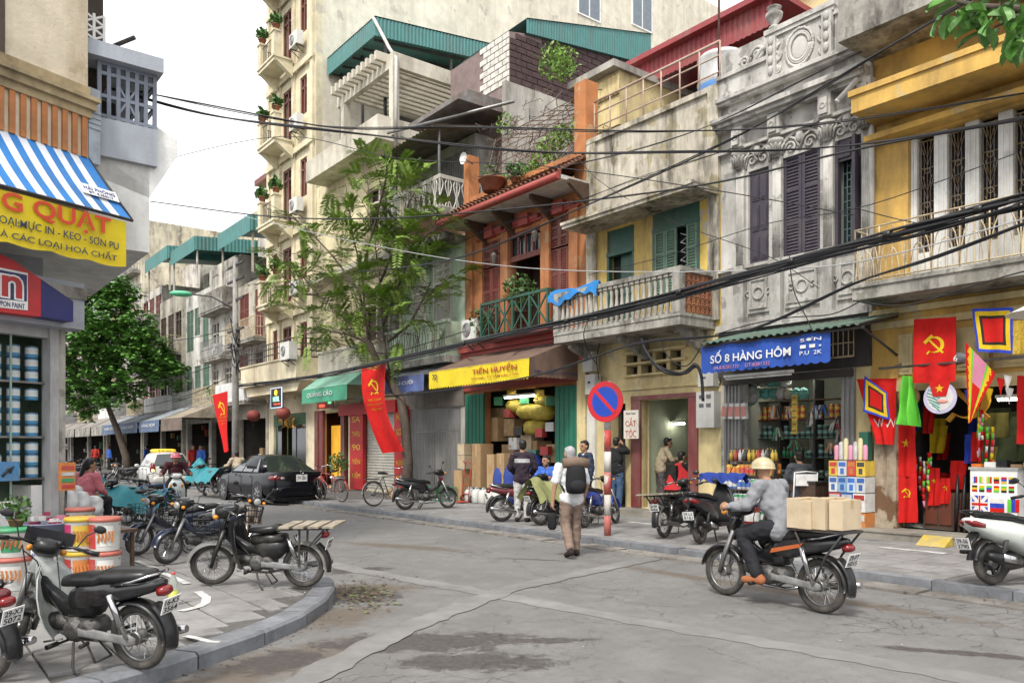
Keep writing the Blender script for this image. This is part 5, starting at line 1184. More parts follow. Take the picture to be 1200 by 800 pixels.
for i in range(5):f=i/5;m.beam((-12.2,vz0,zq0+(zq1-zq0)*f),(-12.2,vz1,zq0+(zq1-zq0)*(f+.2)),.025);m.beam((-12.2,vz1,zq0+(zq1-zq0)*f),(-12.2,vz0,zq0+(zq1-zq0)*(f+.2)),.025)
k2.part(m,'lattice',WHITE);m=k2.mb();m.box((-14,vz0,zq0-.15),(-12.15,RV(130,-12.2),zq0));m.prism([(vz0,zq1),(RV(134,-12.2),zq1-.25),(RV(136,-12.2),zq1-.45),(RV(130,-12.2),zq0+.5),(RV(130,-12.2),zq1+1.5),(vz0,zq1+1.5)],0,1.5,Matrix(((0,1,0,-14.2),(1,0,0,0),(0,0,1,0),(0,0,0,1))));k2.part(m,'slab',mat('sooty_brown',(.07,.055,.045),.85,.3,3,.4));m=k2.mb();m.tube([(-12.4,vz1,zq1-.4),(-12.0,RV(158,-12.0),UZ(158,40))],.03,6);k2.part(m,'pole',IRON)
# awnings and banners of the near shops
BRN=mat('brown_canvas',(.15,.095,.07),.8,.2,3,.4,(.06,.05,.045),2,3)
t,va,T=awning('shop_awning','brown sloping awning with yellow TIẾN HUYỀN valance on the orange house',-19.5,-14.95,-1.7,4.5,3.86,.46,BRN,YEL,scallop=.11)
P2('TIẾN HUYỀN',mat('dark_red_print',(.35,.03,.02),.6),va,0,0,0,1.75,.19,bend=lambda p:p)if False else None
def vtext(s,m,va,T,u,v,z,w,h_):return txt(s,m,va,T@front_at(u,v,z),w,h_,bold=.01)
vtext('TIẾN HUYỀN',mat('dark_red_print',(.33,.03,.02),.6),va,T,RU(590-12,-1.75),-1.74,3.72,1.9,.2)
vtext('72',KL,va,T,-19.15,-1.74,3.68,.26,.16);vtext('VẢI LỤA - TƠ TẰM CÁC LOẠI',MATS['dark_red_print'],va,T,RU(578,-1.75),-1.74,3.52,2.0,.09)
sdv=MB(T);n=24
for i in range(n):
 f,g=i/n,(i+1)/n;zt0,zt1=4.5+(3.86-4.5)*f-.35*(1-f)*f,4.5+(3.86-4.5)*g-.35*(1-g)*g
 sdv.poly(((-14.94,-.02-1.68*f,3.42),(-14.94,-.02-1.68*g,3.42-.03*(i%2)),(-14.94,-.02-1.68*g,3.86),(-14.94,-.02-1.68*f,3.86)))
sdp=sdv.build('side_flap',BRN,t)
TS=Matrix.Translation((-14.93+19.5,-.86,3.55))@Matrix(((0,0,1,0),(1,0,0,0),(0,1,0,0),(0,0,0,1)))
txt('SƠN - SƠN P.U CÁC LOẠI',mat('navy_dark_print',(.03,.04,.12),.7),sdp,TS,1.4,.1)
t,va,T=awning('shop_awning','green awning reading QUANG CAO beside the red banner',RU(354,-1.4),RU(407,-1.4),-1.4,4.95,3.9,.5,mat('mint_canvas',(.2,.40,.30),.75,.12,3,.35,(.1,.18,.13),2,3),mat('green_valance',(.06,.30,.18),.7,.1,4,.25,(.2,.3,.25)))
vtext('QUẢNG CÁO',LBL,va,T,(RU(354,-1.4)+RU(407,-1.4))/2-.3,-1.44,3.68,2.2,.24)
st_w,st_b=mat('stripe_white',(.5,.52,.56),.8,.1,4,.4),mat('stripe_blue',(.1,.14,.33),.8,.1,4,.4)
t,va,T=awning('shop_awning','small blue and white awning behind the tree trunk',-22.9,-20.5,-1.25,4.35,3.92,.48,BLUEG,st_b,scallop=.1)
vtext('ÁO CƯỚI',LBL,va,T,-21.7,-1.28,3.72,1.2,.14)
BLU=mat('royal_blue_cloth',(.02,.075,.36),.7,.1,4,.25,(.02,.04,.2),3)
t=rowthing('shop_banner','blue scalloped banner reading SỐ 8 HÀNG HÔM over the paint and brush shop','sign',-10.05,-1.34,3.66);m=MB();W=2.72;n=16
for i in range(n*4):
 a,c=i/(n*4),(i+1)/(n*4);y0,y1=.02*sin(a*20),.02*sin(c*20)
 m.poly(((W*a,y0,-.5-.035*abs(sin(pi*a*n))),(W*c,y1,-.5-.035*abs(sin(pi*c*n))),(W*c,y1,0),(W*a,y0,0)))
m.build('cloth',BLU,t);P2('SỐ 8 HÀNG HÔM',mat('bright_print',(.68,.68,.66),.6),t,1.12,-.03,-.23,1.75,.24,bold=.012)
P2('04.8.8281331    ĐT:8281332',mat('pink_print',(.45,.2,.3),.6),t,.95,-.03,-.44,1.25,.07)
P2('SƠN',MATS['bright_print'],t,2.38,-.03,-.1,.4,.07);P2('■ ■ ▪',MATS['bright_print'],t,2.38,-.03,-.22,.4,.06);P2('P.U  2K',MATS['bright_print'],t,2.38,-.03,-.33,.42,.07)
m=MB();m.tube([(-.05,.02,0),(W+.05,.02,0)],.02,5);m.build('rod',STEEL,t)
fluoro(-9.0,-1.0,3.02,1.5,'long fluorescent strip under the blue banner, switched off',False)
ns=thing('no_parking_sign','round blue and red no parking sign on a red and white striped pole','road sign',GP(712,627,PAVE),ROW+.25)
ph=3.1;bands=[(0,.34),(.34,.60),(.60,.98),(.98,1.2),(1.2,1.47),(1.47,2.9)]
PR,PW=mat('pole_red',(.4,.04,.03),.6,.15,6,.6,(.3,.25,.22),4,2,chip=.2),mat('pole_white',(.58,.57,.54),.6,.1,6,.6,(.25,.18,.13),4,3)
for i,(a,b)in enumerate([(0,.35),(.35,.72),(.72,1.12),(1.12,1.48),(1.48,1.86),(1.86,2.72)]):
 m=MB();m.tube([(0,0,a),(0,0,b)],.062,12);m.build('pole_band',PR if i%2==0 else PW,ns)
def disc(nm,R,y0,y1,mt,par,zc=2.36):m=MB();m.lathe([(R,-y1),(R,-y0)],36,Matrix.Translation((0,0,zc))@Matrix.Rotation(pi/2,4,'X'));return m.build(nm,mt,par)
SGR,SGB=mat('sign_face_red',(.5,.025,.035),.4,.06,5,.2),mat('sign_face_blue',(.02,.06,.38),.4,.06,5,.2)
m=MB();m.lathe([(.36,.07),(.36,.09)],36,Matrix.Translation((0,0,2.36))@Matrix.Rotation(pi/2,4,'X'));dp=m.build('disc',SGR,ns)
m=MB();m.lathe([(.265,.09),(.265,.094)],36,Matrix.Translation((0,0,2.36))@Matrix.Rotation(pi/2,4,'X'));m.build('blue_field',SGB,dp)
m=MB();m.cbox((0,-.0955,2.36),(.56,.004,.06),Matrix.Rotation(radians(45),3,'Y'));m.build('red_bar',SGR,dp)
m=MB();m.box((-.05,-.075,2.1),(.05,-.04,2.62));m.build('bracket',STEEL,ns)
WB=mat('sign_cream',(.58,.54,.47),.6,.06,4,.3,(.3,.27,.22),3);BRD=mat('brick_red_letter',(.36,.06,.04),.6)
sign_board('barber_sign','white board reading CẮT TÓC hung beside the barber door',RU(741,-.25),-.3,RZ(741,497,-.3),.46,.66,WB,[('Mạnh Thanh',KL,0,.25,.3,.06),('CẮT',BRD,0,.06,.34,.2),('TÓC',BRD,0,-.2,.34,.2)])
hs_=sign_board('hotel_sign','black lit hotel sign with an orange roundel above the lobby door',RU(325,-1.3),-1.35,RZ(325,466,-1.3),1.15,.8,mat('sign_black',(.01,.012,.012),.4),[('HOTEL',mat('lit_mint',(.35,.9,.6),.5,0,emis=1.2),0,-.05,.66,.2),('KHÁCH SẠN',mat('lit_red',(.9,.1,.05),.5,0,emis=.9),.1,-.26,.7,.1)],frame=mat('lit_frame',(.5,.6,.8),.5,0,emis=.5))
m=MB();m.torus((0,-.015,.21),.1,.025,'y',18,6);m.ball((0,-.01,.21),(.05,.015,.05));m.build('roundel',mat('lit_orange',(.9,.4,.03),.5,0,emis=1.),hs_)
sign_board('neon_sign','small red and green lit sign inside the dark red shop',RU(385,-.1),-.25,RZ(385,474,-.2),1.5,.3,mat('sign_maroon',(.12,.015,.012),.5),[('MINH',MATS['lit_red'],-.3,-.03,.5,.13),('◄■',mat('lit_green',(.1,.9,.2),.5,0,emis=1.2),.4,.07,.3,.09)])
for px,py,nm in((297,487,'left'),(332,484,'right')):
 t=rowthing('paper_lantern','dull red paper lantern '+('nearest the cable pole' if nm=='left' else 'under the hotel sign'),'lantern',RU(px,-1.2),-1.2,RZ(px,py,-1.2));m=MB();m.ball((0,0,0),(.3,.3,.26),14,8);m.build('shade',mat('lantern_red',(.22,.05,.04),.7),t);m=MB();m.tube([(0,0,.25),(0,0,.7)],.01,4);m.tube([(0,0,-.26),(0,0,-.5)],.03,5);m.build('cord',CABLE,t)
ch=rowthing('chandelier','golden hanging ornament in the hotel entrance','lamp',RU(338,-.2),-.2,RZ(338,494,-.2));m=MB();leafball(m,(0,0,0),.4,90,.16,3,.8);m.build('gold_leaves',mat('gilt',(.5,.27,.05),.4,metal=.4),ch)
fluoro(RU(779,1.2),1.2,RZ(779,497,1.2),1.3,'lit fluorescent tube over the barber mirror')
fluoro(RU(925,.7),.7,3.12,1.6,'lit fluorescent tube under the brush shop ceiling')
fluoro(RU(1182,-.1),.35,RZ(1182,468,.35),.7,'short lit tube inside the flag shop above the counter')
nb=rowthing('number_plate','grey box showing house number 6 on the flag shop rail','number plate',RU(1122,-.35),-.36,RZ(1122,420,-.36));m=MB();m.ball((0,0,0),(.19,.06,.1),14,8);m.build('plate',mat('plate_grey',(.1,.1,.105),.5),nb);P2('6',LBL,nb,0,-.065,0,.06,.1)
MET=mat('meter_box_grey',(.42,.42,.40),.55,.06,4,.4,(.25,.22,.18),3,3)
for(x0,y0,x1,y1,n,lab)in((822,459,843,501,4,'tall grey electricity meter box with four windows by the barber door'),(824,436,842,453,1,'smaller grey meter box above the four-window one'),(692,439,703,462,1,'small grey meter box on the pier right of the green doors'),(689,413,700,436,1,'upper meter box on the pier right of the green doors')):
 v=-.05 if x0>800 else-.16;xa,xb=RU(x0,v),RU(x1,v);za,zb_=RZ((x0+x1)/2,y1,v),RZ((x0+x1)/2,y0,v);t=rowthing('meter_box',lab,'meter box',xa,v,za);W,H=xb-xa,zb_-za
 m=MB();m.box((0,-.18,0),(W,.04,H));m.build('case',MET,t)
 for k in range(n):
  m=MB();cx_,cz_=(W*(.3+.4*(k%2)),H*(.62+.24*(k//2)))if n>1 else(W*.4,H*.6);m.box((cx_-W*.12,-.19,cz_-H*.05),(cx_+W*.12,-.179,cz_+H*.05));m.build('meter_window',GLASSD,t)
  # overhead cables
GRYC=mat('grey_cable',(.32,.32,.32),.6)
def cable(lab,pts,Z0,Z1,r=.018,n=1,spread=.05,m=CABLE,seed=1):
 """pixel survey of one cable hanging in an upright plane between two depths"""
 x0,x1=pts[0][0],pts[-1][0];q=random.Random(seed)
 def P(px,py):f=(px-x0)/(x1-x0)if x1!=x0 else 0;Z=1/((1-f)/Z0+f/Z1);return Vector(((px-CX)/FPX*Z,Z,EYE+(HY-py)/FPX*Z))
 out=[];N=len(pts)
 for i in range(N-1):
  p0,p1,p2,p3=pts[max(i-1,0)],pts[i],pts[i+1],pts[min(i+2,N-1)]
  for k in range(6):
   t=k/6;c=[.5*(2*b+(c_-a)*t+(2*a-5*b+4*c_-d)*t*t+(3*b-a-3*c_+d)*t**3)for a,b,c_,d in zip(p0,p1,p2,p3)];out.append(P(*c))
 out.append(P(*pts[-1]));o=out[0];t=thing('overhead_cable',lab,'cable',o)
 for s in range(n):
  mb=MB();ph=q.uniform(0,6.28)
  mb.tube([p-o+(Vector((0,spread*.6*cos(ph+i*.35),spread*sin(ph+i*.35)))if n>1 else Vector())for i,p in enumerate(out)],r*q.uniform(.7,1.2)if n>1 else r,5);mb.build('strand',m,t)
 if n>5:
  m2=MB()
  for i in range(3,len(out)-1,5):a,b=out[i]-o,out[i+1]-o;d=(b-a).normalized()*.05;m2.tube([a-d,a+d],spread*1.25,8)
  [x.build('cable_tie',BLACK,t)for x in m2.islands()]
  for k in range(3):
   mb=MB();ph=q.uniform(0,6);w=q.uniform(.5,1.1);mb.tube([p-o+Vector((0,.05*sin(i*.5+ph),.02-.13*abs(sin(i*.22*w+ph))))for i,p in enumerate(out)],.011,5);mb.build('loose_strand',CABLE,t)
 return t
cable('thick twisted cable bundle sweeping past the balustrade balcony',[(276,452),(330,446),(395,436),(545,402),(690,370),(850,328),(1000,286),(1120,253),(1290,205)],34,8.6,.019,8,.042)
cable('second cable bundle just under the thick one at right',[(700,372),(850,334),(1000,292),(1100,268),(1290,222)],17.9,8.5,.015,4,.035,seed=4)
cable('topmost pair of black cables crossing from the caged balcony',[(103,96),(200,118),(330,138),(430,150),(560,152),(760,152),(1000,140),(1290,98)],11.6,12.0,.010,2,.04,seed=2)
cable('sagging black cable under the topmost pair',[(103,98),(220,128),(330,146),(450,162),(600,175),(760,178),(1000,172),(1290,120)],11.5,11.6,.013,2,.025,seed=3)
cable('black cable running level over the green house tree',[(176,236),(320,254),(440,256),(540,250),(690,235),(850,212),(1020,172),(1290,125)],30,11,.02,1)
cable('black cable climbing steeply to the upper right corner',[(420,318),(545,300),(690,240),(850,166),(960,105),(1060,45),(1200,-38)],24,9.0,.012,2,.018,seed=6)
cable('pale thin cable before the orange house',[(270,250),(420,284),(560,308),(700,318),(900,316),(1040,300),(1290,230)],28,10.5,.011,1,m=GRYC)
cable('low cable looping along the awnings',[(380,470),(480,462),(620,440),(690,422),(760,400),(880,384),(1000,335),(1100,300),(1290,222)],30,8.8,.013,3,.035,seed=8)
cable('thin low cable across the pergola house',[(160,196),(330,160),(470,186),(640,195),(850,225),(1000,252)],26,13.5,.01,1)
cable('cable hanging from the green tin canopy to the meter boxes',[(752,398),(757,412),(775,432),(800,438),(815,428),(822,440),(824,470)],16.9,15.9,.028,3,.03,seed=9)
cable('thin wire looped over the breeze blocks',[(770,396),(785,420),(806,428),(826,398)],16.7,15.9,.012,1)
for i,(a,b)in enumerate((((150,452),(272,420)),((170,476),(272,440)),((205,470),(320,425)),((272,430),(330,412)),((160,400),(272,385)),((276,360),(420,395)))):
 cable('far street cable strung to the cable pole',[a,((a[0]+b[0])/2,(a[1]+b[1])/2+5),b],46,36,.02,1)['group']='cables strung to the far pole'
for lab,pts,za,zb,r in(('slack cable below the green tin canopy',[(838,392),(880,380),(925,372),(975,368),(1010,352)],15.2,13.2,.011),('slack cable under the yellow balcony slab',[(1000,352),(1060,358),(1130,338),(1200,318),(1290,298)],13.2,10.4,.011),('looped cable above the brown awning',[(548,420),(580,428),(612,410),(650,404),(690,398)],23,19,.012),('pair of wires across the orange upper windows',[(545,282),(590,262),(640,246),(690,232),(760,205),(860,172)],23.5,16.2,.009),('wire running down the yellow pier',[(700,380),(703,400),(699,420),(702,445)],19.5,19.4,.012),('wire across the dark purple shutters',[(690,322),(780,300),(900,262),(1020,240),(1190,180)],19,11,.008),('wire from the roof garden to the tin canopy',[(655,150),(700,210),(790,260),(900,300),(960,338)],20.5,14.2,.008),('thin doubled wires over the stained parapet',[(560,208),(690,190),(820,150),(930,100),(1010,62)],22.5,13.6,.008),('wire draped along the green balcony',[(395,402),(450,414),(500,402),(545,388)],29,23.2,.014),('sagging wire by the white pilasters',[(1010,246),(1080,262),(1140,258),(1210,232),(1290,212)],13,10.2,.008),('cable dropping from the bundle to the blue banner',[(925,300),(930,340),(945,372),(952,388)],13.9,13.6,.01),('cable dropping from the bundle at the red awning',[(690,372),(684,392),(690,412),(700,428)],18.4,19.2,.012)):cable(lab,pts,za,zb,r,2 if 'pair' in lab or 'doubled' in lab else 1,.03,seed=len(lab))
# trees
BARK=mat('tree_bark',(.085,.065,.05),.9,.3,9,.3,(.03,.025,.02),3,2,.6,30)
FEATH=mat('feathery_leaf',(.17,.26,.045),.55,.45,3.5,spec=.3);BROAD=mat('glossy_leaf',(.085,.2,.035),.42,.6,2.2,spec=.5)
def limb(m,pts,r0,r1,n=7):
 N=len(pts)-1;m.tube(pts,[r0+(r1-r0)*i/N for i in range(N+1)],n)
st_=rowthing('street_tree','slender feathery-leaved tree growing before the green house','tree',RU(477,-1.5),-1.5,PAVE);o=RW(RU(477,-1.5),-1.5,PAVE)
T=Matrix.Translation((-RU(477,-1.5),1.5,-PAVE))
def TP(px,py,v=-1.5):return Vector((RU(px,v),v,RZ(px,py,v)))
m=MB(T);limb(m,[TP(477,592),TP(478,540),TP(475,500),TP(470,468),TP(455,442),TP(440,420),TP(432,400)],.17,.1,9);tr=m.build('trunk',BARK,st_)
branches=[[(470,470),(456,435),(449,395),(446,340),(440,290),(434,240),(428,190)],[(432,400),(428,370),(424,320),(412,270),(405,215)],[(434,405),(415,385),(395,365),(372,345),(350,318),(330,296)],[(372,345),(355,345),(330,322)],[(449,380),(465,340),(480,300),(500,275),(520,262)],[(428,370),(420,340),(390,300),(360,268),(335,250)],[(446,330),(470,270),(480,235),(492,215)],[(424,320),(440,260),(452,210),(455,180)],[(432,402),(410,392),(385,388),(350,392)],[(455,400),(480,380),(495,352),(505,330)]]
q=random.Random(11);tips=[]
for i,B in enumerate(branches):
 m=MB(T);dv=q.uniform(-.4,.4)*i*.3;pts=[TP(x,y,-1.5+dv*k/len(B))for k,(x,y)in enumerate(B)];limb(m,pts,.05,.018,6)
 for k in range(1,len(pts)):
  for _ in range(7):
   f=q.random();p=pts[k-1].lerp(pts[k],f);e=p+Vector((q.gauss(0,.75),q.gauss(0,.8),q.gauss(.15,.42)));m.tube([p,p.lerp(e,.5)+Vector((0,0,.06)),e],[.014,.009,.005],4,False);tips.append((p,e,k/len(pts)))
 m.build('branch',BARK,st_)
m=MB(T)
def frond(m,p,d,L_,q):
 d=d.normalized();s=d.cross(Vector((0,0,1)));s=s.normalized()if s.length>.01 else Vector((1,0,0));up=s.cross(d)
 n=12;droop=q.uniform(.1,.5)
 for j in range(n):
  f=(j+.6)/n;c=p+d*L_*f-Vector((0,0,droop*L_*f*f));ll=.15*(1-.5*abs(f-.45))*L_/.5*1.1
  for sg_ in(-1,1):
   e=(s*sg_+d*.55+up*q.uniform(-.15,.25)).normalized();w=d*ll*.3
   m.poly((c,c+e*ll*.5+w*.6,c+e*ll,c+e*ll*.5-w*.6))
for p,e,f in tips:
 if f<.3 and q.random()<.6:continue
 if q.random()<.22:continue
 for _ in range(5):
  d=(e-p).normalized()+Vector((q.gauss(0,.9),q.gauss(0,.9),q.gauss(.0,.4)));frond(m,p.lerp(e,q.uniform(.45,1.05)),d,q.uniform(.45,.85),q)
m.build('crown',FEATH,st_)
def broad_tree(name,label,base,top_pts,crown,nleaf,leaf,seed,trunk,group=None,r0=.22):
 q=random.Random(seed);t=thing(name,label,'tree',base,0,group);m=MB();limb(m,trunk,r0,.1,9);m.build('trunk',BARK,t);tip=trunk[-1]
 cl=[]
 for c,R in crown:
  m2=MB();limb(m2,[trunk[-2].lerp(tip,.5),(tip+c)/2+Vector((q.gauss(0,.2),q.gauss(0,.2),-.1)),c],.07,.025,6);m2.build('limb',BARK,t)
  for _ in range(int(26*R*R)):d=Vector((q.gauss(0,1),q.gauss(0,1),q.gauss(0,.8))).normalized()*R*(q.random()**.35);cl.append(c+d)
 m=MB()
 for c in cl:
  n=max(6,int(nleaf/len(cl)))
  ax=Vector((q.gauss(0,.5),q.gauss(0,.5),1)).normalized();a0=q.uniform(0,6)
  for j in range(n):
   a=a0+6.283*j/n+q.uniform(-.2,.2);d=(Vector((cos(a),sin(a),q.uniform(-.35,.3)))+ax*.1).normalized();L_=leaf*q.uniform(.7,1.25);p=c+d*.05+Vector((q.gauss(0,.08),q.gauss(0,.08),q.gauss(0,.08)));s=d.cross(ax).normalized()*L_*.27;dr=Vector((0,0,-.12*L_))
   m.face([m.vert(x)for x in(p,p+d*L_*.4+s*.8,p+d*L_*.75+s+dr,p+d*L_*1.05+dr*2,p+d*L_*.75-s+dr,p+d*L_*.4-s*.8)])
 m.build('crown',BROAD,t);return t
b0=RW(RU(150,-3.0),-3.0,0);scx=b0.y/FPX
def LT(px,py,dy=0):Z=b0.y+dy;return Vector(((px-CX)/FPX*Z-b0.x,dy,EYE+(HY-py)/FPX*Z))
broad_tree('leafy_street_tree','broad dark-trunked tree with dense glossy leaves up the street',b0,None,[(LT(110,380,-1),2.1),(LT(140,400,1),2.3),(LT(170,420,-.5),1.8),(LT(185,430,.5),1.25),(LT(110,440,0),2.2),(LT(80,400,0),2.2),(LT(85,350,1),1.6),(LT(125,352,.5),1.5),(LT(135,340,0),1.1),(LT(100,335,0),1.3),(LT(160,395,-1.),1.6),(LT(195,440,-.5),1.0),(LT(145,345,-.5),1.0),(LT(60,440,0),2),(LT(140,455,-1),1.5),(LT(95,470,0),1.2)],24000,.29,5,[Vector((0,0,0)),LT(148,535),LT(138,505),LT(128,480),LT(118,455)],r0=.26)
ot=thing('overhanging_tree','big-leaved branch hanging into the upper right corner','tree',(7.6,5.0,0));q=random.Random(21)
def OP(px,py,Z=5.6):return Vector(((px-CX)/FPX*Z-7.6,Z-5.0,EYE+(HY-py)/FPX*Z))
m=MB();limb(m,[Vector((0,0,0)),Vector((-.1,0,2)),Vector((.1,.1,3.8)),Vector((0,.2,6.5))],.2,.12,9);m.build('trunk',BARK,ot)
m=MB();limb(m,[Vector((.05,.1,3.9)),OP(1420,-60),OP(1290,0),OP(1200,12),OP(1150,8),OP(1120,2)],.06,.012,6);limb(m,[OP(1290,0),OP(1230,30),OP(1200,52)],.02,.01,5);limb(m,[OP(1200,12),OP(1180,26),OP(1165,32)],.014,.006,5);m.build('branch',BARK,ot)
lm=[]
for k in range(4):
 m=MB();L_=.17;prof=[(0,.0),(.15,.45),(.4,.9),(.65,1),(.88,.6),(1,0)]
 A=[m.vert((L_*f,L_*.24*w,.014*sin(f*3)+(.012 if w>.3 else 0)))for f,w in prof];B=[m.vert((L_*f,-L_*.24*w,.014*sin(f*3)+(.012 if w>.3 else 0)))for f,w in prof];C_=[m.vert((L_*f,0,.014*sin(f*3)-.012*k))for f,w in prof]
 for i in range(5):m.face((C_[i],C_[i+1],A[i+1],A[i]));m.face((B[i],B[i+1],C_[i+1],C_[i]))
 lm.append(m.mesh('leaf',[mat('near_leaf',(.075,.19,.03),.35,.3,12,rn=.35,spec=.5)]))
for k in range(75):
 c=q.choice([(1125,5),(1145,12),(1150,25),(1170,20),(1185,35),(1195,10),(1165,5),(1195,55),(1240,20),(1230,45)]);o=bpy.data.objects.new('leaf',q.choice(lm));COL.objects.link(o);o.parent=ot
 o.location=OP(c[0]+q.gauss(0,9),c[1]+q.gauss(0,8),5.6+q.uniform(-.25,.25));o.rotation_euler=(q.uniform(-.9,.9),q.uniform(-.2,1.4),q.uniform(0,6.28))
 # motorbikes
def ring(x,yc,zc,w,h,n=12,e=.75):
 f=lambda c:(abs(c)**e)*(1 if c>=0 else-1)
 return[Vector((x,yc+w*f(cos(2*pi*k/n)),zc+h*f(sin(2*pi*k/n))))for k in range(n)]
def loft(m,rings,caps=True):
 sm=m.smooth;m.smooth=True;R=[[m.vert(p)for p in r]for r in rings];n=len(R[0])
 for A,B in zip(R,R[1:]):
  for j in range(n):m.face((A[j],B[j],B[(j+1)%n],A[(j+1)%n]))
 if caps:m.face(R[0]);m.face(R[-1][::-1])
 m.smooth=sm
def arc_fender(m,c,R,w,a0,a1,n=14,dz=.03):
 sm=m.smooth;m.smooth=True;rows=[]
 for i in range(n+1):
  a=a0+(a1-a0)*i/n
  rows.append([m.vert((c[0]+(R-dz*abs(k)**2)*cos(a),c[1]+w*k,c[2]+(R-dz*abs(k)**2)*sin(a)))for k in(-1,-.7,0,.7,1)]+[m.vert((c[0]+(R-.012-dz*abs(k)**2)*cos(a),c[1]+w*k*.95,c[2]+(R-.012-dz*abs(k)**2)*sin(a)))for k in(1,0,-1)])
 for A,B in zip(rows,rows[1:]):
  for j in range(8):m.face((A[j],A[(j+1)%8],B[(j+1)%8],B[j]))
 m.face(rows[0]);m.face(rows[-1][::-1]);m.smooth=sm
def wheel(par,T,c,R,tr,cast=False,nsp=18):
 m=MB(T);m.torus(c,R-tr,tr,'y',30,8,.9);w=m.build('wheel',RUBBER,par)
 m=MB(T);m.torus(c,R-tr*2.0,.014,'y',30,5,1.3);m.lathe([(.05,-.055),(.06,-.045),(.06,.045),(.05,.055)],14,Matrix.Translation(c)@Matrix.Rotation(pi/2,4,'X'));m.build('rim',ALU if cast else STEEL,w)
 m=MB(T);cx,cy,cz=c
 if cast:
  for k in range(5):a=2*pi*k/5;m.beam((cx+.04*cos(a),cy,cz+.04*sin(a)),(cx+(R-tr*2)*cos(a),cy,cz+(R-tr*2)*sin(a)),.04,.03,(0,1,0))
  m.build('spokes',BLACK,w)
 else:
  for k in range(nsp*2):
   a=2*pi*k/(nsp*2);b=a+(.35 if k%4<2 else-.35);s=.045 if k%2 else-.045
   m.beam((cx+.055*cos(b),cy+s,cz+.055*sin(b)),(cx+(R-tr*2)*cos(a),cy,cz+(R-tr*2)*sin(a)),.004)
  m.build('spokes',CHROME,w)
 return w
SEATM=mat('black_vinyl',(.013,.013,.014),.34,.2,8,.15,(.06,.055,.05),5);TAILR=mat('tail_lamp_red',(.17,.007,.008),.2,.1,5,coat=.5);LENS=mat('lamp_lens',(.33,.33,.32),.08,.1,6,spec=.8);AMBER=mat('amber_lens',(.6,.22,.02),.2)
PLATE=mat('number_plate_white',(.66,.66,.64),.5,.04,5,.2,(.3,.28,.25),5);PTXT=mat('plate_print',(.02,.02,.03),.6)
def plate(par,T,M,lines,w=.19,h=.14):
 m=MB(T);m.T=T@M if T else M;m.box((-w/2,-h/2,-.004),(w/2,h/2,.003));p=m.build('number_plate',PLATE,par)
 n=len(lines)
 for i,s in enumerate(lines):txt(s,PTXT,p,(T@M if T else M)@Matrix.Translation((0,h*(.5-(i+.5)/n)*.92,.003)),w*.82,h*.36 if n>1 else h*.55,ext=.002,bold=.01)
 return p
REARM=Matrix(((0,0,-1,0),(-1,0,0,0),(0,1,0,0),(0,0,0,1)))
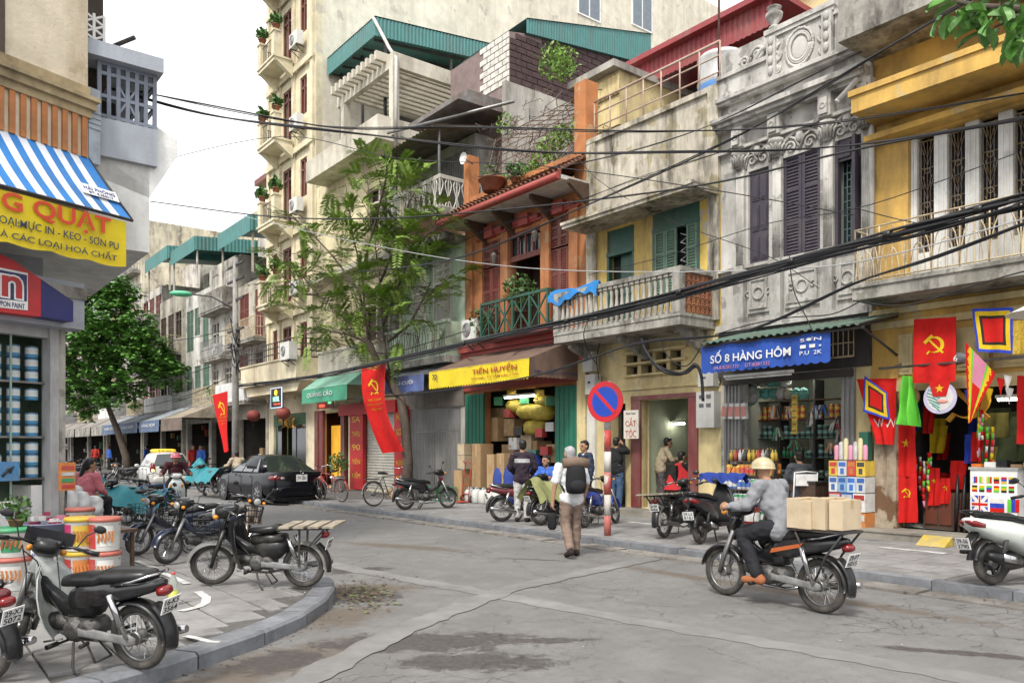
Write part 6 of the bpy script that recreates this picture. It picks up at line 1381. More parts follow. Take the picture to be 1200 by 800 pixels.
def bike(name,label,front,heading,bodym,steer=0.,lean=0.,kind='dream',lines=('29-F2','4418'),shield=None,group=None,seat=True,mirror=True,rack=False,cat='motorbike',at='front',basket=False,prop=True,sc=.93):
 h=Vector((heading[0],heading[1],0)).normalized();rz=atan2(h.y,h.x);WB=1.22;shield=shield or bodym
 WS=WB*sc;p=Vector(front);c=p-h*(WS/2)if at=='front' else(p+h*(WS/2)if at=='rear' else p)
 t=thing(name,label,cat,c,rz,group,lean);t.scale=(sc,sc,sc)
 I=Matrix.Identity(4);pv=Vector((.42,0,.72));S=Matrix.Translation(pv)@Matrix.Rotation(steer,4,Vector((-.42,0,.9)))@Matrix.Translation(-pv)
 R=.28;wheel(t,S,Vector((.61,0,R)),R,.036);wheel(t,I,Vector((-.61,0,R)),R,.04)
 for s in(-1,1):
  m=MB(S);m.tube([(.63,s*.075,R-.01),(.58,s*.08,.42),(.43,s*.075,.76)],[.022,.028,.03],8);m.build('fork_leg',STEEL if kind!='cub' else shield,t)
 m=MB(S);arc_fender(m,(.61,0,R),.325,.075,radians(8),radians(150));m.build('front_mudguard',bodym if kind!='cub' else mat('grey_mudguard',(.14,.14,.14),.5,.1,5,.5,(.25,.23,.2),4),t)
 if kind in('dream','cub'):
  m=MB();m.smooth=True;rows=[]
  for z,x,w in((.86,.40,.10),(.76,.375,.17),(.62,.345,.215),(.48,.32,.225),(.36,.29,.21),(.25,.24,.17)):
   rows.append([(x-.13*abs(k)**2.2+.0,w*k,z)for k in(-1,-.8,-.55,-.25,0,.25,.55,.8,1)])
  A=[[m.vert(p_)for p_ in r]for r in rows];B=[[m.vert((x-.014,y*.98,z))for x,y,z in r]for r in rows]
  for G,fl in((A,0),(B,1)):
   for r0,r1 in zip(G,G[1:]):
    for j in range(8):q_=(r0[j],r0[j+1],r1[j+1],r1[j]);m.face(q_[::-1]if fl else q_)
  for j in(0,8):
   for i in range(5):m.face((A[i][j],A[i+1][j],B[i+1][j],B[i][j]))
  for i in(0,5):
   for j in range(8):m.face((A[i][j],B[i][j],B[i][j+1],A[i][j+1]))
  m.build('leg_shield',shield,t)
 m=MB();loft(m,[ring(.40,0,.70,.05,.10),ring(.30,0,.60,.06,.08),ring(.12,0,.50,.06,.07),ring(-.08,0,.52,.09,.10),ring(-.22,0,.56,.11,.12)]);m.build('frame_cover',bodym if kind!='dream' else BLACK,t)
 m=MB(S);loft(m,[ring(.53,0,.97,.06,.06),ring(.50,0,.98,.09,.085),ring(.40,0,.99,.115,.085),ring(.31,0,1.0,.10,.07),ring(.25,0,1.0,.06,.045)]);m.build('head_cowl',BLACK,t)
 m=MB(S);m.lathe([(.02,0),(.05,.008),(.062,.02),(.058,.05)],16,Matrix.Translation((.572,0,.965))@Matrix.Rotation(-pi/2,4,'Y'));m.build('headlight',LENS,t)
 m=MB(S);loft(m,[ring(.47,0,.72,.05,.08),ring(.44,0,.80,.1,.07),ring(.40,0,.9,.07,.06)]);m.build('steering_cover',shield,t)
 for s in(-1,1):
  m=MB(S);m.tube([(.36,s*.08,1.0),(.33,s*.2,1.03),(.26,s*.33,1.02)],.014,6);hb=m.build('handlebar',BLACK if kind!='cub' else STEEL,t)
  m=MB(S);m.tube([(.275,s*.29,1.022),(.235,s*.40,1.012)],.02,8);m.build('grip',BLACK,hb)
  m=MB(S);m.tube([(.34,s*.2,1.02),(.36,s*.3,1.0),(.33,s*.38,.99)],.007,4);m.build('lever',STEEL,hb)
  if mirror:m=MB(S);m.tube([(.33,s*.22,1.03),(.34,s*.27,1.15),(.33,s*.33,1.2)],.006,4);m.ball((.325,s*.36,1.22),(.012,.055,.035),10,6);m.build('mirror',BLACK,t)
  m=MB(S);m.ball((.52,s*.13,.96),(.035,.03,.03),8,6);m.build('indicator',AMBER,t)
 m=MB()
 for s,x in((-1,.02),(1,-.03)):m.tube([(.33,s*.22,1.02),(.42,s*.12,1.07+x),(.5,s*.05,.98),(.46,s*.07,.8),(.5,s*.085,.5)],.0055,4);m.tube([(.33,s*.2,1.02),(.3,s*.1,.9),(.25,s*.06,.6),(.05,s*.1,.42)],.0055,4)
 m.build('control_cable',CABLE,t);m=MB();m.tube([(-.16,-.12,.34),(-.2,-.2,.33),(-.1,-.22,.46)],.01,5);m.tube([(-.1,-.22,.46),(-.05,-.27,.47)],.016,6);m.tube([(.05,.14,.26),(.2,.19,.24)],.009,5);m.tube([(.05,-.14,.24),(.22,-.2,.23)],.009,5);[x.build('pedal',STEEL,t)for x in m.islands()];m=MB();m.box((-.06,-.05,.43),(.07,.05,.52));m.tube([(.06,0,.47),(.14,0,.42)],.02,6);m.build('carburettor',ALU,t)
 m=MB(S);m.box((.3,-.09,1.04),(.42,.09,1.065));m.build('instrument',GLASSD,t)
 if kind=='dream':m=MB(S);m.smooth=True;m.sheet(lambda a,b:(.46+.03*sin(pi*a)-.05*b,-.19+.38*a,1.02+.12*b),10,3);m.sheet(lambda a,b:(.45+.03*sin(pi*a)-.05*b,-.19+.38*a,1.02+.12*b),10,3);m.build('fly_screen',mat('smoke_screen',(.04,.04,.045),.12,.1,4),t)
 m=MB();Rm=Matrix.Rotation(pi/2,4,'X')
 m.lathe([(.03,-.13),(.06,-.128),(.085,-.115),(.09,-.085),(.105,-.08),(.105,.08),(.09,.085),(.085,.115),(.05,.125),(.045,.135),(.02,.135)],18,Matrix.Translation((-.02,0,.32))@Rm);m.lathe([(.03,-.12),(.075,-.115),(.08,.1),(.06,.12)],14,Matrix.Translation((-.16,0,.34))@Rm);m.box((-.2,-.08,.24),(.06,.08,.42));en=m.build('engine',ALU,t)
 m=MB();Bx=Matrix.Rotation(pi/2-.1,4,'Y')
 m.lathe([(.06,.06)]+[(q_,.08+.014*i)for i in range(12)for q_ in((.078,)if i%2 else(.06,))]+[(.075,.25),(.065,.31),(.03,.32)],14,Matrix.Translation((0,0,.34))@Bx);m.build('cylinder',ALU,en)
 m=MB();m.tube([(.26,-.04,.3),(.3,-.07,.24),(.2,-.11,.17),(-.1,-.14,.16),(-.3,-.155,.21)],.018,8);m.tube([(-.28,-.16,.205),(-.34,-.165,.22),(-.86,-.185,.30),(-.93,-.19,.31)],[.022,.043,.043,.03],12);m.build('exhaust',CHROME if kind!='cub' else STEEL,t)
 m=MB();loft(m,[ring(.0,.1,.32,.012,.05),ring(-.12,.105,.32,.018,.045),ring(-.5,.105,.285,.018,.036),ring(-.6,.105,.28,.018,.055),ring(-.67,.105,.28,.012,.025)]);m.build('chain_case',mat('grey_chaincase',(.2,.2,.2),.5,.2,9,.6,(.06,.055,.05),6),t)
 for s in(-1,1):
  m=MB();m.tube([(-.6,s*.125,.3),(-.5,s*.13,.55)],.018,8);m.tube([(-.56,s*.127,.4),(-.46,s*.13,.66)],.03,9);m.build('shock_absorber',CHROME,t)
  m=MB();m.tube([(.03,s*.1,.24),(.04,s*.3,.24)],.012,5);m.tube([(.04,s*.2,.243),(.04,s*.31,.243)],.021,7);m.build('footrest',BLACK,t)
  m=MB();m.tube([(-.12,s*.12,.26),(-.3,s*.24,.27)],.009,4);m.tube([(-.28,s*.2,.27),(-.3,s*.3,.27)],.017,6);m.build('passenger_peg',BLACK,t)
 m=MB();m.tube([(-.02,.1,.22),(-.1,.2,.06),(-.16,.24,.012)],.012,5);m.tube([(-.12,.06,.2),(-.22,.09,.06)],.01,5);m.tube([(-.12,-.06,.2),(-.22,-.09,.06)],.01,5);m.tube([(-.22,-.09,.06),(-.22,.09,.06)],.01,5);m.build('stand',IRON,t)if prop else None
 m=MB();arc_fender(m,(-.61,0,R),.33,.085,radians(60),radians(185));m.build('rear_mudguard',BLACK if kind!='cub' else MATS['grey_mudguard'],t)
 if kind!='cub':
  m=MB();loft(m,[ring(.02,0,.56,.08,.1),ring(-.15,0,.62,.13,.13),ring(-.4,0,.66,.14,.11),ring(-.65,0,.70,.125,.08),ring(-.84,0,.735,.09,.055),ring(-.9,0,.75,.05,.03)]);m.build('side_panel',bodym if kind!='dream' else mat('dream_black',(.012,.012,.014),.25,.1,5,.2,coat=.6),t)
 else:
  m=MB();loft(m,[ring(.06,0,.52,.06,.08),ring(-.12,0,.5,.12,.14),ring(-.3,0,.5,.125,.13),ring(-.42,0,.56,.08,.08)]);m.build('side_panel',bodym,t)
  m=MB();loft(m,[ring(.05,0,.62,.1,.06),ring(-.2,0,.64,.13,.07),ring(-.38,0,.64,.11,.06)]);m.build('fuel_tank',bodym,t)
 if seat:
  m=MB()
  if kind=='cub':loft(m,[ring(.10,0,.735,.06,.025),ring(.06,0,.75,.1,.045),ring(-.1,0,.75,.135,.055),ring(-.24,0,.765,.14,.06),ring(-.32,0,.77,.1,.04)])
  else:loft(m,[ring(.12,0,.70,.05,.03),ring(.07,0,.725,.09,.05),ring(-.1,0,.745,.12,.06),ring(-.3,0,.755,.13,.06),ring(-.38,0,.79,.13,.065),ring(-.6,0,.80,.125,.06),ring(-.76,0,.81,.11,.05),ring(-.82,0,.81,.06,.03)])
  m.build('seat',SEATM,t)
 if kind!='cub':
  m=MB()
  for s in(-1,1):m.tube([(-.5,s*.14,.74),(-.7,s*.14,.78),(-.86,s*.1,.83),(-.9,s*.03,.835)],.012,5)
  m.build('grab_rail',CHROME,t)
 m=MB();loft(m,[ring(-.88,0,.69,.075,.045),ring(-.93,0,.69,.065,.04),ring(-.955,0,.69,.04,.022)]);m.build('tail_light',TAILR,t)
 plate(t,None,Matrix.Translation((-.955,0,.575))@Matrix.Rotation(-.35,4,'Y')@REARM,lines)
 m=MB();arc_fender(m,(-.62,0,R+.02),.36,.07,radians(125),radians(195));m.build('mud_flap',BLACK,t)
 if rack:
  f=MB()
  for s in(-1,1):f.beam((-.32,s*.14,.77),(-1.0,s*.16,.79),.025);f.beam((-.6,s*.13,.33),(-.62,s*.15,.78),.022);f.beam((-.95,s*.14,.79),(-.72,s*.12,.55),.02)
  f.build('rack_frame',IRON,t)
  for k in range(4):m=MB();x=-.40-.19*k;m.box((x-.125,-.27,.80+.004*k),(x+.01,.27,.825+.004*k));m.build('rack_slat',mat('grey_plank',(.3,.26,.2),.85,.25,9,.5,(.1,.08,.06),4,1,.3),t)
 return t
def scooter(name,label,front,heading,bodym,steer=0.,lean=0.,lines=('29-H1','2287'),at='front',group=None,floorm=None,cat='scooter',sc=.95):
 h=Vector((heading[0],heading[1],0)).normalized();rz=atan2(h.y,h.x);WB=1.26;WS=WB*sc;p=Vector(front);c=p-h*(WS/2)if at=='front' else(p+h*(WS/2)if at=='rear' else p)
 t=thing(name,label,cat,c,rz,group,lean);t.scale=(sc,sc,sc);pv=Vector((.45,0,.72));S=Matrix.Translation(pv)@Matrix.Rotation(steer,4,Vector((-.42,0,.9)))@Matrix.Translation(-pv);R=.25
 wheel(t,S,Vector((.63,0,R)),R,.045,True);wheel(t,Matrix.Identity(4),Vector((-.63,0,R)),R,.055,True)
 for s in(-1,1):m=MB(S);m.tube([(.64,s*.085,R),(.5,s*.08,.66)],.026,8);m.build('fork_leg',STEEL,t)
 m=MB(S);arc_fender(m,(.63,0,R),.305,.09,radians(5),radians(160));m.build('front_mudguard',bodym,t)
 m=MB();m.smooth=True;loft(m,[ring(.50,0,.93,.10,.05,14),ring(.52,0,.80,.17,.06,14)],True);
 rows=[(.98,.43,.09,.05),(.86,.47,.17,.07),(.70,.45,.215,.07),(.52,.40,.22,.06),(.36,.34,.2,.05),(.25,.28,.16,.05)]
 def zr(z,x,w,d_):return[Vector((x+d_*sin(a)*(1 if sin(a)>0 else .4),w*cos(a),z))for a in[2*pi*k/16 for k in range(16)]]
 m=MB();loft(m,[zr(*r)for r in rows]);m.build('apron',bodym,t)
 m=MB();loft(m,[zr(.95,.40,.08,.02),zr(.7,.38,.19,.02),zr(.4,.31,.19,.02),zr(.27,.26,.15,.02)]);m.build('inner_shield',floorm or BLACK,t)
 m=MB();m.box((-.1,-.17,.25),(.34,.17,.31));m.build('floorboard',floorm or BLACK,t)
 m=MB();loft(m,[ring(-.02,0,.46,.1,.18),ring(-.14,0,.52,.17,.2),ring(-.4,0,.60,.2,.16),ring(-.7,0,.66,.18,.13),ring(-.92,0,.74,.11,.07),ring(-.98,0,.77,.05,.03)]);m.build('tail_body',bodym,t)
 m=MB();loft(m,[ring(.03,0,.70,.07,.03),ring(-.02,0,.73,.12,.045),ring(-.3,0,.77,.155,.05),ring(-.4,0,.80,.155,.05),ring(-.72,0,.83,.13,.045),ring(-.82,0,.84,.07,.025)]);m.build('seat',SEATM,t)
 m=MB();m.tube([(-.7,.13,.83),(-.92,.11,.88),(-.98,0,.885),(-.92,-.11,.88),(-.7,-.13,.83)],.016,6);m.build('grab_rail',bodym if floorm is None else BLACK,t)
 m=MB(S);loft(m,[ring(.50,0,1.02,.08,.05),ring(.42,0,1.06,.15,.06),ring(.32,0,1.06,.12,.05),ring(.26,0,1.05,.05,.03)]);m.build('head_cowl',bodym,t)
 m=MB(S);m.ball((.50,0,1.02),(.03,.1,.045),12,6);m.build('headlight',LENS,t)
 for s in(-1,1):
  m=MB(S);m.tube([(.36,s*.1,1.05),(.32,s*.24,1.07),(.27,s*.33,1.06)],.015,6);hb=m.build('handlebar',BLACK,t);m=MB(S);m.tube([(.29,s*.27,1.066),(.24,s*.39,1.05)],.021,8);m.build('grip',BLACK,hb)
  m=MB(S);m.tube([(.34,s*.2,1.08),(.33,s*.27,1.2),(.32,s*.32,1.25)],.007,4);m.ball((.315,s*.35,1.27),(.014,.06,.04),10,6);m.build('mirror',BLACK,t)
  m=MB();m.ball((.50,s*.13,.80),(.03,.035,.05),8,6);m.build('indicator',AMBER,t)
  m=MB();m.tube([(-.62,s*.14,.28),(-.5,s*.15,.62)],.024,8);m.build('shock_absorber',IRON,t)
 m=MB();loft(m,[ring(0,.06,.28,.07,.09),ring(-.25,.08,.27,.1,.12),ring(-.55,.1,.26,.07,.1),ring(-.7,.1,.26,.05,.06)]);m.build('engine',ALU,t)
 m=MB();loft(m,[ring(-.2,-.14,.23,.03,.03),ring(-.32,-.16,.25,.055,.05),ring(-.75,-.19,.33,.06,.06),ring(-.88,-.2,.36,.035,.035)]);ex=m.build('exhaust',BLACK,t)
 m=MB();loft(m,[ring(-.4,-.215,.28,.012,.04),ring(-.7,-.25,.335,.012,.045)]);m.build('heat_shield',CHROME,ex)
 for s in(-1,1):m=MB();loft(m,[ring(-.80,s*.085,.70,.06,.045),ring(-.93,s*.07,.735,.055,.04),ring(-1.0,s*.04,.76,.025,.015)]);m.build('tail_light',TAILR,t)
 m=MB();loft(m,[ring(-.85,0,.6,.07,.05),ring(-.98,0,.5,.08,.03),ring(-1.02,0,.40,.07,.02)]);arc_fender(m,(-.63,0,R),.32,.08,radians(100),radians(170));m.build('rear_mudguard',BLACK,t)
 plate(t,None,Matrix.Translation((-1.03,0,.50))@Matrix.Rotation(-.25,4,'Y')@REARM,lines)
 m=MB();m.tube([(-.2,.1,.2),(-.28,.2,.01)],.014,5);m.tube([(-.2,-.08,.2),(-.28,-.14,.01)],.014,5);m.build('stand',IRON,t);return t
GW1=paint('pale_grey_shield',(.42,.44,.42));NAV=paint('navy_bike',(.012,.02,.045));BLK=paint('black_bike',(.013,.013,.015));REDB=paint('dark_red_bike',(.12,.015,.02));CUBM=mat('cub_black',(.014,.014,.015),.36,.2,7,.3,(.09,.08,.065),5);BRNB=paint('brown_orange_bike',(.25,.08,.03),.4,.2);BLUE=paint('bright_blue_bike',(.025,.06,.33));WHT=paint('pearl_white',(.55,.58,.54),.25,.6)
gp=lambda x,y:GP(x,y,PAVE)
bike('motorbike','black motorbike with pale grey leg shield and plate 16-K5 3564 in the near left corner',gp(166,784),(-.95,.3),BLK,-.85,-.1,'dream',('16-K5','3564'),GW1,at='rear',sc=.84)
bike('motorbike','red-tailed motorbike cut off by the left picture edge',gp(-14,797),(-.95,.32),REDB,.1,-.1,'wave',('29-X3','5072'),BLK,at='rear',sc=.80)
bike('motorbike','old black step-through motorbike with a slatted wooden rack by the kerb corner',gp(303,687),(-1,.10),CUBM,.42,-.06,'cub',('30-N2','118'),CUBM,at='mid',rack=True,mirror=False,sc=.86)
bike('motorbike','navy motorbike with a black front basket facing the camera behind the paint pails',gp(197,661),(-.62,-.78),NAV,.2,-.1,'wave',shield=BLK,sc=.82)
bike('motorbike','navy motorbike leaning left, farthest left of the parked pair',gp(163,651),(-.66,-.75),NAV,.25,-.1,'wave',shield=paint('blue_silver',(.12,.15,.2)),sc=.82)
bike('motorbike','worn brown and orange motorbike behind the slatted rack one',gp(291,654),(.42,-.9),BRNB,.3,-.1,'cub',shield=paint('cream_shield',(.25,.2,.16)),sc=.82)
tb=bike('motorbike','motorbike under a teal tarpaulin beside the woman in pink',gp(125,612),(-.97,.2),BLK,.2,-.08,'wave',sc=.84)
bike('motorbike','dark motorbike under a teal tarpaulin near the red pavement flag',gp(236,577),(-.7,.7),BLK,.2,-.08,'wave')
scooter('scooter','black scooter parked before the brush shop with a blue cloth on its bars',gp(821,637),(.60,.78),BLK,.35,-.08,('29-L5','8161'),at='rear')
bike('motorbike','old moped with a wide plank on its rack by the barber step',gp(779,630),(.60,.78),CUBM,.3,-.08,'cub',('29','446'),CUBM,at='rear',mirror=False,rack=True)
scooter('scooter','pearl white scooter with red tail lamp before the flag shop',gp(1163,685),(.92,.28),WHT,.2,-.08,('29-S6','3790'),at='rear',floorm=BLACK)
bike('motorbike','black motorbike of the helmeted rider in the road',GP(850,697),(-.58,.815),BLK,0,0,'wave',('29-P7','6015'),BLK,mirror=False,prop=False,sc=1.)
bike('motorbike','motorbike with a dark red tail beside the man in the striped jacket',gp(588,611),(.95,.3),REDB,.2,-.08,'wave',at='rear',shield=BLK)
bike('motorbike','motorbike with an olive cloth over its seat behind the walking man',gp(634,615),(.8,.6),BLK,.2,-.08,'wave',at='rear')
bike('motorbike','bright blue motorbike behind the no parking pole',gp(685,618),(.62,.78),BLUE,.2,-.08,'wave',at='rear')
bike('motorbike','black motorbike beside the tree trunk and the green crate',gp(475,597),(.9,.44),BLK,.2,-.08,'wave',at='rear',shield=REDB)
sw_=scooter('scooter','pale scooter ridden by the woman in the pink helmet',GP(207,606),(.42,-.9),paint('pale_scooter',(.5,.54,.53)),0,0)
bike('motorbike','pink and white motorbike behind the black sedan',GP(262,577),(-.6,.8),paint('pinkish',(.4,.2,.2)),.2,-.06,'wave')
fb=bike('motorbike','dark motorbike parked across the road left of the taxi',GP(132,568),(-.7,-.7),BLK,.2,-.1,'wave')
for i,(px,py,a)in enumerate(((118,566,2.0),(105,563,2.3),(145,566,3.4),(98,556,2.2),(240,571,2.4),(90,560,3.0))):
 again(fb,GP(px,py),a,'dark motorbike parked far up the street','motorbikes parked far up the street')
 # bicycles
def bicycle(label,p,heading,m0):
 h=Vector((heading[0],heading[1],0)).normalized();t=thing('bicycle',label,'bicycle',p,atan2(h.y,h.x),None,-.1)
 for x in(.52,-.52):wheel(t,Matrix.Identity(4),Vector((x,0,.33)),.33,.018,False,12)
 m=MB();B,H_,Sx=Vector((-.05,0,.3)),Vector((.36,0,.82)),Vector((-.2,0,.78))
 for a,b in((B,H_+Vector((.02,0,-.1))),(B,Sx),(Sx,H_),(B,Vector((-.52,0,.33))),(Sx,Vector((-.52,0,.33))),(H_,Vector((.52,0,.33)))):m.tube([a,b],.016,6)
 m.build('frame',m0,t);m=MB();m.tube([(.36,0,.82),(.34,0,1.0),(.34,-.25,1.03),(.2,-.28,1.0)],.012,5);m.tube([(.34,0,1.0),(.34,.25,1.03),(.2,.28,1.0)],.012,5);m.build('handlebar',CHROME,t)
 m=MB();loft(m,[ring(-.06,0,.86,.03,.02),ring(-.2,0,.88,.09,.035),ring(-.3,0,.89,.1,.035)]);m.build('saddle',SEATM,t);m=MB();m.torus((-.05,.05,.3),.09,.01,'y',16,4);m.tube([(-.05,.06,.3),(.08,.1,.22)],.012,5);m.build('crank',STEEL,t)
 m=MB();arc_fender(m,(-.52,0,.33),.36,.03,radians(40),radians(180),12,.01);arc_fender(m,(.52,0,.33),.36,.03,radians(20),radians(140),12,.01);m.build('mudguard',m0,t);m=MB();m.box((-.75,-.09,.72),(-.35,.09,.74));m.build('rack',IRON,t);return t
bicycle('red bicycle leaning near the back of the black sedan',gp(388,587),(-.75,.66),paint('bicycle_red',(.3,.04,.03)))
bicycle('grey bicycle partly hidden by the motorbike at the tree',gp(458,592),(.75,.66),paint('bicycle_grey',(.14,.13,.13)))
bicycle('blue bicycle in front of the teal covered motorbike',gp(172,614),(.9,-.3),paint('bicycle_blue',(.05,.1,.25)))
# cars
def car(name,label,c,heading,pm,prof,glass,W,lines,taxi=False):
 h=Vector((heading[0],heading[1],0)).normalized();t=thing(name,label,'car',c,atan2(h.y,h.x));L2=prof['L']/2;wr=prof['R'];xs=prof['ax'];w2=W/2
 m=MB();rings=[]
 for x,zt,wf,zb in prof['body']:
  w=w2*wf;rings.append([Vector(p)for p in((x,-w*.90,zb),(x,-w*.985,zb+.12),(x,-w,zb+.3),(x,-w*.985,zt-.16),(x,-w*.93,zt-.04),(x,-w*.80,zt),(x,0,zt+.025),(x,w*.80,zt),(x,w*.93,zt-.04),(x,w*.985,zt-.16),(x,w,zb+.3),(x,w*.985,zb+.12),(x,w*.90,zb))])
 loft(m,rings);m.build('body',pm,t)
 G=prof['green'];m=MB();rr=[]
 for x,zr,wf in G:rr.append([Vector(p)for p in((x[0],-w2*.93,prof['belt']),(x[1],-w2*wf,zr-.06),(x[1],-w2*wf*.86,zr),(x[1],0,zr+.03),(x[1],w2*wf*.86,zr),(x[1],w2*wf,zr-.06),(x[0],w2*.93,prof['belt']))])
 loft(m,rr);m.build('roof',pm,t)
 gm=mat('car_glass',(.02,.025,.025),.05,.2,2,spec=.9,coat=.5)
 for s in(-1,1):
  for a,b in prof['side']:
   m=MB();q=[]
   y0,y1=s*(w2*.93*.985+.008),s*(w2*prof['wr']+.012);zb_,zt_=prof['belt']+.03,prof['rz']-.10
   m.poly(((a[0],y0,zb_),(b[0],y0,zb_),(b[1],y1,zt_),(a[1],y1,zt_)));m.build('side_window',gm,t)
   m=MB();m.beam((b[0],y0,zb_),(b[1],y1,zt_),.03,.012);m.build('pillar',pm,t)
  m=MB();m.ball((prof['mir'],s*(w2+.09),prof['belt']+.03),(.07,.1,.07),10,6);m.build('wing_mirror',pm,t)
  for x in prof['handles']:m=MB();m.box((x-.09,s*(w2*.99)-.012,prof['belt']-.12),(x+.09,s*(w2*.99)+.02,prof['belt']-.085));m.build('door_handle',CHROME,t)
  for x in prof['doors']:m=MB();m.box((x-.005,s*(w2*1.0)-.004,.32),(x+.005,s*(w2*1.0)+.003,prof['belt']-.03));m.build('door_seam',BLACK,t)
 for nm,(x0,z0,x1,z1),wf in(('windscreen',prof['ws'],.80),('rear_window',prof['rw'],.78)):
  m=MB();e=.014 if nm=='windscreen' else-.014;n=8
  m.smooth=True;m.sheet(lambda s,q:(x0+(x1-x0)*q+e*1.5-.0*s,(s*2-1)*w2*(.86*(1-q)+(prof['wr']*.86)*q)*.95,z0+(z1-z0)*q+.02+.025*(1-(s*2-1)**2)),n,4);m.build(nm,gm,t)
 for x in xs:
  for s in(-1,1):
   m=MB();m.lathe([(wr*.98,-.03),(wr*1.12,-.02),(wr*1.12,.005)],24,Matrix.Translation((x,s*(w2*1.0),wr+.01))@Matrix.Rotation(-s*pi/2,4,'X'));m.build('wheel_arch',BLACK,t)
   cy=s*(w2-.10);m=MB();m.torus((x,cy,wr),wr-.085,.085,'y',26,10,1.15);wv=m.build('wheel',RUBBER,t)
   m=MB();m.lathe([(.02,.09),(.06,.095),(wr*.62,.07),(wr*.66,.085),(wr*.68,.05)],20,Matrix.Translation((x,cy,wr))@Matrix.Rotation(-s*pi/2,4,'X'));
   for k in range(7):a=2*pi*k/7;m.beam((x+.05*cos(a),cy+s*.1,wr+.05*sin(a)),(x+wr*.64*cos(a),cy+s*.095,wr+wr*.64*sin(a)),.045,.02,(0,1,0))
   m.build('rim',mat('car_alloy',(.45,.45,.46),.3,.1,8,.2,metal=.8),wv)
 for s in(-1,1):
  for mt,pts in prof['tail']:m=MB();loft(m,[ring(px_,s*py_,pz_,a,b,10,.6)for px_,py_,pz_,a,b in pts]);m.build('tail_light',mt,t)
  m=MB();loft(m,[ring(L2-.25,s*w2*.78,.66,.14,.07),ring(L2-.06,s*w2*.72,.64,.12,.06),ring(L2-.02,s*w2*.68,.63,.06,.03)]);m.build('headlight',LENS,t)
 plate(t,None,Matrix.Translation((-L2-.005,0,prof['pz']))@REARM,lines,.34,.2)
 m=MB();loft(m,[ring(-L2+.15,0,.42,w2*.93,.17,14,.5),ring(-L2-.03,0,.43,w2*.86,.14,14,.5),ring(-L2-.05,0,.43,w2*.7,.09,14,.5)]);m.build('rear_bumper',pm,t)
 m=MB();m.box((-L2+.2,-w2*.8,.16),(L2-.2,w2*.8,.24));m.build('underbody',BLACK,t);return t
SED=dict(L=4.9,R=.325,ax=(1.42,-1.38),belt=.93,rz=1.44,wr=.66,body=[(2.43,.62,.72,.28),(2.38,.70,.86,.22),(2.1,.80,.96,.2),(1.5,.90,1.0,.2),(.9,.95,1.0,.2),(0,.95,1.0,.2),(-.9,.96,1.0,.2),(-1.6,.98,1.0,.2),(-2.1,.98,.97,.22),(-2.38,.96,.92,.26),(-2.45,.90,.86,.32)],green=[((1.05,.25),1.36,.66),((.95,.1),1.43,.67),((-.3,-.3),1.455,.68),((-1.3,-.85),1.42,.66),((-1.75,-1.0),1.36,.64)],side=[((.72,.12),(-.05,-.1)),((-.1,-.14),(-.85,-.78)),((-.92,-.84),(-1.32,-.98))],mir=.72,handles=(.1,-.75),doors=(.95,-.12,-.98),ws=(1.02,.93,.16,1.42),rw=(-1.72,.95,-.93,1.40),pz=.80,tail=[(TAILR,[(-2.20,.84,.80,.075,.075),(-2.38,.74,.80,.12,.08),(-2.455,.66,.80,.08,.05)]),(LENS,[(-2.41,.62,.80,.07,.05),(-2.475,.58,.80,.05,.03)])],)
GLSS=mat('gloss_black_car',(.003,.0035,.006),.2,.05,5,0,spec=.28)
rl=Vector((-7.45,23.7,0));hd=Vector((-.64,.768,0)).normalized();rgt=Vector((hd.y,-hd.x,0))
sed=car('sedan','shiny black sedan parked at the far kerb, seen from behind',rl+rgt*.78+hd*1.40,hd,GLSS,SED,None,1.84,('29Y-2861',))
m=MB();m.torus((-2.475,0,.97),.045,.008,'x',14,4);m.build('badge',CHROME,sed)
TAX=dict(L=3.6,R=.28,ax=(1.15,-1.2),belt=.92,rz=1.46,wr=.74,body=[(1.78,.60,.75,.28),(1.7,.72,.9,.22),(1.3,.86,.98,.2),(.8,.95,1.0,.2),(0,.95,1.0,.2),(-.9,.96,1.0,.2),(-1.5,.97,.98,.22),(-1.74,.95,.94,.26),(-1.8,.88,.9,.32)],green=[((1.0,.35),1.38,.72),((.9,.2),1.46,.74),((-.3,-.3),1.49,.75),((-1.3,-1.2),1.46,.74),((-1.68,-1.45),1.36,.72)],side=[((.7,.22),(-.1,-.12)),((-.15,-.16),(-.95,-.85)),((-1.0,-.92),(-1.4,-1.25))],mir=.72,handles=(.05,-.8),doors=(.9,-.13,-1.0),ws=(.98,.93,.28,1.44),rw=(-1.70,.97,-1.42,1.40),pz=.72,tail=[(TAILR,[(-1.62,.74,.9,.05,.18),(-1.76,.70,.9,.07,.19),(-1.82,.66,.9,.04,.12)]),(mat('lit_tail',(1,.45,.12),.3,0,emis=3.),[(-1.78,.70,.80,.05,.05),(-1.835,.68,.80,.03,.03)])])
tx=car('taxi','silver taxi hatchback with a yellow roof sign and lit tail lamps',GP(204,574)+Vector((-1.1,1.5,0)),(-.56,.83),paint('taxi_silver',(.45,.44,.41),.35,.4),TAX,None,1.6,('29T-8842',))
m=MB();loft(m,[ring(.05,0,1.56,.5,.07,12,.5),ring(-.1,0,1.57,.5,.075,12,.5),ring(-.2,0,1.56,.48,.06,12,.5)]);rs_=m.build('roof_sign',mat('taxi_sign',(.75,.5,.03),.4,.05,emis=.15),tx)
txt('TAXI',PTXT,rs_,Matrix.Translation((-.205,0,1.565))@REARM,.5,.075)
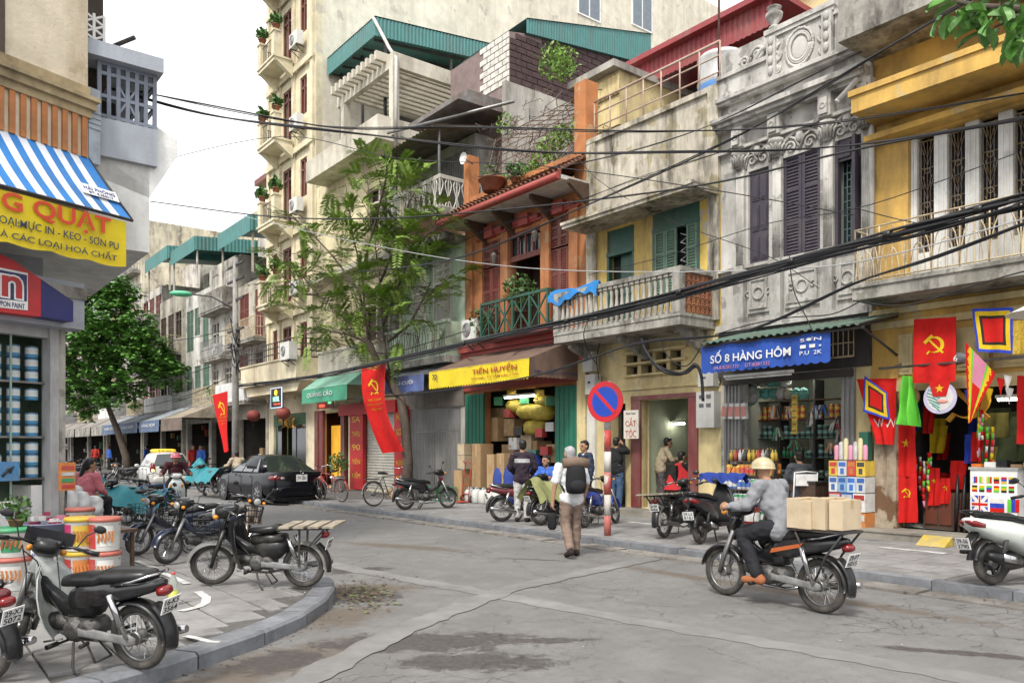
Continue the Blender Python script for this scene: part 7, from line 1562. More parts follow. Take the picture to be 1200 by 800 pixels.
for o in list(COL.objects):
 if o.get('label','').startswith(('navy motorbike','worn brown','old black step')):
  m=MB();w_=.15
  for z,k in((.62,.75),(.72,.85),(.82,.95),(.9,1.)):
   m.tube([(.56,-w_*k,z),(.56+.22*k,-w_*k,z),(.56+.22*k,w_*k,z),(.56,w_*k,z),(.56,-w_*k,z)],.006,4)
  for k in range(7):
   y=-w_+w_*2*k/6;m.tube([(.56+.22*.75,y*.75,.62),(.78,y,.9)],.005,4);m.tube([(.56,y*.75,.62),(.725,y*.75,.62)],.005,4)
  for x in(.56,.63,.70):
   for s_ in(-1,1):m.tube([(x,s_*w_*.75,.62),(x+.02,s_*w_,.9)],.005,4)
  m.build('basket',BLACK,o)
 if o.get('label','').startswith('black motorbike of the helmeted'):
  for s_ in(-1,1):m=MB();m.prism([(-.1,.57),(-.45,.66),(-.5,.71),(-.12,.62)],s_*.143-.004,s_*.143+.004);m.build('side_flash',mat('orange_flash',(.4,.1,.03),.4),o)
  # people: joints posed, flesh and clothes grown over them as single skins
SKIN=mat('skin',(.36,.2,.125),.55,.1,12,spec=.3);HAIRB=mat('black_hair',(.012,.01,.009),.5,.3,30);HAIRG=mat('grey_hair',(.3,.3,.3),.6,.25,30);EYEM=mat('eye_dark',(.015,.012,.01),.3);LIP=mat('lip',(.28,.1,.08),.5)
def capsule(m,a,b,ra,rb=None,n=10):
 a,b=Vector(a),Vector(b);rb=ra if rb is None else rb
 m.tube([a,a.lerp(b,.5),b],[ra,(ra+rb)/2*1.02,rb],n);m.ball(a,ra,n,6);m.ball(b,rb,n,6)
FOLD=bpy.data.textures.new('cloth_folds','CLOUDS');FOLD.noise_scale=.075;FOLD.noise_depth=2
def skin(m,name,mt,parent,vox=.014,sm=4):
 me=m.mesh(name,[mt]);o=bpy.data.objects.new(name,me);COL.objects.link(o);r=o.modifiers.new('r','REMESH');r.mode='VOXEL';r.voxel_size=vox;r.use_smooth_shade=True
 s=o.modifiers.new('s','SMOOTH');s.factor=.5;s.iterations=sm
 if name in('shirt','trousers'):
  d=o.modifiers.new('d','DISPLACE');d.texture=FOLD;d.strength=.038;d.mid_level=.5;s2=o.modifiers.new('s2','SMOOTH');s2.iterations=1
 dg=bpy.context.evaluated_depsgraph_get();me2=bpy.data.meshes.new_from_object(o.evaluated_get(dg));o.modifiers.clear();o.data=me2;bpy.data.meshes.remove(me);me2.name=name
 if not me2.materials:me2.materials.append(mt)
 o.parent=parent;return o
STAND=dict(pel=(0,0,.95),che=(.01,0,1.26),nec=(.01,0,1.45),hea=(.03,0,1.585),sho=(0,.185,1.40),elb=(-.01,.235,1.13),wri=(.05,.24,.88),hip=(0,.09,.92),kne=(.02,.10,.50),ank=(-.01,.10,.085),toe=(.16,.12,.03))
SIT=dict(pel=(0,0,.52),che=(.02,0,.86),nec=(.03,0,1.05),hea=(.06,0,1.18),sho=(.01,.185,1.0),elb=(.1,.235,.74),wri=(.33,.15,.66),hip=(.02,.09,.50),kne=(.43,.13,.52),ank=(.42,.13,.085),toe=(.58,.15,.03))
RIDE=dict(pel=(-.16,0,.86),che=(-.04,0,1.14),nec=(.03,0,1.31),hea=(.10,0,1.44),sho=(0,.19,1.27),elb=(.08,.30,1.06),wri=(.26,.335,1.04),hip=(-.13,.1,.83),kne=(.24,.17,.74),ank=(.02,.19,.31),toe=(.18,.21,.26))
def person(label,pos,heading,base,R=None,Lf=None,top=None,sleeve=1.,legs=None,shoes=None,hair=HAIRB,yaw=0.,vest=False,z=0.,sc=1.,cat='person',curl=1.,group=None,collar=None,ponytail=False,short=1.):
 """R / Lf override joints on one side; both are given with positive y outwards"""
 t=thing('person',label,cat,pos,atan2(heading[1],heading[0]),group);t.scale=(sc,sc,sc)
 J={k:Vector(v)for k,v in base.items()};S={}
 for s,ov in((-1,R or{}),(1,Lf or{})):
  S[s]={k:Vector(ov.get(k,base[k]))for k in('sho','elb','wri','hip','kne','ank','toe')}
  for k in S[s]:S[s][k].y*=s
 H=Matrix.Translation(J['hea'])@Matrix.Rotation(yaw,4,'Z')
 m=MB();capsule(m,J['nec']-Vector((0,0,.04)),J['hea']-Vector((.015,0,.05)),.055,.05)
 m.T=H;m.ball((0,0,.03),(.098,.078,.10),14,10);m.ball((.02,0,-.035),(.075,.062,.085),12,8);m.ball((.05,0,-.085),(.035,.035,.03),8,6);capsule(m,(.088,0,.02),(.108,0,-.02),.012,.017,7)
 for s in(-1,1):m.ball((-.01,s*.08,.0),(.022,.014,.032),8,6)
 m.T=None
 m.ball(J['che'],(.10,.15,.17),12,8);m.ball(J['pel'],(.10,.145,.13),12,8);capsule(m,J['che'],J['pel'],.115,.11);capsule(m,S[-1]['sho'],S[1]['sho'],.062)
 for s in(-1,1):
  q=S[s];capsule(m,q['sho'],q['elb'],.05,.04);capsule(m,q['elb'],q['wri'],.041,.028);capsule(m,q['hip'],q['kne'],.085,.058);capsule(m,q['kne'],q['ank'],.058,.038);capsule(m,q['ank']-Vector((.03,0,.03)),q['toe'],.04,.028)
  d=(q['wri']-q['elb']).normalized();side=Vector((0,1,0)).cross(d);side=side.normalized()if side.length>.1 else Vector((1,0,0));acr=d.cross(side)
  pc=q['wri']+d*.05;capsule(m,q['wri'],pc+d*.03,.027,.03,8)
  for k,(o_,L_)in enumerate(((-.027,.062),(-.009,.075),(.009,.07),(.026,.055))):
   b0_=pc+d*.045+side*o_*1.15;b1=b0_+d*L_*.55-acr*s*.02*curl;b2=b1+d*L_*.35*(1-.5*curl)-acr*s*.035*curl;capsule(m,b0_,b1,.0105,.0098,6);capsule(m,b1,b2,.0098,.0085,6)
  th=q['wri']+d*.03-side*.03;capsule(m,th,th+d*.035-side*.022,.012,.011,6);capsule(m,th+d*.035-side*.022,th+d*.07-side*.02-acr*s*.015,.011,.009,6)
 body=skin(m,'body',SKIN,t,.0105,3)
 m=MB(H)
 for s in(-1,1):m.ball((.088,s*.032,.012),(.012,.014,.009),8,6)
 m.build('eyes',EYEM,t);m=MB(H);m.ball((.088,0,-.055),(.01,.024,.007),8,5);m.build('mouth',LIP,t)
 m=MB(H)
 for s in(-1,1):m.beam((.093,s*.015,.034),(.085,s*.05,.036),.012,.007)
 m.build('eyebrows',HAIRB if hair is not HAIRG else HAIRG,t)
 if hair is not None:
  m=MB(H);m.ball((-.022,0,.05),(.098,.086,.098),14,10);m.ball((-.05,0,-.005),(.06,.077,.075),12,8);m.ball((.045,0,.098),(.05,.06,.035),10,6)
  if ponytail:capsule(m,(-.1,0,.03),(-.14,.02,-.15),.035,.04);capsule(m,(-.14,.02,-.15),(-.12,.03,-.42),.04,.015)
  skin(m,'hair',hair,t,.011,3)
 if top is not None:
  m=MB();capsule(m,J['nec']-Vector((.01,0,.05)),J['che'],.075,.13);m.ball(J['che'],(.118,.172,.18),14,9);m.ball(J['pel']+Vector((0,0,.05)),(.118,.162,.13),12,8);capsule(m,J['che'],J['pel']+Vector((0,0,.02)),.14,.14);capsule(m,J['pel']+Vector((0,-.075,-.05)),J['pel']+Vector((0,.075,-.05)),.128,.128);capsule(m,J['che']+Vector((0,-.06,-.08)),J['che']+Vector((0,.06,-.08)),.125,.125);capsule(m,S[-1]['sho']-Vector((0,0,.005)),S[1]['sho']-Vector((0,0,.005)),.074)
  for s in(-1,1):
   q=S[s];e=q['sho'].lerp(q['elb'],min(1,sleeve*2)if sleeve<.5 else 1);capsule(m,q['sho'],e,.074,.068)
   if sleeve>.5:capsule(m,q['elb'],q['elb'].lerp(q['wri'],(sleeve-.5)*2),.066,.05)
  tops=top if isinstance(top,(list,tuple))else[top];sk=skin(m,'shirt',tops[0],t,.014,5)
  if len(tops)>1:
   sk.data.materials.append(tops[1])
   for p in sk.data.polygons:
    if J['che'].z-.02<p.center.z<J['che'].z+.06 and abs(p.center.y)<.16:p.material_index=1
  if collar:m=MB();m.torus(J['nec']-Vector((.0,0,.03)),.06,.018,'z',16,6);m.build('collar',collar,t)
 if legs is not None:
  m=MB();m.ball(J['pel']-Vector((0,0,.03)),(.105,.14,.115),12,8)
  for s in(-1,1):q=S[s];capsule(m,J['pel']+Vector((0,s*.06,-.05)),q['hip'],.09,.1);capsule(m,q['hip'],q['kne'],.105,.085);capsule(m,q['kne'],q['kne'].lerp(q['ank'],.93*short),.082,.07)
  skin(m,'trousers',legs,t,.014,5)
 if shoes is not None:
  for s in(-1,1):q=S[s];m=MB();capsule(m,q['ank']-Vector((.045,0,.035)),q['toe'],.052,.04);m.ball(q['ank']-Vector((.02,0,.01)),.05,8,6);skin(m,'shoe',shoes,t,.012,3)
 return t
cl=cloth_m
GRYJ=cl('grey_jacket',(.215,.22,.235));BLKT=cl('black_trousers',(.022,.022,.026));TAUPE=cl('taupe_trousers',(.20,.145,.115));WTEE=cl('white_tee',(.62,.63,.64));SHOEB=cl('dark_shoe',(.03,.022,.02));PALET=cl('pale_grey_trousers',(.46,.45,.43));DKJ=cl('dark_plum_jacket',(.035,.025,.035));STRP=cl('jacket_stripe',(.35,.35,.36));JEANS=cl('blue_jeans',(.06,.11,.2));BLKS=cl('black_shirt',(.02,.02,.022));TAN=cl('tan_shirt',(.34,.29,.2));PINK=cl('pink_blouse',(.55,.17,.2));BRSH=cl('tan_shoe',(.3,.11,.05));NAVJ=cl('navy_jacket',(.03,.04,.07));BLS=cl('blue_shirt',(.05,.13,.45))
wp=Vector((.92,12.3,0));wh=(-.22,1)
wk=person('grey-haired man in white T-shirt walking away with a backpack',wp,wh,{**STAND,'che':(.05,0,1.25),'nec':(.08,0,1.43),'hea':(.12,0,1.56),'sho':(.06,.19,1.38)},R={'kne':(.10,.10,.51),'ank':(.10,.10,.085),'toe':(.27,.12,.03),'elb':(.0,.25,1.12),'wri':(.12,.24,.9)},Lf={'kne':(.0,.10,.50),'ank':(-.27,.10,.14),'toe':(-.12,.12,.04),'elb':(-.02,.27,1.12),'wri':(-.01,.30,.87)},top=WTEE,sleeve=.42,legs=TAUPE,shoes=SHOEB,hair=HAIRG,yaw=.25)
def on_person(t,name,label,cat):o=thing(name,label,cat,t.location,t.rotation_euler[2]);return o
bp_=on_person(wk,'backpack','black and brown backpack on the walking man','backpack');m=MB();loft(m,[ring_ for ring_ in[[Vector((-.12-.11+.10*cos(2*pi*k/14)*f,.15*sin(2*pi*k/14)*f,z_))for k in range(14)]for z_,f in((.98,.6),(1.0,.95),(1.1,1.1),(1.25,1.05),(1.36,.95),(1.42,.6))]]);m.build('main_bag',cl('backpack_black',(.02,.02,.022)),bp_)
m=MB();m.ball((-.34,0,1.10),(.07,.13,.10),12,8);m.build('front_pocket',MATS['backpack_black'],bp_);m=MB();m.tube([(-.2,-.2,1.44),(-.22,0,1.46),(-.2,.2,1.44)],[.075,.085,.075],12);m.build('rolled_mat',cl('brown_roll',(.17,.12,.09)),bp_)
for s in(-1,1):m=MB();m.tube([(-.14,s*.1,1.42),(.04,s*.12,1.47),(.16,s*.13,1.34),(.12,s*.16,1.15),(-.1,s*.15,1.02)],.018,6);m.build('shoulder_strap',MATS['backpack_black'],bp_)
hb_=on_person(wk,'hand_bag','small black bag hanging from the walking man\'s left hand','bag');m=MB();loft(m,[[Vector((.0+.05*cos(2*pi*k/10)*f,.31+.07*sin(2*pi*k/10)*f,z_))for k in range(10)]for z_,f in((.42,.6),(.46,1),(.62,1.0),(.68,.7))]);m.build('pouch',MATS['backpack_black'],hb_);m=MB();m.tube([(0,.28,.68),(0,.30,.78),(0,.34,.68)],.008,5);m.build('handle',BLACK,hb_)
person('man in a dark jacket with a pale stripe across the back',GP(612,611,PAVE),(.15,1),STAND,R={'elb':(.03,.27,1.13),'wri':(.2,.17,1.0)},Lf={'elb':(.03,.27,1.13),'wri':(.2,.17,1.0)},top=[DKJ,STRP],sleeve=1,legs=PALET,shoes=SHOEB,yaw=.3)
person('dark-haired man in a navy jacket looking left behind the blue motorbike',GP(686,610,PAVE),(-.9,-.45),STAND,top=NAVJ,legs=BLKT,shoes=SHOEB,collar=WTEE,yaw=.1,sc=.99)
person('man in black shirt and jeans leaning at the narrow barber side door',RW(RU(722,-.3),-.3,FLOOR-.02),(.55,.6),STAND,R={'elb':(.12,.26,1.36),'wri':(.1,.12,1.56)},top=BLKS,sleeve=.9,legs=JEANS,shoes=SHOEB,sc=.97)
person('barber in a tan shirt bending over his customer',RW(RU(774,.5),.5,FLOOR),(.75,.1),{**STAND,'che':(.06,0,1.25),'nec':(.13,0,1.42),'hea':(.19,0,1.54),'sho':(.1,.185,1.37),'elb':(.2,.24,1.14),'wri':(.42,.12,1.15)},top=TAN,sleeve=.95,legs=cl('charcoal_trousers',(.09,.08,.08)),shoes=SHOEB,sc=.98)
cu1=person('customer under a red cape in the barber chair',RW(RU(797,.45),.45,FLOOR),(.8,.35),SIT,top=BLKS,legs=BLKT,shoes=SHOEB,sc=1.0)
cp_=on_person(cu1,'barber_cape','red cape spread over the barber customer','cape');m=MB();m.smooth=True;m.sheet(lambda a,b:((.03+.08*b+(.08+.40*b**.8)*cos(2*pi*a)+.03*sin(a*37)*b),(.08+.33*b**.7)*sin(2*pi*a)+.02*sin(a*41)*b,1.06-.62*b**1.3),40,12);m.build('cloth',cl('red_cape',(.45,.03,.035)),cp_)
chx=on_person(cu1,'barber_chair','dark barber chair under the red cape','chair');m=MB();m.box((-.2,-.22,.36),(.25,.22,.42));m.build('seat',SEATM,chx);m=MB();m.box((-.26,-.2,.45),(-.2,.2,1.0));m.build('backrest',SEATM,chx);m=MB();m.lathe([(.25,0),(.25,.03),(.05,.06),(.05,.36)],14);m.build('pedestal',CHROME,chx)
sp=person('shopper in dark clothes seated on the white-framed chair',RW(RU(938,-.1),-.1,FLOOR-.02),(-.05,1),SIT,top=cl('slate_shirt',(.07,.075,.085)),legs=BLKT,shoes=SHOEB,sc=1.05)
ch2=on_person(sp,'folding_chair','white tube folding chair in front of the brush shop','chair')
for s in(-1,1):m=MB();m.tube([(.2,s*.22,0),(-.2,s*.22,.45),(-.26,s*.22,.95)],.014,6);m.build('leg',WHITE,ch2);m=MB();m.tube([(-.25,s*.22,0),(.2,s*.22,.46)],.014,6);m.build('leg',WHITE,ch2)
m=MB();m.tube([(-.26,-.22,.95),(-.27,0,.97),(-.26,.22,.95)],.014,6);m.box((-.265,-.2,.7),(-.25,.2,.92));m.build('backrest',WHITE,ch2);m=MB();m.box((-.2,-.21,.4),(.2,.21,.43));m.build('seat',BLACK,ch2)
person('person in blue sitting in front of the stacked cartons',GP(641,603,PAVE),(-.3,-.9),SIT,top=BLS,legs=BLKT,shoes=SHOEB,yaw=-.6,sc=1.05)
hd_r=Vector((-.58,.815,0)).normalized();rp_=GP(850,697)-hd_r*.61
rd=person('motorbike rider in a grey jacket and beige helmet',rp_,hd_r,RIDE,top=GRYJ,sleeve=1,legs=BLKT,shoes=BRSH,hair=None)
def helmet(t,label,col,J,mt=None):
 o=on_person(t,'helmet',label,'helmet');m=MB(Matrix.Translation(Vector(J['hea'])));m.smooth=True
 prof=[(.128*cos(pi/2*k/9)+.0,.02+.118*sin(pi/2*k/9))for k in range(10)];m.lathe([(.135,.005),(.135,.02)]+prof[:-1]+[(.01,.139)],20,Matrix.Diagonal((1.05,.92,1,1)))
 m.build('shell',paint(col[0],col[1],.3,.5),o);m=MB(Matrix.Translation(Vector(J['hea'])));m.smooth=True;m.sheet(lambda a,b:((.13+.06*b)*cos(-1+2*a),(.12+.03*b)*sin(-1+2*a),.022-.02*b),12,2);m.sheet(lambda a,b:((.13+.06*b)*cos(-1+2*a),(.12+.03*b)*sin(-1+2*a),.018-.02*b),12,2);m.build('peak',MATS[col[0]],o)
 m=MB(Matrix.Translation(Vector(J['hea'])));m.tube([(0,.1,.01),(.03,.075,-.07),(.05,0,-.115),(.03,-.075,-.07),(0,-.1,.01)],.006,4);m.build('chin_strap',BLACK,o);return o
helmet(rd,'beige helmet on the motorbike rider',('beige_helmet',(.40,.34,.2)),RIDE)
def rider_box(label,x,y,z,w,d,h_,mt=CARD,rz=0.):
 c=rp_+hd_r*x+Vector((-hd_r.y,hd_r.x,0))*y;t=thing('cardboard_box',label,'box',c+Vector((0,0,z)),atan2(hd_r.y,hd_r.x)+rz);carton_into(t,w,d,h_,mt)
TAPE=mat('packing_tape',(.42,.31,.17),.4,.1,5)
def carton_into(t,w,d,h_,mt):
 m=MB();b=.006;m.box((-w/2,-d/2,0),(w/2,d/2,h_));m.build('carton',mt,t);m=MB();m.box((-w/2-.002,-.03,h_*.72),(w/2+.002,.03,h_+.002));m.box((-.003,-d/2-.001,h_),(.003,d/2+.001,h_+.0015));m.build('tape',TAPE,t)
PALEC=mat('pale_cardboard',(.50,.40,.27),.8,.1,4,.3,(.3,.22,.13),3,rn=.1)
rider_box('pale carton nearest the rider on the moving motorbike',-.40,.0,.86,.14,.36,.30,PALEC);rider_box('second pale carton from the rider on the moving motorbike',-.55,.02,.86,.14,.37,.28,PALEC,.03);rider_box('third pale carton from the rider, taller than its neighbour',-.70,0,.865,.15,.36,.31,PALEC,-.03);rider_box('rearmost pale carton on the moving motorbike',-.86,-.02,.87,.14,.35,.29,PALEC,.05)
rk=thing('luggage_rack','dark luggage rack under the rider\'s cartons','rack',rp_,atan2(hd_r.y,hd_r.x));m=MB();m.box((-.96,-.17,.835),(-.32,.17,.86));m.build('bed',IRON,rk);m=MB()
for s in(-1,1):m.tube([(-.94,s*.15,.84),(-.75,s*.14,.6),(-.62,s*.13,.34)],.012,5);m.tube([(-.4,s*.15,.84),(-.5,s*.13,.6)],.012,5)
m.build('stay',IRON,rk)
sh_=Vector((.42,-.9,0)).normalized();sp_=GP(207,606)-sh_*.63
wm_=person('woman in a pink helmet riding a pale scooter towards the camera',sp_,sh_,RIDE,top=cl('maroon_cardigan',(.06,.02,.025)),legs=BLKT,shoes=SHOEB,hair=HAIRB,yaw=0)
helmet(wm_,'pink helmet of the woman on the scooter',('pink_helmet',(.5,.1,.14)),RIDE)
pk=person('woman in a pink blouse with a long ponytail sitting by the paint pails',GP(99,622,PAVE),(.2,1),{**SIT,'pel':(0,0,.5),'che':(.06,0,.84),'nec':(.1,0,1.02),'hea':(.14,0,1.15),'sho':(.08,.18,.97)},top=PINK,sleeve=1,legs=BLKT,shoes=SHOEB,ponytail=True,yaw=-.5,sc=1.05)
stl=on_person(pk,'stool','low stool under the woman in pink','stool');m=MB();m.box((-.16,-.16,.36),(.16,.16,.4));m.build('seat',mat('stool_plastic',(.3,.05,.05),.5),stl)
for a in(-1,1):
 for b in(-1,1):m=MB();m.beam((a*.15,b*.15,0),(a*.12,b*.12,.37),.03);m.build('leg',MATS['stool_plastic'],stl)
fp1=person('distant man in blue standing by the dark awning shops',RW(RU(236,-1),-1,PAVE),(-.3,-.8),STAND,top=BLS,legs=BLKT,shoes=SHOEB)
fp2=person('distant person in red beneath the slate blue awnings',RW(RU(226,-1.2),-1.2,PAVE),(.6,-.5),STAND,top=cl('red_shirt',(.4,.04,.03)),legs=BLKT,shoes=SHOEB)
for i,(px,v,lab)in enumerate(((128,-1.4,'distant pedestrian just left of the street tree trunk'),(112,-2,'distant pedestrian near the far parked motorbikes'),(172,-.8,'distant person right of the street tree trunk'))):again(fp1 if i!=1 else fp2,RW(RU(px,v),v,PAVE),1+i,lab)
person('rider with a pale helmet waiting beyond the black sedan',GP(278,580),(-.6,.8),RIDE,top=cl('beige_top',(.4,.33,.24)),legs=BLKT,shoes=SHOEB)
# cloth, flags and their emblems
ORD='first second third fourth fifth sixth seventh eighth ninth tenth eleventh twelfth thirteenth fourteenth fifteenth sixteenth seventeenth eighteenth nineteenth twentieth'.split()
def ordn(k):return ORD[k]if k<20 else 'twenty-'+ORD[k-20]
class Cloth:
 def __init__(s,name,label,cat,A,B,C_,D,mats,amp=.03,folds=3.,ns=24,nt=24,pick=None,group=None,sag=0.,twist=None,world=False,ph=0.):
  """corners A B (top) C D (bottom) in row coordinates (u, v, z)"""
  P=[Vector(p)if world else RW(*p)for p in(A,B,C_,D)];s.o=thing(name,label,cat,P[0],0,group);s.P=[p-P[0]for p in P];s.amp=amp;s.folds=folds;s.ph=ph;s.tw=twist
  s.n=(s.P[1]-s.P[0]).cross(s.P[0]-s.P[3]).normalized();s.sag=sag
  if s.n.y>0:s.n=-s.n
  s.W=(P[1]-P[0]).length;s.H=(P[3]-P[0]).length;m=MB();m.smooth=True;m.sheet(s.fn,ns,nt,pick=pick);s.c=m.build('cloth',mats,s.o)
 def fn(s,a,b,e=0.):
  p=s.P[0].lerp(s.P[1],a).lerp(s.P[3].lerp(s.P[2],a),b)
  w=s.amp*(.35+.65*b)*(sin(2*pi*s.folds*a+s.ph+b*1.3)+.5*sin(2*pi*s.folds*.53*a+2.1*b*3+s.ph))
  if s.tw:p=p+s.tw(a,b)
  return p+s.n*(w+e)-Vector((0,0,s.sag*sin(pi*a)))
 def polys(s,name,mt,quads,cx,cy,sz,asp=None):
  m=MB();k=sz*s.W/s.H if asp is None else asp
  for side in(1,-1):
   for q in quads:m.poly([s.fn(cx+x*sz,cy-y*k,.006*side)for x,y in q])
  return m.build(name,mt,s.c)
 def text(s,t,mt,cx,cy,w,h):
  W,H=s.W,s.H;return txt(t,mt,s.c,Matrix.Identity(4),w*W,h*H,bend=lambda p:s.fn(cx+p.x/W,cy-p.y/H,.007),bold=.01)
def ribbon(path,ws):
 out=[]
 L_,R_=[],[]
 for i,p in enumerate(path):
  a=path[max(i-1,0)];b=path[min(i+1,len(path)-1)];dx,dy=b[0]-a[0],b[1]-a[1];l=sqrt(dx*dx+dy*dy)or 1;L_.append((p[0]-dy/l*ws[i]/2,p[1]+dx/l*ws[i]/2));R_.append((p[0]+dy/l*ws[i]/2,p[1]-dx/l*ws[i]/2))
 return[(L_[i],L_[i+1],R_[i+1],R_[i])for i in range(len(path)-1)]
_sp=[(.72*cos(a),.72*sin(a))for a in[radians(115-245*k/16)for k in range(17)]]
SICKLE=ribbon(_sp,[.03+.3*sin(pi*min(1,(k+.5)/15))*.9 for k in range(17)])+ribbon([_sp[-1],(_sp[-1][0]*1.55,_sp[-1][1]*1.5)],[.16,.2])
HAMMER=ribbon([(-.5+1.28*k/8,.5-1.28*k/8)for k in range(9)],[.19]*9)+ribbon([(-.95,.22),(-.2,.92)],[.3,.3])
STAR=[((0,0),(cos(pi/2+2*pi*k/5)*r0,sin(pi/2+2*pi*k/5)*r0),(cos(pi/2+2*pi*(k+.5*d)/5)*.4,sin(pi/2+2*pi*(k+.5*d)/5)*.4))for k in range(5)for d in(-1,1)for r0 in(1,)]
FRED=cloth_m('flag_red',(.50,.014,.012));FYEL=cloth_m('flag_yellow',(.62,.42,.02));FGRN=cloth_m('flag_green',(.12,.48,.05));FDK=cloth_m('flag_dark',(.03,.025,.02));FBLU=cloth_m('flag_blue',(.03,.06,.4));FPNK=cloth_m('flag_pink',(.55,.2,.3));FWHT=cloth_m('flag_white',(.62,.6,.58))
def RP(px,py,v):return(RU(px,v),v,RZ(px,py,v))
def banner(label,pts,v,text=True,tw=None):
 b=Cloth('party_banner',label,'banner',*[RP(x,y,v)for x,y in pts],FRED,.05,1.2,14,40,twist=tw)
 b.polys('sickle',FYEL,SICKLE,.5,.27,.2);b.polys('hammer',FYEL,HAMMER,.5,.27,.2)
 if text:
  for i,(s,w)in enumerate((('80 NĂM',.55),('ĐẢNG CỘNG SẢN',.7),('VIỆT NAM',.5))):b.text(s,FYEL,.5,.41+.055*i,w,.03)
 return b
banner('tall red banner with a yellow hammer and sickle tied to the tree trunk',[(424,429),(453,425),(474,528),(452,531)],-1.75,True,lambda a,b:Ud*(-.28*b*(1-b)+.12*sin(b*5)*b*(1-a))+Wd*(-.25*sin(pi*b)))
banner('smaller red banner hanging far up the pavement by the sedan',[(249,463),(267,458),(268,528),(264,530)],-2.6,True,lambda a,b:Ud*(-.2*(1-a)*b*(1-b)))
# flag shop
bar=rowthing('flag_rail','long metal tube carrying the flags over the flag shop mouth','rail',u_:=RU(1030,-.42),-.42,0);m=MB(Matrix.Translation((-u_,.42,0)));z_=RZ(1040,431,-.42);m.tube([(u_,-.42,z_),(-1.3,-.42,z_)],.022,7)
for x in(u_+.2,-2.2):m.tube([(x,-.42,z_),(x,-.0,z_+.1)],.014,5)
m.build('tube',STEEL,bar)
f=Cloth('party_flag','red flag with yellow hammer and sickle hanging over the rail','flag',RP(1071,374,-.36),RP(1121,371,-.36),RP(1120,447,-.45),RP(1070,449,-.45),FRED,.02,2.2);f.polys('sickle',FYEL,SICKLE,.5,.42,.26);f.polys('hammer',FYEL,HAMMER,.5,.42,.26)
def nested(a,b):r=max(abs(a-.5),abs(b-.5))*2;return 1 if r>.86 else 2 if r>.66 else 3 if r>.5 else 0
NEST=[FRED,FBLU,FYEL,FDK]
f=Cloth('festival_flag','red festival flag with a slanted nested square at the weathered post','flag',RP(1004,444,-.3),RP(1051,443,-.3),RP(1049,521,-.35),RP(1028,520,-.35),FRED,.04,2.)
Cloth('festival_flag','slanted yellow and blue bordered square on the post flag','flag',RP(1013,440,-.42),RP(1040,460,-.42),RP(1042,492,-.42),RP(1012,482,-.42),NEST,.02,1.5,28,28,nested)
q_=random.Random(4);zz=[(.18+.1*k+q_.uniform(-.02,.02),.60+.11*(k%2))for k in range(9)];f.polys('zigzag_trim',FWHT,[((a[0],-a[1]),(b[0],-b[1]),(b[0],-b[1]-.035),(a[0],-a[1]-.035))for a,b in zip(zz,zz[1:])],0,0,1,1)
Cloth('green_flag','plain bright green flag draped from the rail','flag',RP(1058,440,-.45),RP(1070,441,-.45),RP(1082,500,-.5),RP(1053,497,-.5),FGRN,.11,2.1)
hat=rowthing('drum','round tan drum hanging behind the green flag','drum',*RP(1065,465,-.2));m=MB();m.lathe([(.02,-.05),(.17,-.05),(.18,0),(.17,.05),(.02,.05)],22,Matrix.Rotation(pi/2,4,'X'));m.build('drum_head',mat('drum_tan',(.4,.26,.1),.6),hat)
bd=rowthing('youth_badge','round badge with green stripes and a red starred top','badge',*RP(1102,466,-.5));m=MB();m.lathe([(.26,.0),(.26,.02)],30,Matrix.Rotation(pi/2,4,'X'));m.build('disc',mat('badge_lilac',(.45,.42,.55),.5),bd)
m=MB();m.lathe([(.205,.02),(.205,.024)],30,Matrix.Rotation(pi/2,4,'X'));m.build('field',FWHT,bd);m=MB()
for k in range(7):
 y=-.16+.05*k;w=sqrt(max(0,.2**2-y*y));m.tube([(-w,-.026,y+.05),(-w*.3,-.026,y-.01),(.0,-.026,y-.05)],.009,4)
m.build('stripes',mat('badge_teal',(.03,.25,.22),.5),bd);m=MB();m.prism([(-.17,.27),(.17,.27),(.1,.02),(-.1,.02)],-.034,-.027);rt_=m.build('red_panel',FRED,bd);m=MB()
for a,b,c in STAR:m.poly([(x*.075,-.036,.15+y*.075)for x,y in(a,b,c)])
m.build('star',FYEL,rt_);m=MB();m.ball((.04,-.03,-.06),(.09,.01,.03));m.build('clasped_hand',mat('badge_flesh',(.6,.25,.2),.6),bd)
gl_=rowthing('emblem','large gold hammer and sickle emblem inside the flag shop','emblem',*RP(1133,468,.3));m=MB();
for q in SICKLE+HAMMER:m.prism([(x*.42,y*.42)for x,y in q],-.03,.03)
m.build('gilt_shape',mat('emblem_gold',(.6,.3,.03),.45),gl_,kind='stuff')
def vpick(a,b):d=abs(a-.5)*2;r=max(d,0);return 0 if min(a,1-a)<.12+.02*sin(b*60)else 1 if min(a,1-a)<.24 else 2 if min(a,1-a)<.30 else(3 if b<.45 else 0)
Cloth('pennant','long triangular red and yellow pennant with jagged white edge','pennant',RP(1131,400,-.6),RP(1167,438,-.6),RP(1139,493,-.6),RP(1135,496,-.6),[FRED,FYEL,FGRN,FPNK],.02,1.2,34,30,vpick)
Cloth('festival_flag','bordered festival flag with blue and yellow frames high on the right','flag',RP(1139,362,-.5),RP(1187,360,-.5),RP(1186,414,-.55),RP(1146,412,-.55),NEST,.03,1.6,30,30,nested)
Cloth('gold_cloth','gold brocade cloth at the right edge beside the bordered flag','cloth',RP(1187,376,-.5),RP(1212,374,-.5),RP(1212,414,-.5),RP(1187,415,-.5),mat('brocade',(.45,.3,.03),.5,.5,40),.02,2)
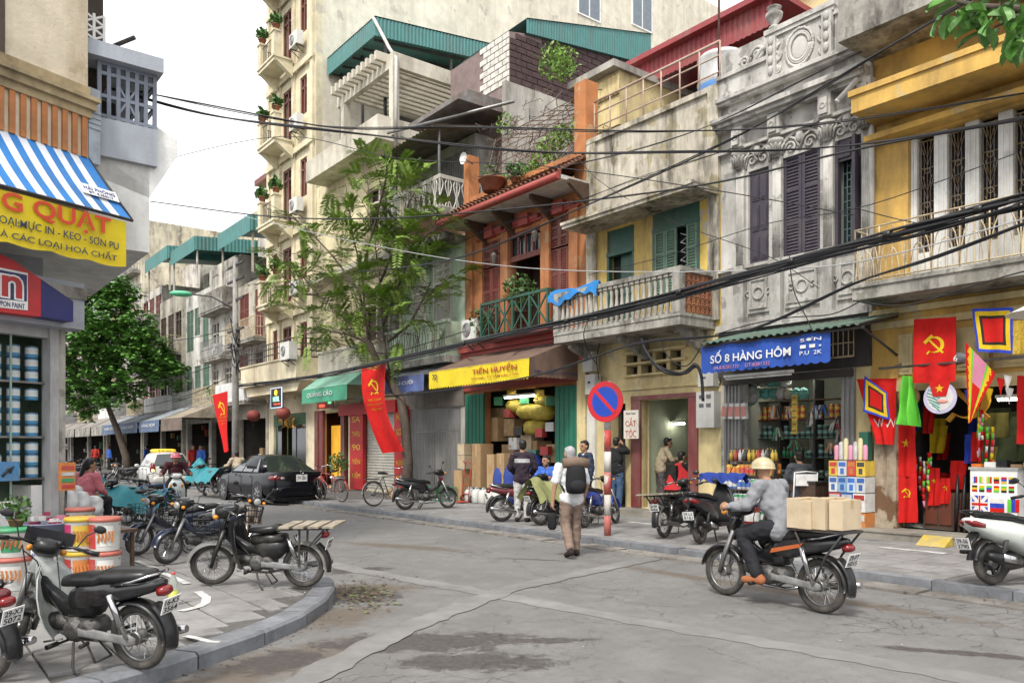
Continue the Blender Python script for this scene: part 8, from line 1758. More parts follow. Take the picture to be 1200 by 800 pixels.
for i,(x0,y0,x1,y1,em,lab)in enumerate(((1051,498,1072,558,'star','red flag with a yellow star hanging just right of the weathered post'),(1051,555,1074,612,'hs','red hammer and sickle flag hanging lowest beside the weathered post'),(1088,548,1101,592,'star','small red star flag hanging inside left of the umbrella rack'),(1102,560,1113,590,'hs','smallest red flag hanging over the low chest'),(1192,440,1215,520,None,'red flag cut by the right picture edge'))):
 v=-.1 if i<2 else .25 if i<4 else-.5
 f=Cloth('hanging_flag',lab,'flag',RP(x0,y0,v),RP(x1,y0,v),RP(x1+1,y1,v),RP(x0,y1,v),FRED,.03,1.7,14,14)
 if em=='star':f.polys('star',FYEL,STAR,.5,.35,.28)
 elif em:f.polys('sickle',FYEL,SICKLE,.5,.4,.26);f.polys('hammer',FYEL,HAMMER,.5,.4,.26)
q=random.Random(9)
for i in range(16):
 px,py=q.choice([(1076,535),(1085,540),(1092,530),(1150,480),(1160,500),(1148,520)]);px+=q.uniform(-4,4);v=q.uniform(.1,.6);L_=q.uniform(.4,.9);t=rowthing('tassel_string','multicoloured tasselled string hanging in the flag shop','string',*RP(px,py,v),group='tasselled strings in the flag shop');m=MB()
 for k in range(7):m.k=q.randrange(5);m.tube([(.01*sin(k),0,-L_*k/7),(.01*sin(k+1),0,-L_*(k+1)/7)],.022,5)
 m.build('braid',[FRED,FYEL,FWHT,FPNK,FGRN],t)
for i in range(11):
 px,py=1160+i*8-30*(i%3==0),436+q.uniform(0,22);t=Cloth('small_pennant','small pennant strung across the flag shop mouth','pennant',RP(px,py,-.3),RP(px+10,py+2,-.3),RP(px+5.2,py+20,-.3),RP(px+4.8,py+20,-.3),[FBLU,FRED,FWHT,FYEL][i%4],.02,1,5,6,group='small pennants in the flag shop')
OLV=cloth_m('olive_uniform',(.06,.075,.035))
for i in range(20):
 px,py,v=q.uniform(1146,1230),q.uniform(478,548),q.uniform(.4,1.6);A=RP(px,py,v);w=q.uniform(.3,.5);Cloth('folded_uniform','olive uniform inside the flag shop','uniform',A,(A[0]+w,v,A[2]),(A[0]+w,v+.05,A[2]-.4),(A[0]-.05,v,A[2]-.45),OLV if i%4 else cloth_m('khaki_bag',(.2,.17,.05)),.05,2,8,8,group='olive uniforms in the flag shop')
for i in range(14):
 px,py,v=q.uniform(1054,1140),q.uniform(470,560),q.uniform(.6,1.8);A=RP(px,py,v);w=q.uniform(.15,.35);Cloth('hanging_flag','folded flag deep inside the flag shop','flag',A,(A[0]+w,v,A[2]),(A[0]+w*.8,v,A[2]-.5),(A[0],v,A[2]-.5),[FRED,FYEL,FBLU,FRED][i%4],.04,2,8,8,group='folded flags deep in the flag shop')
ct=rowthing('flag_counter','white counter cabinet printed with rows of national flags','counter',RU(1137,-.25),-.25,FLOOR);W=RU(1192,-.25)-RU(1137,-.25);m=MB();m.box((0,0,0),(W,.5,1.05));m.build('cabinet',WHITE,ct);m=MB();m.box((-.02,-.02,1.05),(W+.02,.52,1.09));m.build('top',mat('glass_top',(.35,.36,.35),.2),ct)
q=random.Random(5);cols=[FRED,FBLU,FYEL,FGRN,FWHT,FDK]
def small_flag(x,z,w,h_,kind):
 m=MB();a,b,c=q.sample(range(6),3)
 if kind=='uk':
  m.k=1;m.box((x,-.008,z),(x+w,-.001,z+h_));m.k=4;m.beam((x,-.010,z),(x+w,-.010,z+h_),.05,.004,(0,1,0));m.beam((x,-.0105,z+h_),(x+w,-.0105,z),.05,.004,(0,1,0));m.box((x,-.014,z+h_*.36),(x+w,-.009,z+h_*.64));m.box((x+w*.4,-.0145,z),(x+w*.6,-.009,z+h_));m.k=0;m.box((x,-.017,z+h_*.43),(x+w,-.012,z+h_*.57));m.box((x+w*.45,-.0175,z),(x+w*.55,-.012,z+h_))
 elif kind=='v':
  for i,k in enumerate((a,b,c)):m.k=k;m.box((x+w*i/3,-.008,z),(x+w*(i+1)/3,-.001,z+h_))
 else:
  for i,k in enumerate((4,1,0)if kind=='ru' else(a,b,c)):m.k=k;m.box((x,-.008,z+h_*(1-(i+1)/3)),(x+w,-.001,z+h_*(1-i/3)))
 m.build('printed_flag',cols,ct)
small_flag(.03,.36,W*.34,.28,'uk');small_flag(.05+W*.36,.38,W*.3,.22,'ru');small_flag(.07+W*.7,.40,W*.24,.2,'v')
for r,z in enumerate((.04,.18,.70,.84)):
 for k in range(6):small_flag(.03+k*(W-.04)/6,z,(W-.04)/6-.03,.1,'h' if q.random()<.6 else 'v')
for k in range(5):t=rowthing('folded_packet','packet lying on the flag counter','packet',RU(1137,-.1)+.1+k*.19,-.05,FLOOR+1.09,q.uniform(-.3,.3),'packets on the flag counter');m=MB();m.box((-.08,-.06,0),(.08,.06,.05+.03*(k%3)));m.build('packet',[mat('orange_packet',(.55,.14,.02),.5),WHITE,BLACK,CARD,WHITE][k],t)
cb=rowthing('wooden_chest','low dark wooden chest on the flag shop floor','chest',RU(1082,.3),.3,FLOOR);m=MB();m.box((0,0,0),(.75,.5,.62));m.build('body',WOODD,cb)
for k in range(3):m=MB();m.box((.04+.24*k,-.02,.08),(.24+.24*k,-.001,.54));m.build('panel',mat('red_wood',(.12,.035,.02),.5),cb)
for k in range(6):t=rowthing('closed_umbrella','black closed umbrella leaning in the flag shop','umbrella',RU(1120,.1)+.07*k,.1+.04*k,FLOOR,0,'black umbrellas in the flag shop');m=MB();m.tube([(0,0,0),(.02*k,.05,.5),(.03*k,.08,.95)],[.02,.04,.015],6);m.build('canopy',BLACK,t)
cv=rowthing('sun_umbrella','edge of a pale canopy at the right picture edge','canopy',RU(1238,-1.2),-1.2,RZ(1200,368,-1.2));m=MB();m.lathe([(.02,.25),(.35,.1),(.62,-.03)],14,None,False);m.build('canopy',WHITE,cv);m=MB();m.tube([(0,0,.25),(0,0,-RZ(1200,368,-1.2)+PAVE)],.02,6);m.build('pole',STEEL,cv)
# brush and paint shop
def tin_proto(name,label,cat,body_c,lid_c,r,h_,band=None,group=None,cone=False):
 t=thing(name,label,cat,(0,0,-50),0,group);m=MB();m.lathe([(r*.97,0),(r,.004),(r,h_-.004),(r*.97,h_)]if not cone else[(r*.9,0),(r,h_*.6),(r*.35,h_*.8),(r*.33,h_*.97)],12);m.build('body',body_c,t)
 m=MB();m.lathe([(r*.9 if not cone else r*.38,h_-.003),(r*.93 if not cone else r*.38,h_+.015)],12);m.build('lid',lid_c,t)
 if band is not None:m=MB();m.lathe([(r*1.01,h_*.25),(r*1.01,h_*.75)],12,None,False);m.build('label',band,t)
 return t
def flat(nm,c):return mat(nm,tuple(k*.8+.025 for k in c),.45,.15,9,.25,(.2,.18,.15),5,rn=.22)
CR,CY,CB,CG,CW,CO,CT,CK=flat('pack_red',(.5,.03,.025)),flat('pack_yellow',(.62,.42,.03)),flat('pack_blue',(.03,.13,.45)),flat('pack_green',(.03,.3,.12)),flat('pack_white',(.6,.6,.58)),flat('pack_orange',(.6,.2,.03)),flat('pack_teal',(.1,.38,.33)),flat('pack_black',(.03,.03,.03))
q=random.Random(8)
shb=rowthing('goods_shelves','dark shelving filling the back of the brush shop','shelves',RU(875,1.0),1.0,FLOOR);x0s,x1s=RU(872,1.0),RU(996,1.0);W=x1s-x0s;lev=[.35,.8,1.2,1.6,2.0,2.4]
for z in lev:m=MB();m.box((0,0,z-.02),(W,.35,z));m.build('shelf',WOODD,shb)
for x in(0,W*.33,W*.66,W):m=MB();m.box((x-.02,.0,0),(x+.02,.35,2.8));m.build('upright',IRON,shb)
pr=[tin_proto('paint_tin','paint tin on the dark shelving of the brush shop','tin',a,b,r,h_,c,'tins and bottles on the brush shop shelves')for a,b,r,h_,c in((CT,CW,.055,.12,CK),(CB,STEEL,.05,.11,CW),(CR,CY,.05,.13,CY),(CW,CR,.055,.12,CB),(CY,CK,.045,.14,CR),(CG,CW,.05,.12,CW))]
pb=[tin_proto('bottle','small bottle on the dark shelving of the brush shop','bottle',a,b,.035,.2,None,'tins and bottles on the brush shop shelves',True)for a,b in((CT,CK),(CO,CR),(CG,CW),(CW,CB))]
n=0
for li,z in enumerate(lev[1:5]):
 x=.08;kind=q.choice(pr);n=0
 while x<W-.08:
  if q.random()<.15:kind=q.choice(pr+pb)
  if li==2 and x<W*.7:kind=pr[0]
  if q.random()<.93:
   for st in range(1 if kind in pb or q.random()<.4 else 2):
    n+=1;again(kind,RW(x0s+x,1.0+.1,FLOOR+z+st*.135),q.uniform(0,6),'%s %s, %s from the left on the brush shop\'s %s shelf%s'%({CT:'teal',CB:'blue',CR:'red',CW:'white',CY:'yellow',CG:'green',CO:'orange'}[kind.children[0].data.materials[0]],kind['category'],ordn(n-1),('lowest','second','third','top')[li],', upper' if st else ''))
  x+=.13 if kind in pr else .085
for pz in pr+pb:
 for ch in list(pz.children):bpy.data.objects.remove(ch)
 bpy.data.objects.remove(pz)
def ball_item(px,py,v,r,mt,lab,grp,nm='plastic_basin'):
 t=rowthing(nm,lab,'basin',*RP(px,py,v),0,grp);m=MB();m.ball((0,0,0),(r,r*.8,r),12,8);
 for k in range(3):m.torus((0,0,-r*.5+r*.5*k),r*(.88 if k!=1 else 1.01),.008,'z',16,4)
 m.build('shell',mt,t)
for i,(x,y)in enumerate([(876+i*9,447)for i in range(6)]+[(888+i*9,461)for i in range(7)]):ball_item(x,y,.6,.12,[CT,CT,flat('cream_ball',(.5,.48,.36)),CW][(i*7)%4],'netted round float hung from the brush shop ceiling','netted floats under the brush shop ceiling','net_float')
fc=rowthing('wall_clock','pale green round wall fan beside the hanging floats','fan',*RP(880,463,.5));m=MB();m.torus((0,0,0),.19,.03,'y',24,6);m.build('rim',flat('pale_green_rim',(.25,.4,.32)),fc);m=MB();m.lathe([(.02,0),(.17,0),(.17,.01)],20,FRONT);m.build('face',CW,fc)
sc_=rowthing('sachet_strip','long yellow hanging strip of sachets in the brush shop mouth','strip',*RP(931,462,.1));
for k in range(6):m=MB();m.box((-.06,0,-.13*(k+1)+.006),(.06,.02,-.13*k));s1=m.build('sachet',CY,sc_);P2('KEO',KL,s1,0,-.003,-.13*k-.065,.08,.04)
for i in range(12):
 px,py=q.uniform(893,985),q.uniform(468,520);t=rowthing('tool_bundle','bundle of brushes and rollers hanging in the brush shop mouth','brushes',*RP(px,py,q.uniform(.3,.7)),0,'hanging brush bundles in the brush shop');m=MB()
 for k in range(6):a=q.uniform(-.5,.5);m.k=q.randrange(3);m.tube([(a*.1,0,0),(a*.3,q.uniform(-.06,.06),-q.uniform(.15,.28))],.018,4)
 m.build('brush',[WOODD,CW,[CR,CO,CB,CG][i%4]],t)
for i in range(4):
 t=rowthing('paper_roll','red and white wrapped bundle on the brush shop shutter','bundle',*RP(850+7.5*i,481,-.25),0,'wrapped bundles on the brush shop shutter');m=MB(Matrix.Rotation(.2-.1*i,4,'Y'));m.box((-.055,-.04,-.17),(.055,.04,.15));m.build('packet',CW,t);m=MB(Matrix.Rotation(.2-.1*i,4,'Y'));m.box((-.057,-.043,-.12),(.057,-.039,.08));m.build('print',mat('pink_label',(.5,.2,.17),.6),t)
sx0,sx1=RU(838,-.75),RU(893,-.75);W=sx1-sx0;std=rowthing('display_stand','stepped stand of tins and bottles on the pavement','stand',sx0,-.75,PAVE);rows=[(.12,-.0,CG),(.42,.1,CB),(.72,.2,CR),(1.0,.3,CY),(1.28,.4,CK)]
for z,v,c in rows:m=MB();m.box((0,v-.02,z-.02),(W,v+.2,z));m.build('step',WOODD,std)
m=MB()
for x in(0,W):m.beam((x,.45,0),(x,.45,1.3),.03);m.beam((x,0,0),(x,.45,1.25),.03)
m.build('frame',IRON,std)
spr=[tin_proto('paint_tin',l_,'tin',a,b,.05,.2,c,'tins on the stepped pavement stand')for a,b,c,l_ in((CG,CW,CW,'green banded tin on the stepped pavement stand'),(CW,CB,CB,'white and blue tin on the stepped pavement stand'),(CB,CR,CW,'blue tin on the stepped pavement stand'),(CO,CY,CR,'orange tin on the stepped pavement stand'),(CY,CO,CO,'yellow tin on the stepped pavement stand'))]+[tin_proto('bottle','bottle with coloured cap on the top step of the pavement stand','bottle',a,b,.04,.24,None,'tins on the stepped pavement stand',True)for a,b in((CY,CK),(CR,CK),(CW,CR),(CK,CY))]
for li,(z,v,c)in enumerate(rows):
 opts=[[0,1,0],[1,0,2],[2,1,0,4],[4,3,4],[5,6,7,8,5]][li];x=.06;k=0
 while x<W-.04:
  for v2 in((0.05,.15)if li==4 else(.08,)):again(spr[opts[int(x*3.1)%len(opts)]if li<4 else opts[k%5]],RW(sx0+x,-.75+v+v2,PAVE+z),q.uniform(0,6),'%s, %s from the left on the stand\'s %s step%s'%('coloured tin' if li<4 else 'capped bottle',ordn(k),('lowest','second','middle','fourth','top')[li],', rear row' if v2>.1 else ''))
  x+=.108;k+=1
for pz in spr:
 for ch in list(pz.children):bpy.data.objects.remove(ch)
 bpy.data.objects.remove(pz)
bx0=RU(971,-.55);z=PAVE+.02;BW=(RU(1014,-.55)-bx0)
def printed_box(x,z,w,h_,d,base,acc,lab,v=-.55):
 t=rowthing('printed_carton',lab,'carton',bx0+x,v,z,q.uniform(-.02,.02));m=MB();m.box((.004,0,0),(w-.004,d,h_-.005));m.build('carton',base,t);m=MB();m.box((.02,-.003,h_*.62),(w-.02,-.0005,h_*.9));m.box((w*.3,-.003,h_*.12),(w*.7,-.0005,h_*.5));m.build('print',acc,t);return t
colr=[('top',1.05,.27,[(CY,CR,'yellow and red'),(CW,CB,'white and blue'),(CR,CO,'plain red'),(CY,CK,'yellow and black')]),('third',.76,.28,[(CW,CB,'white lettered blue'),(flat('pale_blue_pack',(.25,.42,.6)),CB,'pale blue'),(flat('sky_pack',(.4,.52,.65)),CB,'sky blue'),(CW,CB,'white with blue patch')]),('second',.42,.33,[(CR,CW,'red and white'),(CB,CW,'deep blue'),(CW,CR,'white with red top')]),('bottom',.02,.39,[(CR,CW,'red with white panel'),(CW,CR,'white with red band'),(CO,CW,'orange red')])]
for nm,z0,h_,lst in colr:
 for k,(a,b,l_)in enumerate(lst):w=BW/len(lst);printed_box(k*w,PAVE+z0,w,h_,.34,a,b,l_+' carton in the '+nm+' row of the carton stack')
for k in range(7):t=rowthing('wrapped_roll','pink and white roll standing on the carton stack','roll',bx0+.07+.09*k,-.4,PAVE+1.33,0,'rolls on the carton stack');m=MB();m.lathe([(.04,0),(.042,.02),(.042,.24+.06*(k%3)),(.02,.27+.06*(k%3))],9);m.build('roll',[mat('pink_roll',(.55,.25,.35),.6),CW,mat('cream_roll',(.55,.5,.3),.6)][k%3],t)
t=rowthing('green_crate_stack','dark green box standing beside the carton stack','box',RU(1006,-.4),-.38,PAVE+1.33);m=MB();m.box((0,0,0),(.16,.16,.5));m.build('box',mat('dark_green_box',(.02,.09,.06),.5),t)
t=rowthing('red_pail','red pail with white label beside the parked black scooter','pail',*RP(881,584,-.9)[:2],PAVE);m=MB();m.lathe([(.13,0),(.15,.4),(.16,.41),(.16,.45)],16);m.build('pail',CR,t);m=MB();m.lathe([(.143,.15),(.149,.32)],16,None,False);m.build('label',CW,t)
t=rowthing('price_sheet','white paper sheet pinned to the shop counter','paper',*RP(896,567,-.3));m=MB();m.box((-.09,0,-.16),(.09,.01,.16));m.build('sheet',CW,t)
ctr=rowthing('shop_counter','dark counter at the brush shop mouth','counter',RU(890,-.25),-.22,FLOOR-.02);m=MB();m.box((0,0,0),(1.2,.4,.75));m.build('body',WOODD,ctr);m=MB();m.box((-.02,-.02,.75),(1.22,.42,.79));m.build('top',IRON,ctr)
bu=rowthing('buddha_statue','small orange laughing figure statue on the brush shop counter','statue',RU(906,-.05),-.02,FLOOR+.77);m=MB();m.ball((0,0,.12),(.17,.13,.13),12,8);m.ball((0,-.01,.24),(.13,.1,.12),12,8);capsule(m,(-.12,0,.28),(-.16,-.08,.14),.045);capsule(m,(.12,0,.28),(.16,-.08,.14),.045);m.ball((0,-.01,.4),(.08,.075,.085),12,8);m.ball((-.08,0,.4),.025,6,5);m.ball((.08,0,.4),.025,6,5);skin(m,'figure',mat('orange_glaze',(.5,.2,.05),.4),bu,.012,3)
# carton shop under the TIẾN HUYỀN awning
def carton(label,px,v,z,w,h_,d=.45,mt=CARD,group=None,rz=0.):
 t=rowthing('cardboard_box',label,'box',RU(px,v),v,z,rz,group);m=MB();m.box((0,0,0),(w,d,h_));m.build('carton',mt,t);m=MB();m.box((w*.5-.03,-.002,h_*.7),(w*.5+.03,d+.002,h_+.002));m.box((.08*w,-.0025,h_*.2),(.3*w,-.0005,h_*.38));m.build('tape',TAPE,t);return t
P_=PAVE
carton('tall carton standing on the white jugs left of the shop mouth',553,-.75,P_+.42,.42,1.25);carton('carton just right of the tall one on the jugs',570.5,-.72,P_+.42,.33,.95);carton('carton with white label, third from the hand truck',582,-.72,P_+.42,.34,.98);
carton('small open carton on top of the boxes beside the hand truck',536,-.8,P_+1.35,.3,.32,.3,PALEC,rz=.1);carton('white labelled carton below the small open one',536,-.8,P_+.95,.36,.38,.35,PALEC);carton('yellowish carton at the bottom beside the hand truck',532,-.85,P_,.4,.9,.4)
for i,(px,z,w,h_,mt)in enumerate(((572,1.6,.55,.7,CARD),(590,1.75,.5,.5,CARD),(575,2.2,.6,.4,CARD),(596,1.35,.4,.35,WHITE),(610,1.3,.45,.5,PALEC),(620,1.2,.4,.4,CARD),(588,.9,.6,.6,CARD),(640,1.0,.5,.5,CARD),(605,.5,.6,.6,CARD),(574,.3,.6,.6,CARD))):carton('carton in the heaped stock of the orange house shop',px,.25+.1*(i%3),FLOOR+z,w,h_,.5,mt,'cartons heaped inside the orange house shop',.05*((i*7)%5-2))
PLAS_=mat('cloudy_plastic',(.62,.62,.62),.25,.1,6,spec=.5)
BAGY=mat('yellow_bundle',(.42,.33,.05),.6,.3,5,.3);BAGB=mat('blue_sack',(.02,.05,.26),.55,.2,5,.3)
def sack(name,label,px,v,z,r,mt,group=None,seed=0):
 wob_=.17 if mt is PLAS_ else .08;t=rowthing(name,label,'sack',RU(px,v),v,z,0,group);m=MB();n,k_=16,10;m.smooth=True
 R_=[[m.vert((r[0]*(sin(pi*(j+.3)/(k_+.6))**.6)*cos(2*pi*i/n)*(1+wob_*sin(5*i+1.7*j+seed)),r[1]*(sin(pi*(j+.3)/(k_+.6))**.6)*sin(2*pi*i/n)*(1+wob_*sin(3*i+2.3*j+seed)),r[2]*(1-cos(pi*(j+.3)/(k_+.6)))/1))for i in range(n)]for j in range(k_+1)]
 for A,B in zip(R_,R_[1:]):
  for j in range(n):m.face((A[j],A[(j+1)%n],B[(j+1)%n],B[j]))
 m.face(R_[0][::-1]);m.face(R_[-1]);m.build('sack',mt,t);return t
for i,(px,z,r)in enumerate(((622,2.2,(.5,.35,.22)),(636,2.15,(.45,.35,.24)),(628,1.75,(.45,.3,.22)),(606,2.4,(.4,.3,.2)),(640,2.55,(.4,.3,.15)))):sack('yellow_bundle','yellow plastic bundle piled high in the orange house shop',px,.35,FLOOR+z,r,BAGY,'yellow bundles in the orange house shop',i)
for i,(px,v,z,r)in enumerate(((587,-.6,0,(.26,.22,.52)),(599,-.55,0,(.24,.22,.55)),(600,.1,.7,(.35,.25,.3)),(622,.05,.75,(.4,.25,.32)),(630,-.4,0,(.25,.22,.42)))):sack('blue_sack','deep blue woven sack at the orange house shop',px,v,P_+z,r,BAGB,'blue sacks at the orange house shop',i+20)
red_i=0
for px,py,c in((597,484,CR),(634,507,CR),(640,528,CR),(646,500,CW),(625,532,CT),(608,505,CK),(585,470,CG),(600,462,CY),(615,468,CG),(632,462,CY),(645,470,CG)):t=rowthing('packaged_goods','bright packet tucked into the orange house shop stock','packet',*RP(px,py,.15),.1*red_i,'bright packets in the orange house shop');red_i+=1;m=MB();m.box((-.13,-.1,-.12),(.13,.1,.12));m.build('packet',c,t)
fluoro(RU(612,.0),-.1,3.1,1.4,'lit tube lamp under the brown awning')
JUG=mat('milky_jug',(.55,.55,.52),.45,.06,5,.2,(.35,.33,.3),4)
jug=None
for i,px in enumerate((551,559,567,575,583)):
 loc=RW(RU(px,-.85),-.85,P_)
 if jug is None:
  jug=thing('plastic_jug','milky white plastic jug under the tall cartons','jug',loc,ROW,'white jugs under the cartons');m=MB();loft(m,[[Vector((p.x,p.y,z_))for p in[Vector((a*w_,b*w_*1.1,0))for a,b in((-1,-.7),(-.7,-1),(.7,-1),(1,-.7),(1,.7),(.7,1),(-.7,1),(-1,.7))]]for z_,w_ in((0,.11),(.02,.125),(.3,.125),(.36,.09),(.4,.04))]);m.build('body',JUG,jug);m=MB();m.tube([(0,-.09,.36),(0,-.05,.43),(0,.05,.43),(0,.09,.36)],.015,6);m.build('handle',JUG,jug);m=MB();m.lathe([(.03,.4),(.03,.43)],10);m.build('cap',CB,jug)
 else:again(jug,loc,ROW+.1*i)
ht=rowthing('hand_truck','red two-wheeled hand truck parked by the cartons','hand truck',RU(545,-1.05),-1.05,P_);m=MB()
for x in(-.16,.16):m.tube([(x,0,.05),(x,.08,.9),(x*.9,.14,1.1),(x*.5,-.02,1.18)],.016,6)
for z in(.25,.5,.75):m.tube([(-.16,.02+.05*z,z),(.16,.02+.05*z,z)],.014,5)
m.build('frame',mat('truck_red',(.4,.06,.04),.5),ht);m=MB();m.box((-.2,-.3,.02),(.2,.02,.045));m.build('toe_plate',MATS['truck_red'],ht)
for s in(-1,1):m=MB();m.torus((s*.22,.08,.11),.08,.03,'x',18,8);m.build('wheel',RUBBER,ht)
cr=rowthing('wire_crate','green wire crate stuffed with leaves beside the parked motorbike','crate',RU(502,-1.4),-1.4,P_);W,Dd,H_=.75,.5,.4;m=MB()
for z in(0,.2,H_):
 for a,b in(((0,0),(W,0)),((W,0),(W,Dd)),((W,Dd),(0,Dd)),((0,Dd),(0,0))):m.tube([(*a,z),(*b,z)],.012,4)
for k in range(9):x=W*k/8;m.tube([(x,0,0),(x,0,H_)],.008,4);m.tube([(x,Dd,0),(x,Dd,H_)],.008,4)
m.build('cage',mat('crate_green',(.03,.18,.09),.6),cr);m=MB();leafball(m,(W/2,Dd/2,.25),.3,200,.13,6,.7);m.build('greens',LEAFG,cr,kind='stuff')
t=rowthing('wooden_box','pale wooden box under the bicycle wheel','box',RU(455,-1.7),-1.7,P_);m=MB();m.box((0,0,0),(.3,.25,.32));m.build('box',CARD,t)
potplant(RU(396,-.8),-.8,P_,'white pot with a small bush beside the red column',.26,.5,.42,200,.5,WHITE,.13,31)
def drape(name,label,cat,c,heading,L_,W,z0,fz,mt,seed=0):
 h=Vector((heading[0],heading[1],0)).normalized();t=thing(name,label,cat,c,atan2(h.y,h.x));qq=random.Random(seed);m=MB();m.smooth=True
 def f(a,b):
  x=-L_/2+L_*a;y=(b-.5)*2;top=fz(a);w=W*(.8+.4*abs(y)**.5);drop=abs(y)**1.8*(top-z0(a));return(x+.02*sin(9*y+seed),y*w+.03*sin(a*13+seed),top-drop+.03*sin(a*23+y*5+seed)*(.3+abs(y)))
 m.sheet(f,30,16);m.build('cloth',mt,t);return t
TARP=mat('teal_tarp',(.01,.17,.2),.5,.25,5,.2,(.02,.1,.13),4)
tb_c=tb.location;drape('tarpaulin','teal tarpaulin draped over the motorbike behind the paint pails','tarpaulin',tb_c,(-.97,.2),2.0,.36,lambda a:.35-.1*sin(a*8),lambda a:.74+.36*max(0,1-abs(a-.88)/.16)-.04*sin(a*9),TARP,1)
t2=[o for o in COL.objects if o.get('label')=='dark motorbike under a teal tarpaulin near the red pavement flag'][0];drape('tarpaulin','teal tarpaulin over the motorbike near the red pavement flag','tarpaulin',t2.location,(-.7,.7),2.0,.36,lambda a:.4,lambda a:.88+.35*max(0,1-abs(a-.85)/.25),TARP,2)
ob_=[o for o in COL.objects if o.get('label','').startswith('motorbike with an olive cloth')][0];drape('olive_cloth','olive cloth thrown over a motorbike seat','cloth',ob_.location+Vector((-.35,-.3,0)),(.8,.6),.9,.3,lambda a:.5,lambda a:.92+.05*sin(a*9),cl('olive_cloth',(.22,.23,.1)),3)
bs_=[o for o in COL.objects if o.get('label','').startswith('black scooter parked')][0];drape('blue_cloth','blue cloth folded over the black scooter handlebar','cloth',bs_.location+Vector((.22,.28,0)),(.75,-.65),.8,.12,lambda a:.98,lambda a:1.12,cl('navy_blue_cloth',(.02,.04,.2)),4)
drape('blue_towel','blue towel hanging over the left end of the stone balcony','towel',RW(RU(674,-1.1),-1.1,0),Ud,1.7,.1,lambda a:5.22-.08*sin(a*7),lambda a:5.5+.03*sin(a*9),cl('bright_blue_towel',(.03,.17,.42)),5)
# paint shop goods on the corner
q=random.Random(12);CANB=mat('can_blue',(.07,.24,.42),.35,.1,6,.1);CANW=mat('can_white',(.55,.58,.56),.35);CANL=mat('can_green_mark',(.12,.2,.06),.5)
cp0=None
for si,(z,nst)in enumerate(zip(shelfz,(3,4,3))):
 for k in range(6):
  for st in range(nst):
   if q.random()<.08:continue
   loc=LW(xp0-.12-.225*k,.22,z+.155*st)
   if cp0 is None:
    cp0=thing('paint_can','blue and white paint can, first column from the post on the top shelf, first up','paint can',loc,LROT,'blue and white cans on the corner shop shelves');m=MB();m.lathe([(.074,0),(.076,.004),(.076,.135),(.074,.14)],16);m.build('body',CANB,cp0);m=MB();m.lathe([(.0765,.045),(.0765,.125)],16,None,False);lb=m.build('label',CANW,cp0);m=MB();m.lathe([(.04,-.0785),(.04,-.074)],12,Matrix.Translation((0,0,.08))@Matrix.Rotation(-pi/2,4,'X')@Matrix.Diagonal((1,1,-1,1)));m.build('leaf_mark',CANL,lb);m=MB();m.lathe([(.07,.14),(.072,.148),(.06,.15)],16);m.build('lid',STEEL,cp0)
   else:again(cp0,loc,LROT+q.uniform(-.25,.25),'blue and white paint can, %s column from the post on the %s shelf, %s up'%(ORD[k],('top','middle','bottom')[si],ORD[st]))
pp_=leftthing('poster','blue poster with a curled white shape at the shelf foot','poster',LX(9,.05),.05,LZ(9,552,.05));m=MB();m.box((-.14,0,-.12),(.14,.01,.12));m.build('sheet',flat('poster_blue',(.08,.3,.6)),pp_);m=MB();m.tube([(-.07,-.008,-.06),(0,-.008,.02),(.06,-.008,.06),(.02,-.008,-.02)],.018,5);m.build('print',CK,pp_)
PAILW=mat('pail_white',(.60,.60,.57),.4,.06,5,.2,(.35,.33,.3),4)
def pail(label,px,pyb,z,body,lid,face,face2,r=.165,h_=.36):
 w=GP(px,pyb,PAVE);t=thing('paint_pail',label,'pail',w+Vector((0,0,z)),0);m=MB();m.lathe([(r*.9,0),(r*.92,.01),(r,h_-.03),(r*1.03,h_-.025),(r*1.03,h_-.005)],24);m.build('body',body,t)
 m=MB();m.lathe([(r*1.06,h_-.03),(r*1.07,h_),(r*.98,h_+.02),(r*.9,h_+.015)],24);m.build('lid',lid,t)
 def panel(nm,a0,a1,z0,z1,mt,e=.003):
  m=MB();m.smooth=True;m.sheet(lambda a,b:((r*(.92+.08*(z0+(z1-z0)*b)/h_)+e)*cos(a0+(a1-a0)*a),(r*(.92+.08*(z0+(z1-z0)*b)/h_)+e)*sin(a0+(a1-a0)*a),z0+(z1-z0)*b),10,2);return m.build(nm,mt,t)
 panel('label',-2.75,-1.75,.03,h_-.06,face);panel('label',-1.6,-.55,.06,h_-.07,face2)
 m=MB()
 for k in range(5):a=-1.55+.22*k;R_=r*.96+.009;m.tube([(R_*cos(a),R_*sin(a),.1+.02*(k%2)),(R_*cos(a+.08),R_*sin(a+.08),.17),(R_*cos(a+.02),R_*sin(a+.02),.23)],.012,4)
 m.build('flame_print',CO,t);m=MB();m.tube([(-r*1.05,0,h_-.06),(0,-r*1.12,h_-.16),(r*1.05,0,h_-.06)],.005,4);m.build('handle',STEEL,t)
 return t
LIDR=mat('lid_salmon',(.42,.12,.09),.5,.1,5,.3);LIDY=mat('lid_yellow',(.5,.34,.04),.5,.1,5,.3)
pail('lower red and white paint pail nearest the road',123,684,0,PAILW,LIDR,CR,PAILW);pail('upper red and white paint pail nearest the road',123,684,.385,PAILW,LIDR,CR,PAILW)
pail('lower pail with yellow lid beside the red and white pair',95,684,0,PAILW,LIDY,CR,CO);pail('upper pail with yellow lid and magenta print',95,684,.385,PAILW,LIDY,mat('magenta_print',(.4,.03,.12),.5),CY)
pail('pail with a salmon lid behind the yellow-lidded ones',94,665,.40,PAILW,LIDR,CW,CR);pail('lowest pail behind the yellow-lidded ones',94,665,0,PAILW,LIDR,CW,CR)
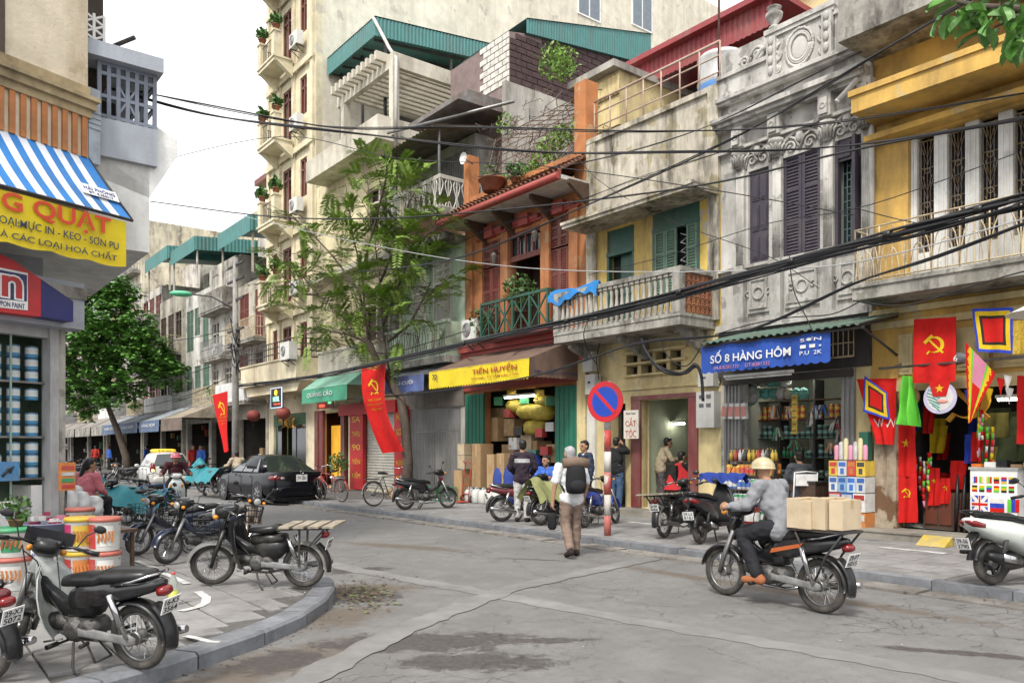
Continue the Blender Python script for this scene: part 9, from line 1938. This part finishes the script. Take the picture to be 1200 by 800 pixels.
pail('white and green pail with VATEX label at the left edge',14,690,.0,PAILW,LIDR,CG,CW,.19,.34);vt=pail('upper white and green pail with VATEX label at the left edge',14,690,.36,PAILW,CG,CW,CG,.19,.3);txt('VATEX',CR,vt,Matrix.Translation((.03,-.2,.17))@FRONT,.26,.05)
bk_=thing('plastic_basin','grey-blue round basin heaped with pink packets','basin',GP(55,672,PAVE)+Vector((0,0,.36)),0);m=MB();m.lathe([(.19,0),(.26,.25),(.28,.26),(.27,.27),(.24,.25),(.18,.03)],24);m.build('basin',mat('basin_grey_blue',(.2,.22,.32),.45),bk_)
t=thing('paint_pail','blue lettered white pail under the pink packets','pail',GP(55,672,PAVE),0);m=MB();m.lathe([(.2,0),(.22,.36)],22);m.build('body',PAILW,t);txt('MEGO',CB,t,Matrix.Translation((.02,-.225,.25))@FRONT,.2,.07)
for i in range(16):p=GP(55,672,PAVE)+Vector((q.uniform(-.2,.2),q.uniform(-.15,.15),.6+.035*(i//5)));t=thing('packet','small packet heaped in the basin','packet',p,q.uniform(0,3),'packets heaped in the basin');m=MB();m.box((-.06,-.035,0),(.06,.035,.045));m.build('packet',[mat('maroon_pack',(.25,.03,.07),.4),mat('pink_pack',(.5,.2,.28),.4),CW][i%3],t)
PLAS=mat('cloudy_plastic',(.62,.62,.62),.25,.1,6,spec=.5)
for i,(px,py,z,r,lab)in enumerate(((80,655,.5,(.17,.13,.22),'cloudy plastic bag nearest the shop post'),(95,652,.55,(.15,.12,.18),'cloudy plastic bag in the middle of the row behind the pails'),(110,650,.5,(.17,.12,.17),'cloudy plastic bag closest to the teal tarpaulin'),(88,640,.62,(.14,.12,.16),'cloudy plastic bag on top behind the pails'))):
 t=sack('plastic_bag',lab,600,0,0,r,PLAS,None,i+50);t.location=GP(px,py,PAVE)+Vector((0,0,z+.02))
t=leftthing('bag_table','low table holding the cloudy plastic bags','table',LX(92,-.5),-.75,PAVE);m=MB();m.box((-.3,-.35,.48),(.42,.35,.52));m.build('top',WOODD,t)
for a in(-.25,.37):
 for b in(-.3,.3):m=MB();m.beam((a,b,0),(a,b,.48),.04);m.build('leg',WOODD,t)
for i,(px,py,a,b,lab)in enumerate(((29,640,CW,CO,'white jar with an orange lid by the shop post'),(17,640,flat('amber_jar',(.4,.17,.03)),CW,'amber jar with white lid left of the orange-lidded one'),(40,636,CG,CG,'green tin next to the orange-lidded jar'))):
 t=thing('jar',lab,'jar',GP(px,660,PAVE)+Vector((0,.3,.62)),0);m=MB();m.lathe([(.06,0),(.065,.01),(.065,.2),(.055,.22)],14);m.build('body',a,t);m=MB();m.lathe([(.06,.22),(.06,.27)],14);m.build('lid',b,t)
t=leftthing('goods_bench','bench under the jars beside the shop post','bench',LX(5,-.2),-.2,PAVE);m=MB();m.box((-.6,-.25,.55),(.45,.2,.6));m.build('top',WOODD,t)
for a in(-.55,.4):m=MB();m.box((a,-.2,0),(a+.05,.15,.55));m.build('leg',WOODD,t)
t=leftthing('white_canister','white canister with a blue mark at the left edge','canister',LX(6,-.3),-.3,PAVE+.6);m=MB();m.box((-.12,-.09,0),(.1,.09,.3));m.build('body',CW,t);m=MB();m.ball((0,-.092,.15),(.05,.004,.06));m.build('mark',CB,t)
potplant(0,0,0,'small green pot plant between the basin and the left edge',.08,.1,.16,160,.12,leaf=.06,seed=44).location=GP(9,690,PAVE)+Vector((.03,.1,.66))
bt=thing('petrol_bottle','clear bottle half full of yellow-green petrol on the pavement','bottle',GP(203,708,PAVE),0);m=MB();m.lathe([(.04,0),(.046,.015),(.046,.14)],16);m.build('petrol',mat('petrol',(.42,.45,.06),.2,.05,4),bt);m=MB();m.lathe([(.046,.1405),(.046,.22),(.025,.27),(.018,.3)],16,None,False);m.build('glass',mat('clear_bottle',(.7,.75,.7),.08,.02,4,trans=.8),bt);m=MB();m.lathe([(.019,.295),(.019,.32)],10);m.build('cap',CR,bt)
cz=leftthing('price_stand','orange and green printed stand beside the pillar','stand',LX(80,-.5)+.1,-.3,PAVE+1.0);m=MB();m.box((-.1,-.02,0),(.1,.02,.36));m.build('board',CO,cz)
for k in range(4):m=MB();m.box((-.08,-.03,.03+.08*k),(.08,-.021,.075+.08*k));m.build('print',[CR,CG,CW,CR][k],cz)
m=MB();m.tube([(0,.02,0),(0,.1,-1.0)],.015,5);m.build('post',IRON,cz)
q=random.Random(3);LEAFD=mat('dead_leaf',(.12,.08,.05),.9,.4,8,rn=.4);m=MB()
for i in range(420):
 c=GP(q.gauss(425,20),q.gauss(698,8));a=q.uniform(0,6.28);s=q.uniform(.01,.04);d=Vector((cos(a),sin(a),0));n_=Vector((-d.y,d.x,0));c.z=.006+q.random()*.015;m.k=0 if q.random()<.8 else 1
 m.poly((c-d*s,c+n_*s*.5+Vector((0,0,.006)),c+d*s,c-n_*s*.5))
for i in range(520):
 c=RW(q.uniform(-26,-2),-4.42-abs(q.gauss(0,.16)),.032);a=q.uniform(0,6.28);s=q.uniform(.006,.028);d=Vector((cos(a),sin(a),0));n_=Vector((-d.y,d.x,0));m.k=0 if q.random()<.85 else 1;m.poly((c-d*s,c+n_*s*.5+Vector((0,0,.006)),c+d*s,c-n_*s*.5))
for i in range(300):
 k=q.randrange(12,len(rs)-3);c=rs[k]-nrm[k]*abs(q.gauss(.03,.14));c=Vector((c.x,c.y,.006));a=q.uniform(0,6.28);s=q.uniform(.005,.022);d=Vector((cos(a),sin(a),0));n_=Vector((-d.y,d.x,0));m.k=0;m.poly((c-d*s,c+n_*s*.5+Vector((0,0,.006)),c+d*s,c-n_*s*.5))
lt_=m.build('litter',[LEAFD,mat('greenish_litter',(.14,.2,.05),.8)]);lt_['kind']='stuff'
for i in range(9):
 c=GP(q.uniform(205,420),q.uniform(690,790));
 if i%2:c=GP(q.uniform(640,1150),q.uniform(640,790))
 m=MB();s=q.uniform(.01,.02);m.poly([(s*cos(k*1.3)*q.uniform(.5,1.2),s*sin(k*1.3)*q.uniform(.5,1.2),.002+.006*(k%2))for k in range(5)]);onp=inside(c,kpoly);t=m.single('paper_scrap',[CW if i%3 else LEAFD],'tiny scrap of litter lying on the ground','litter',c+Vector((0,0,(PAVE+.004)if onp else .010)),q.uniform(0,6),'scraps of litter')
 if onp:t.location=GP(600+FPX*c.x/c.y,HY+FPX*EYE/c.y,PAVE+.004)
sets={}
for o in list(COL.objects):
 if o.parent is None and o.get('label')and o.get('category')not in('litter',):sets.setdefault(o['label'],[]).append(o)
for lab,os_ in sets.items():
 if 1<len(os_)<=38:
  for k,o in enumerate(sorted(os_,key=lambda o:o.location.x/max(.1,o.location.y))):o['label']=lab+', '+ordn(k)+' from the left'
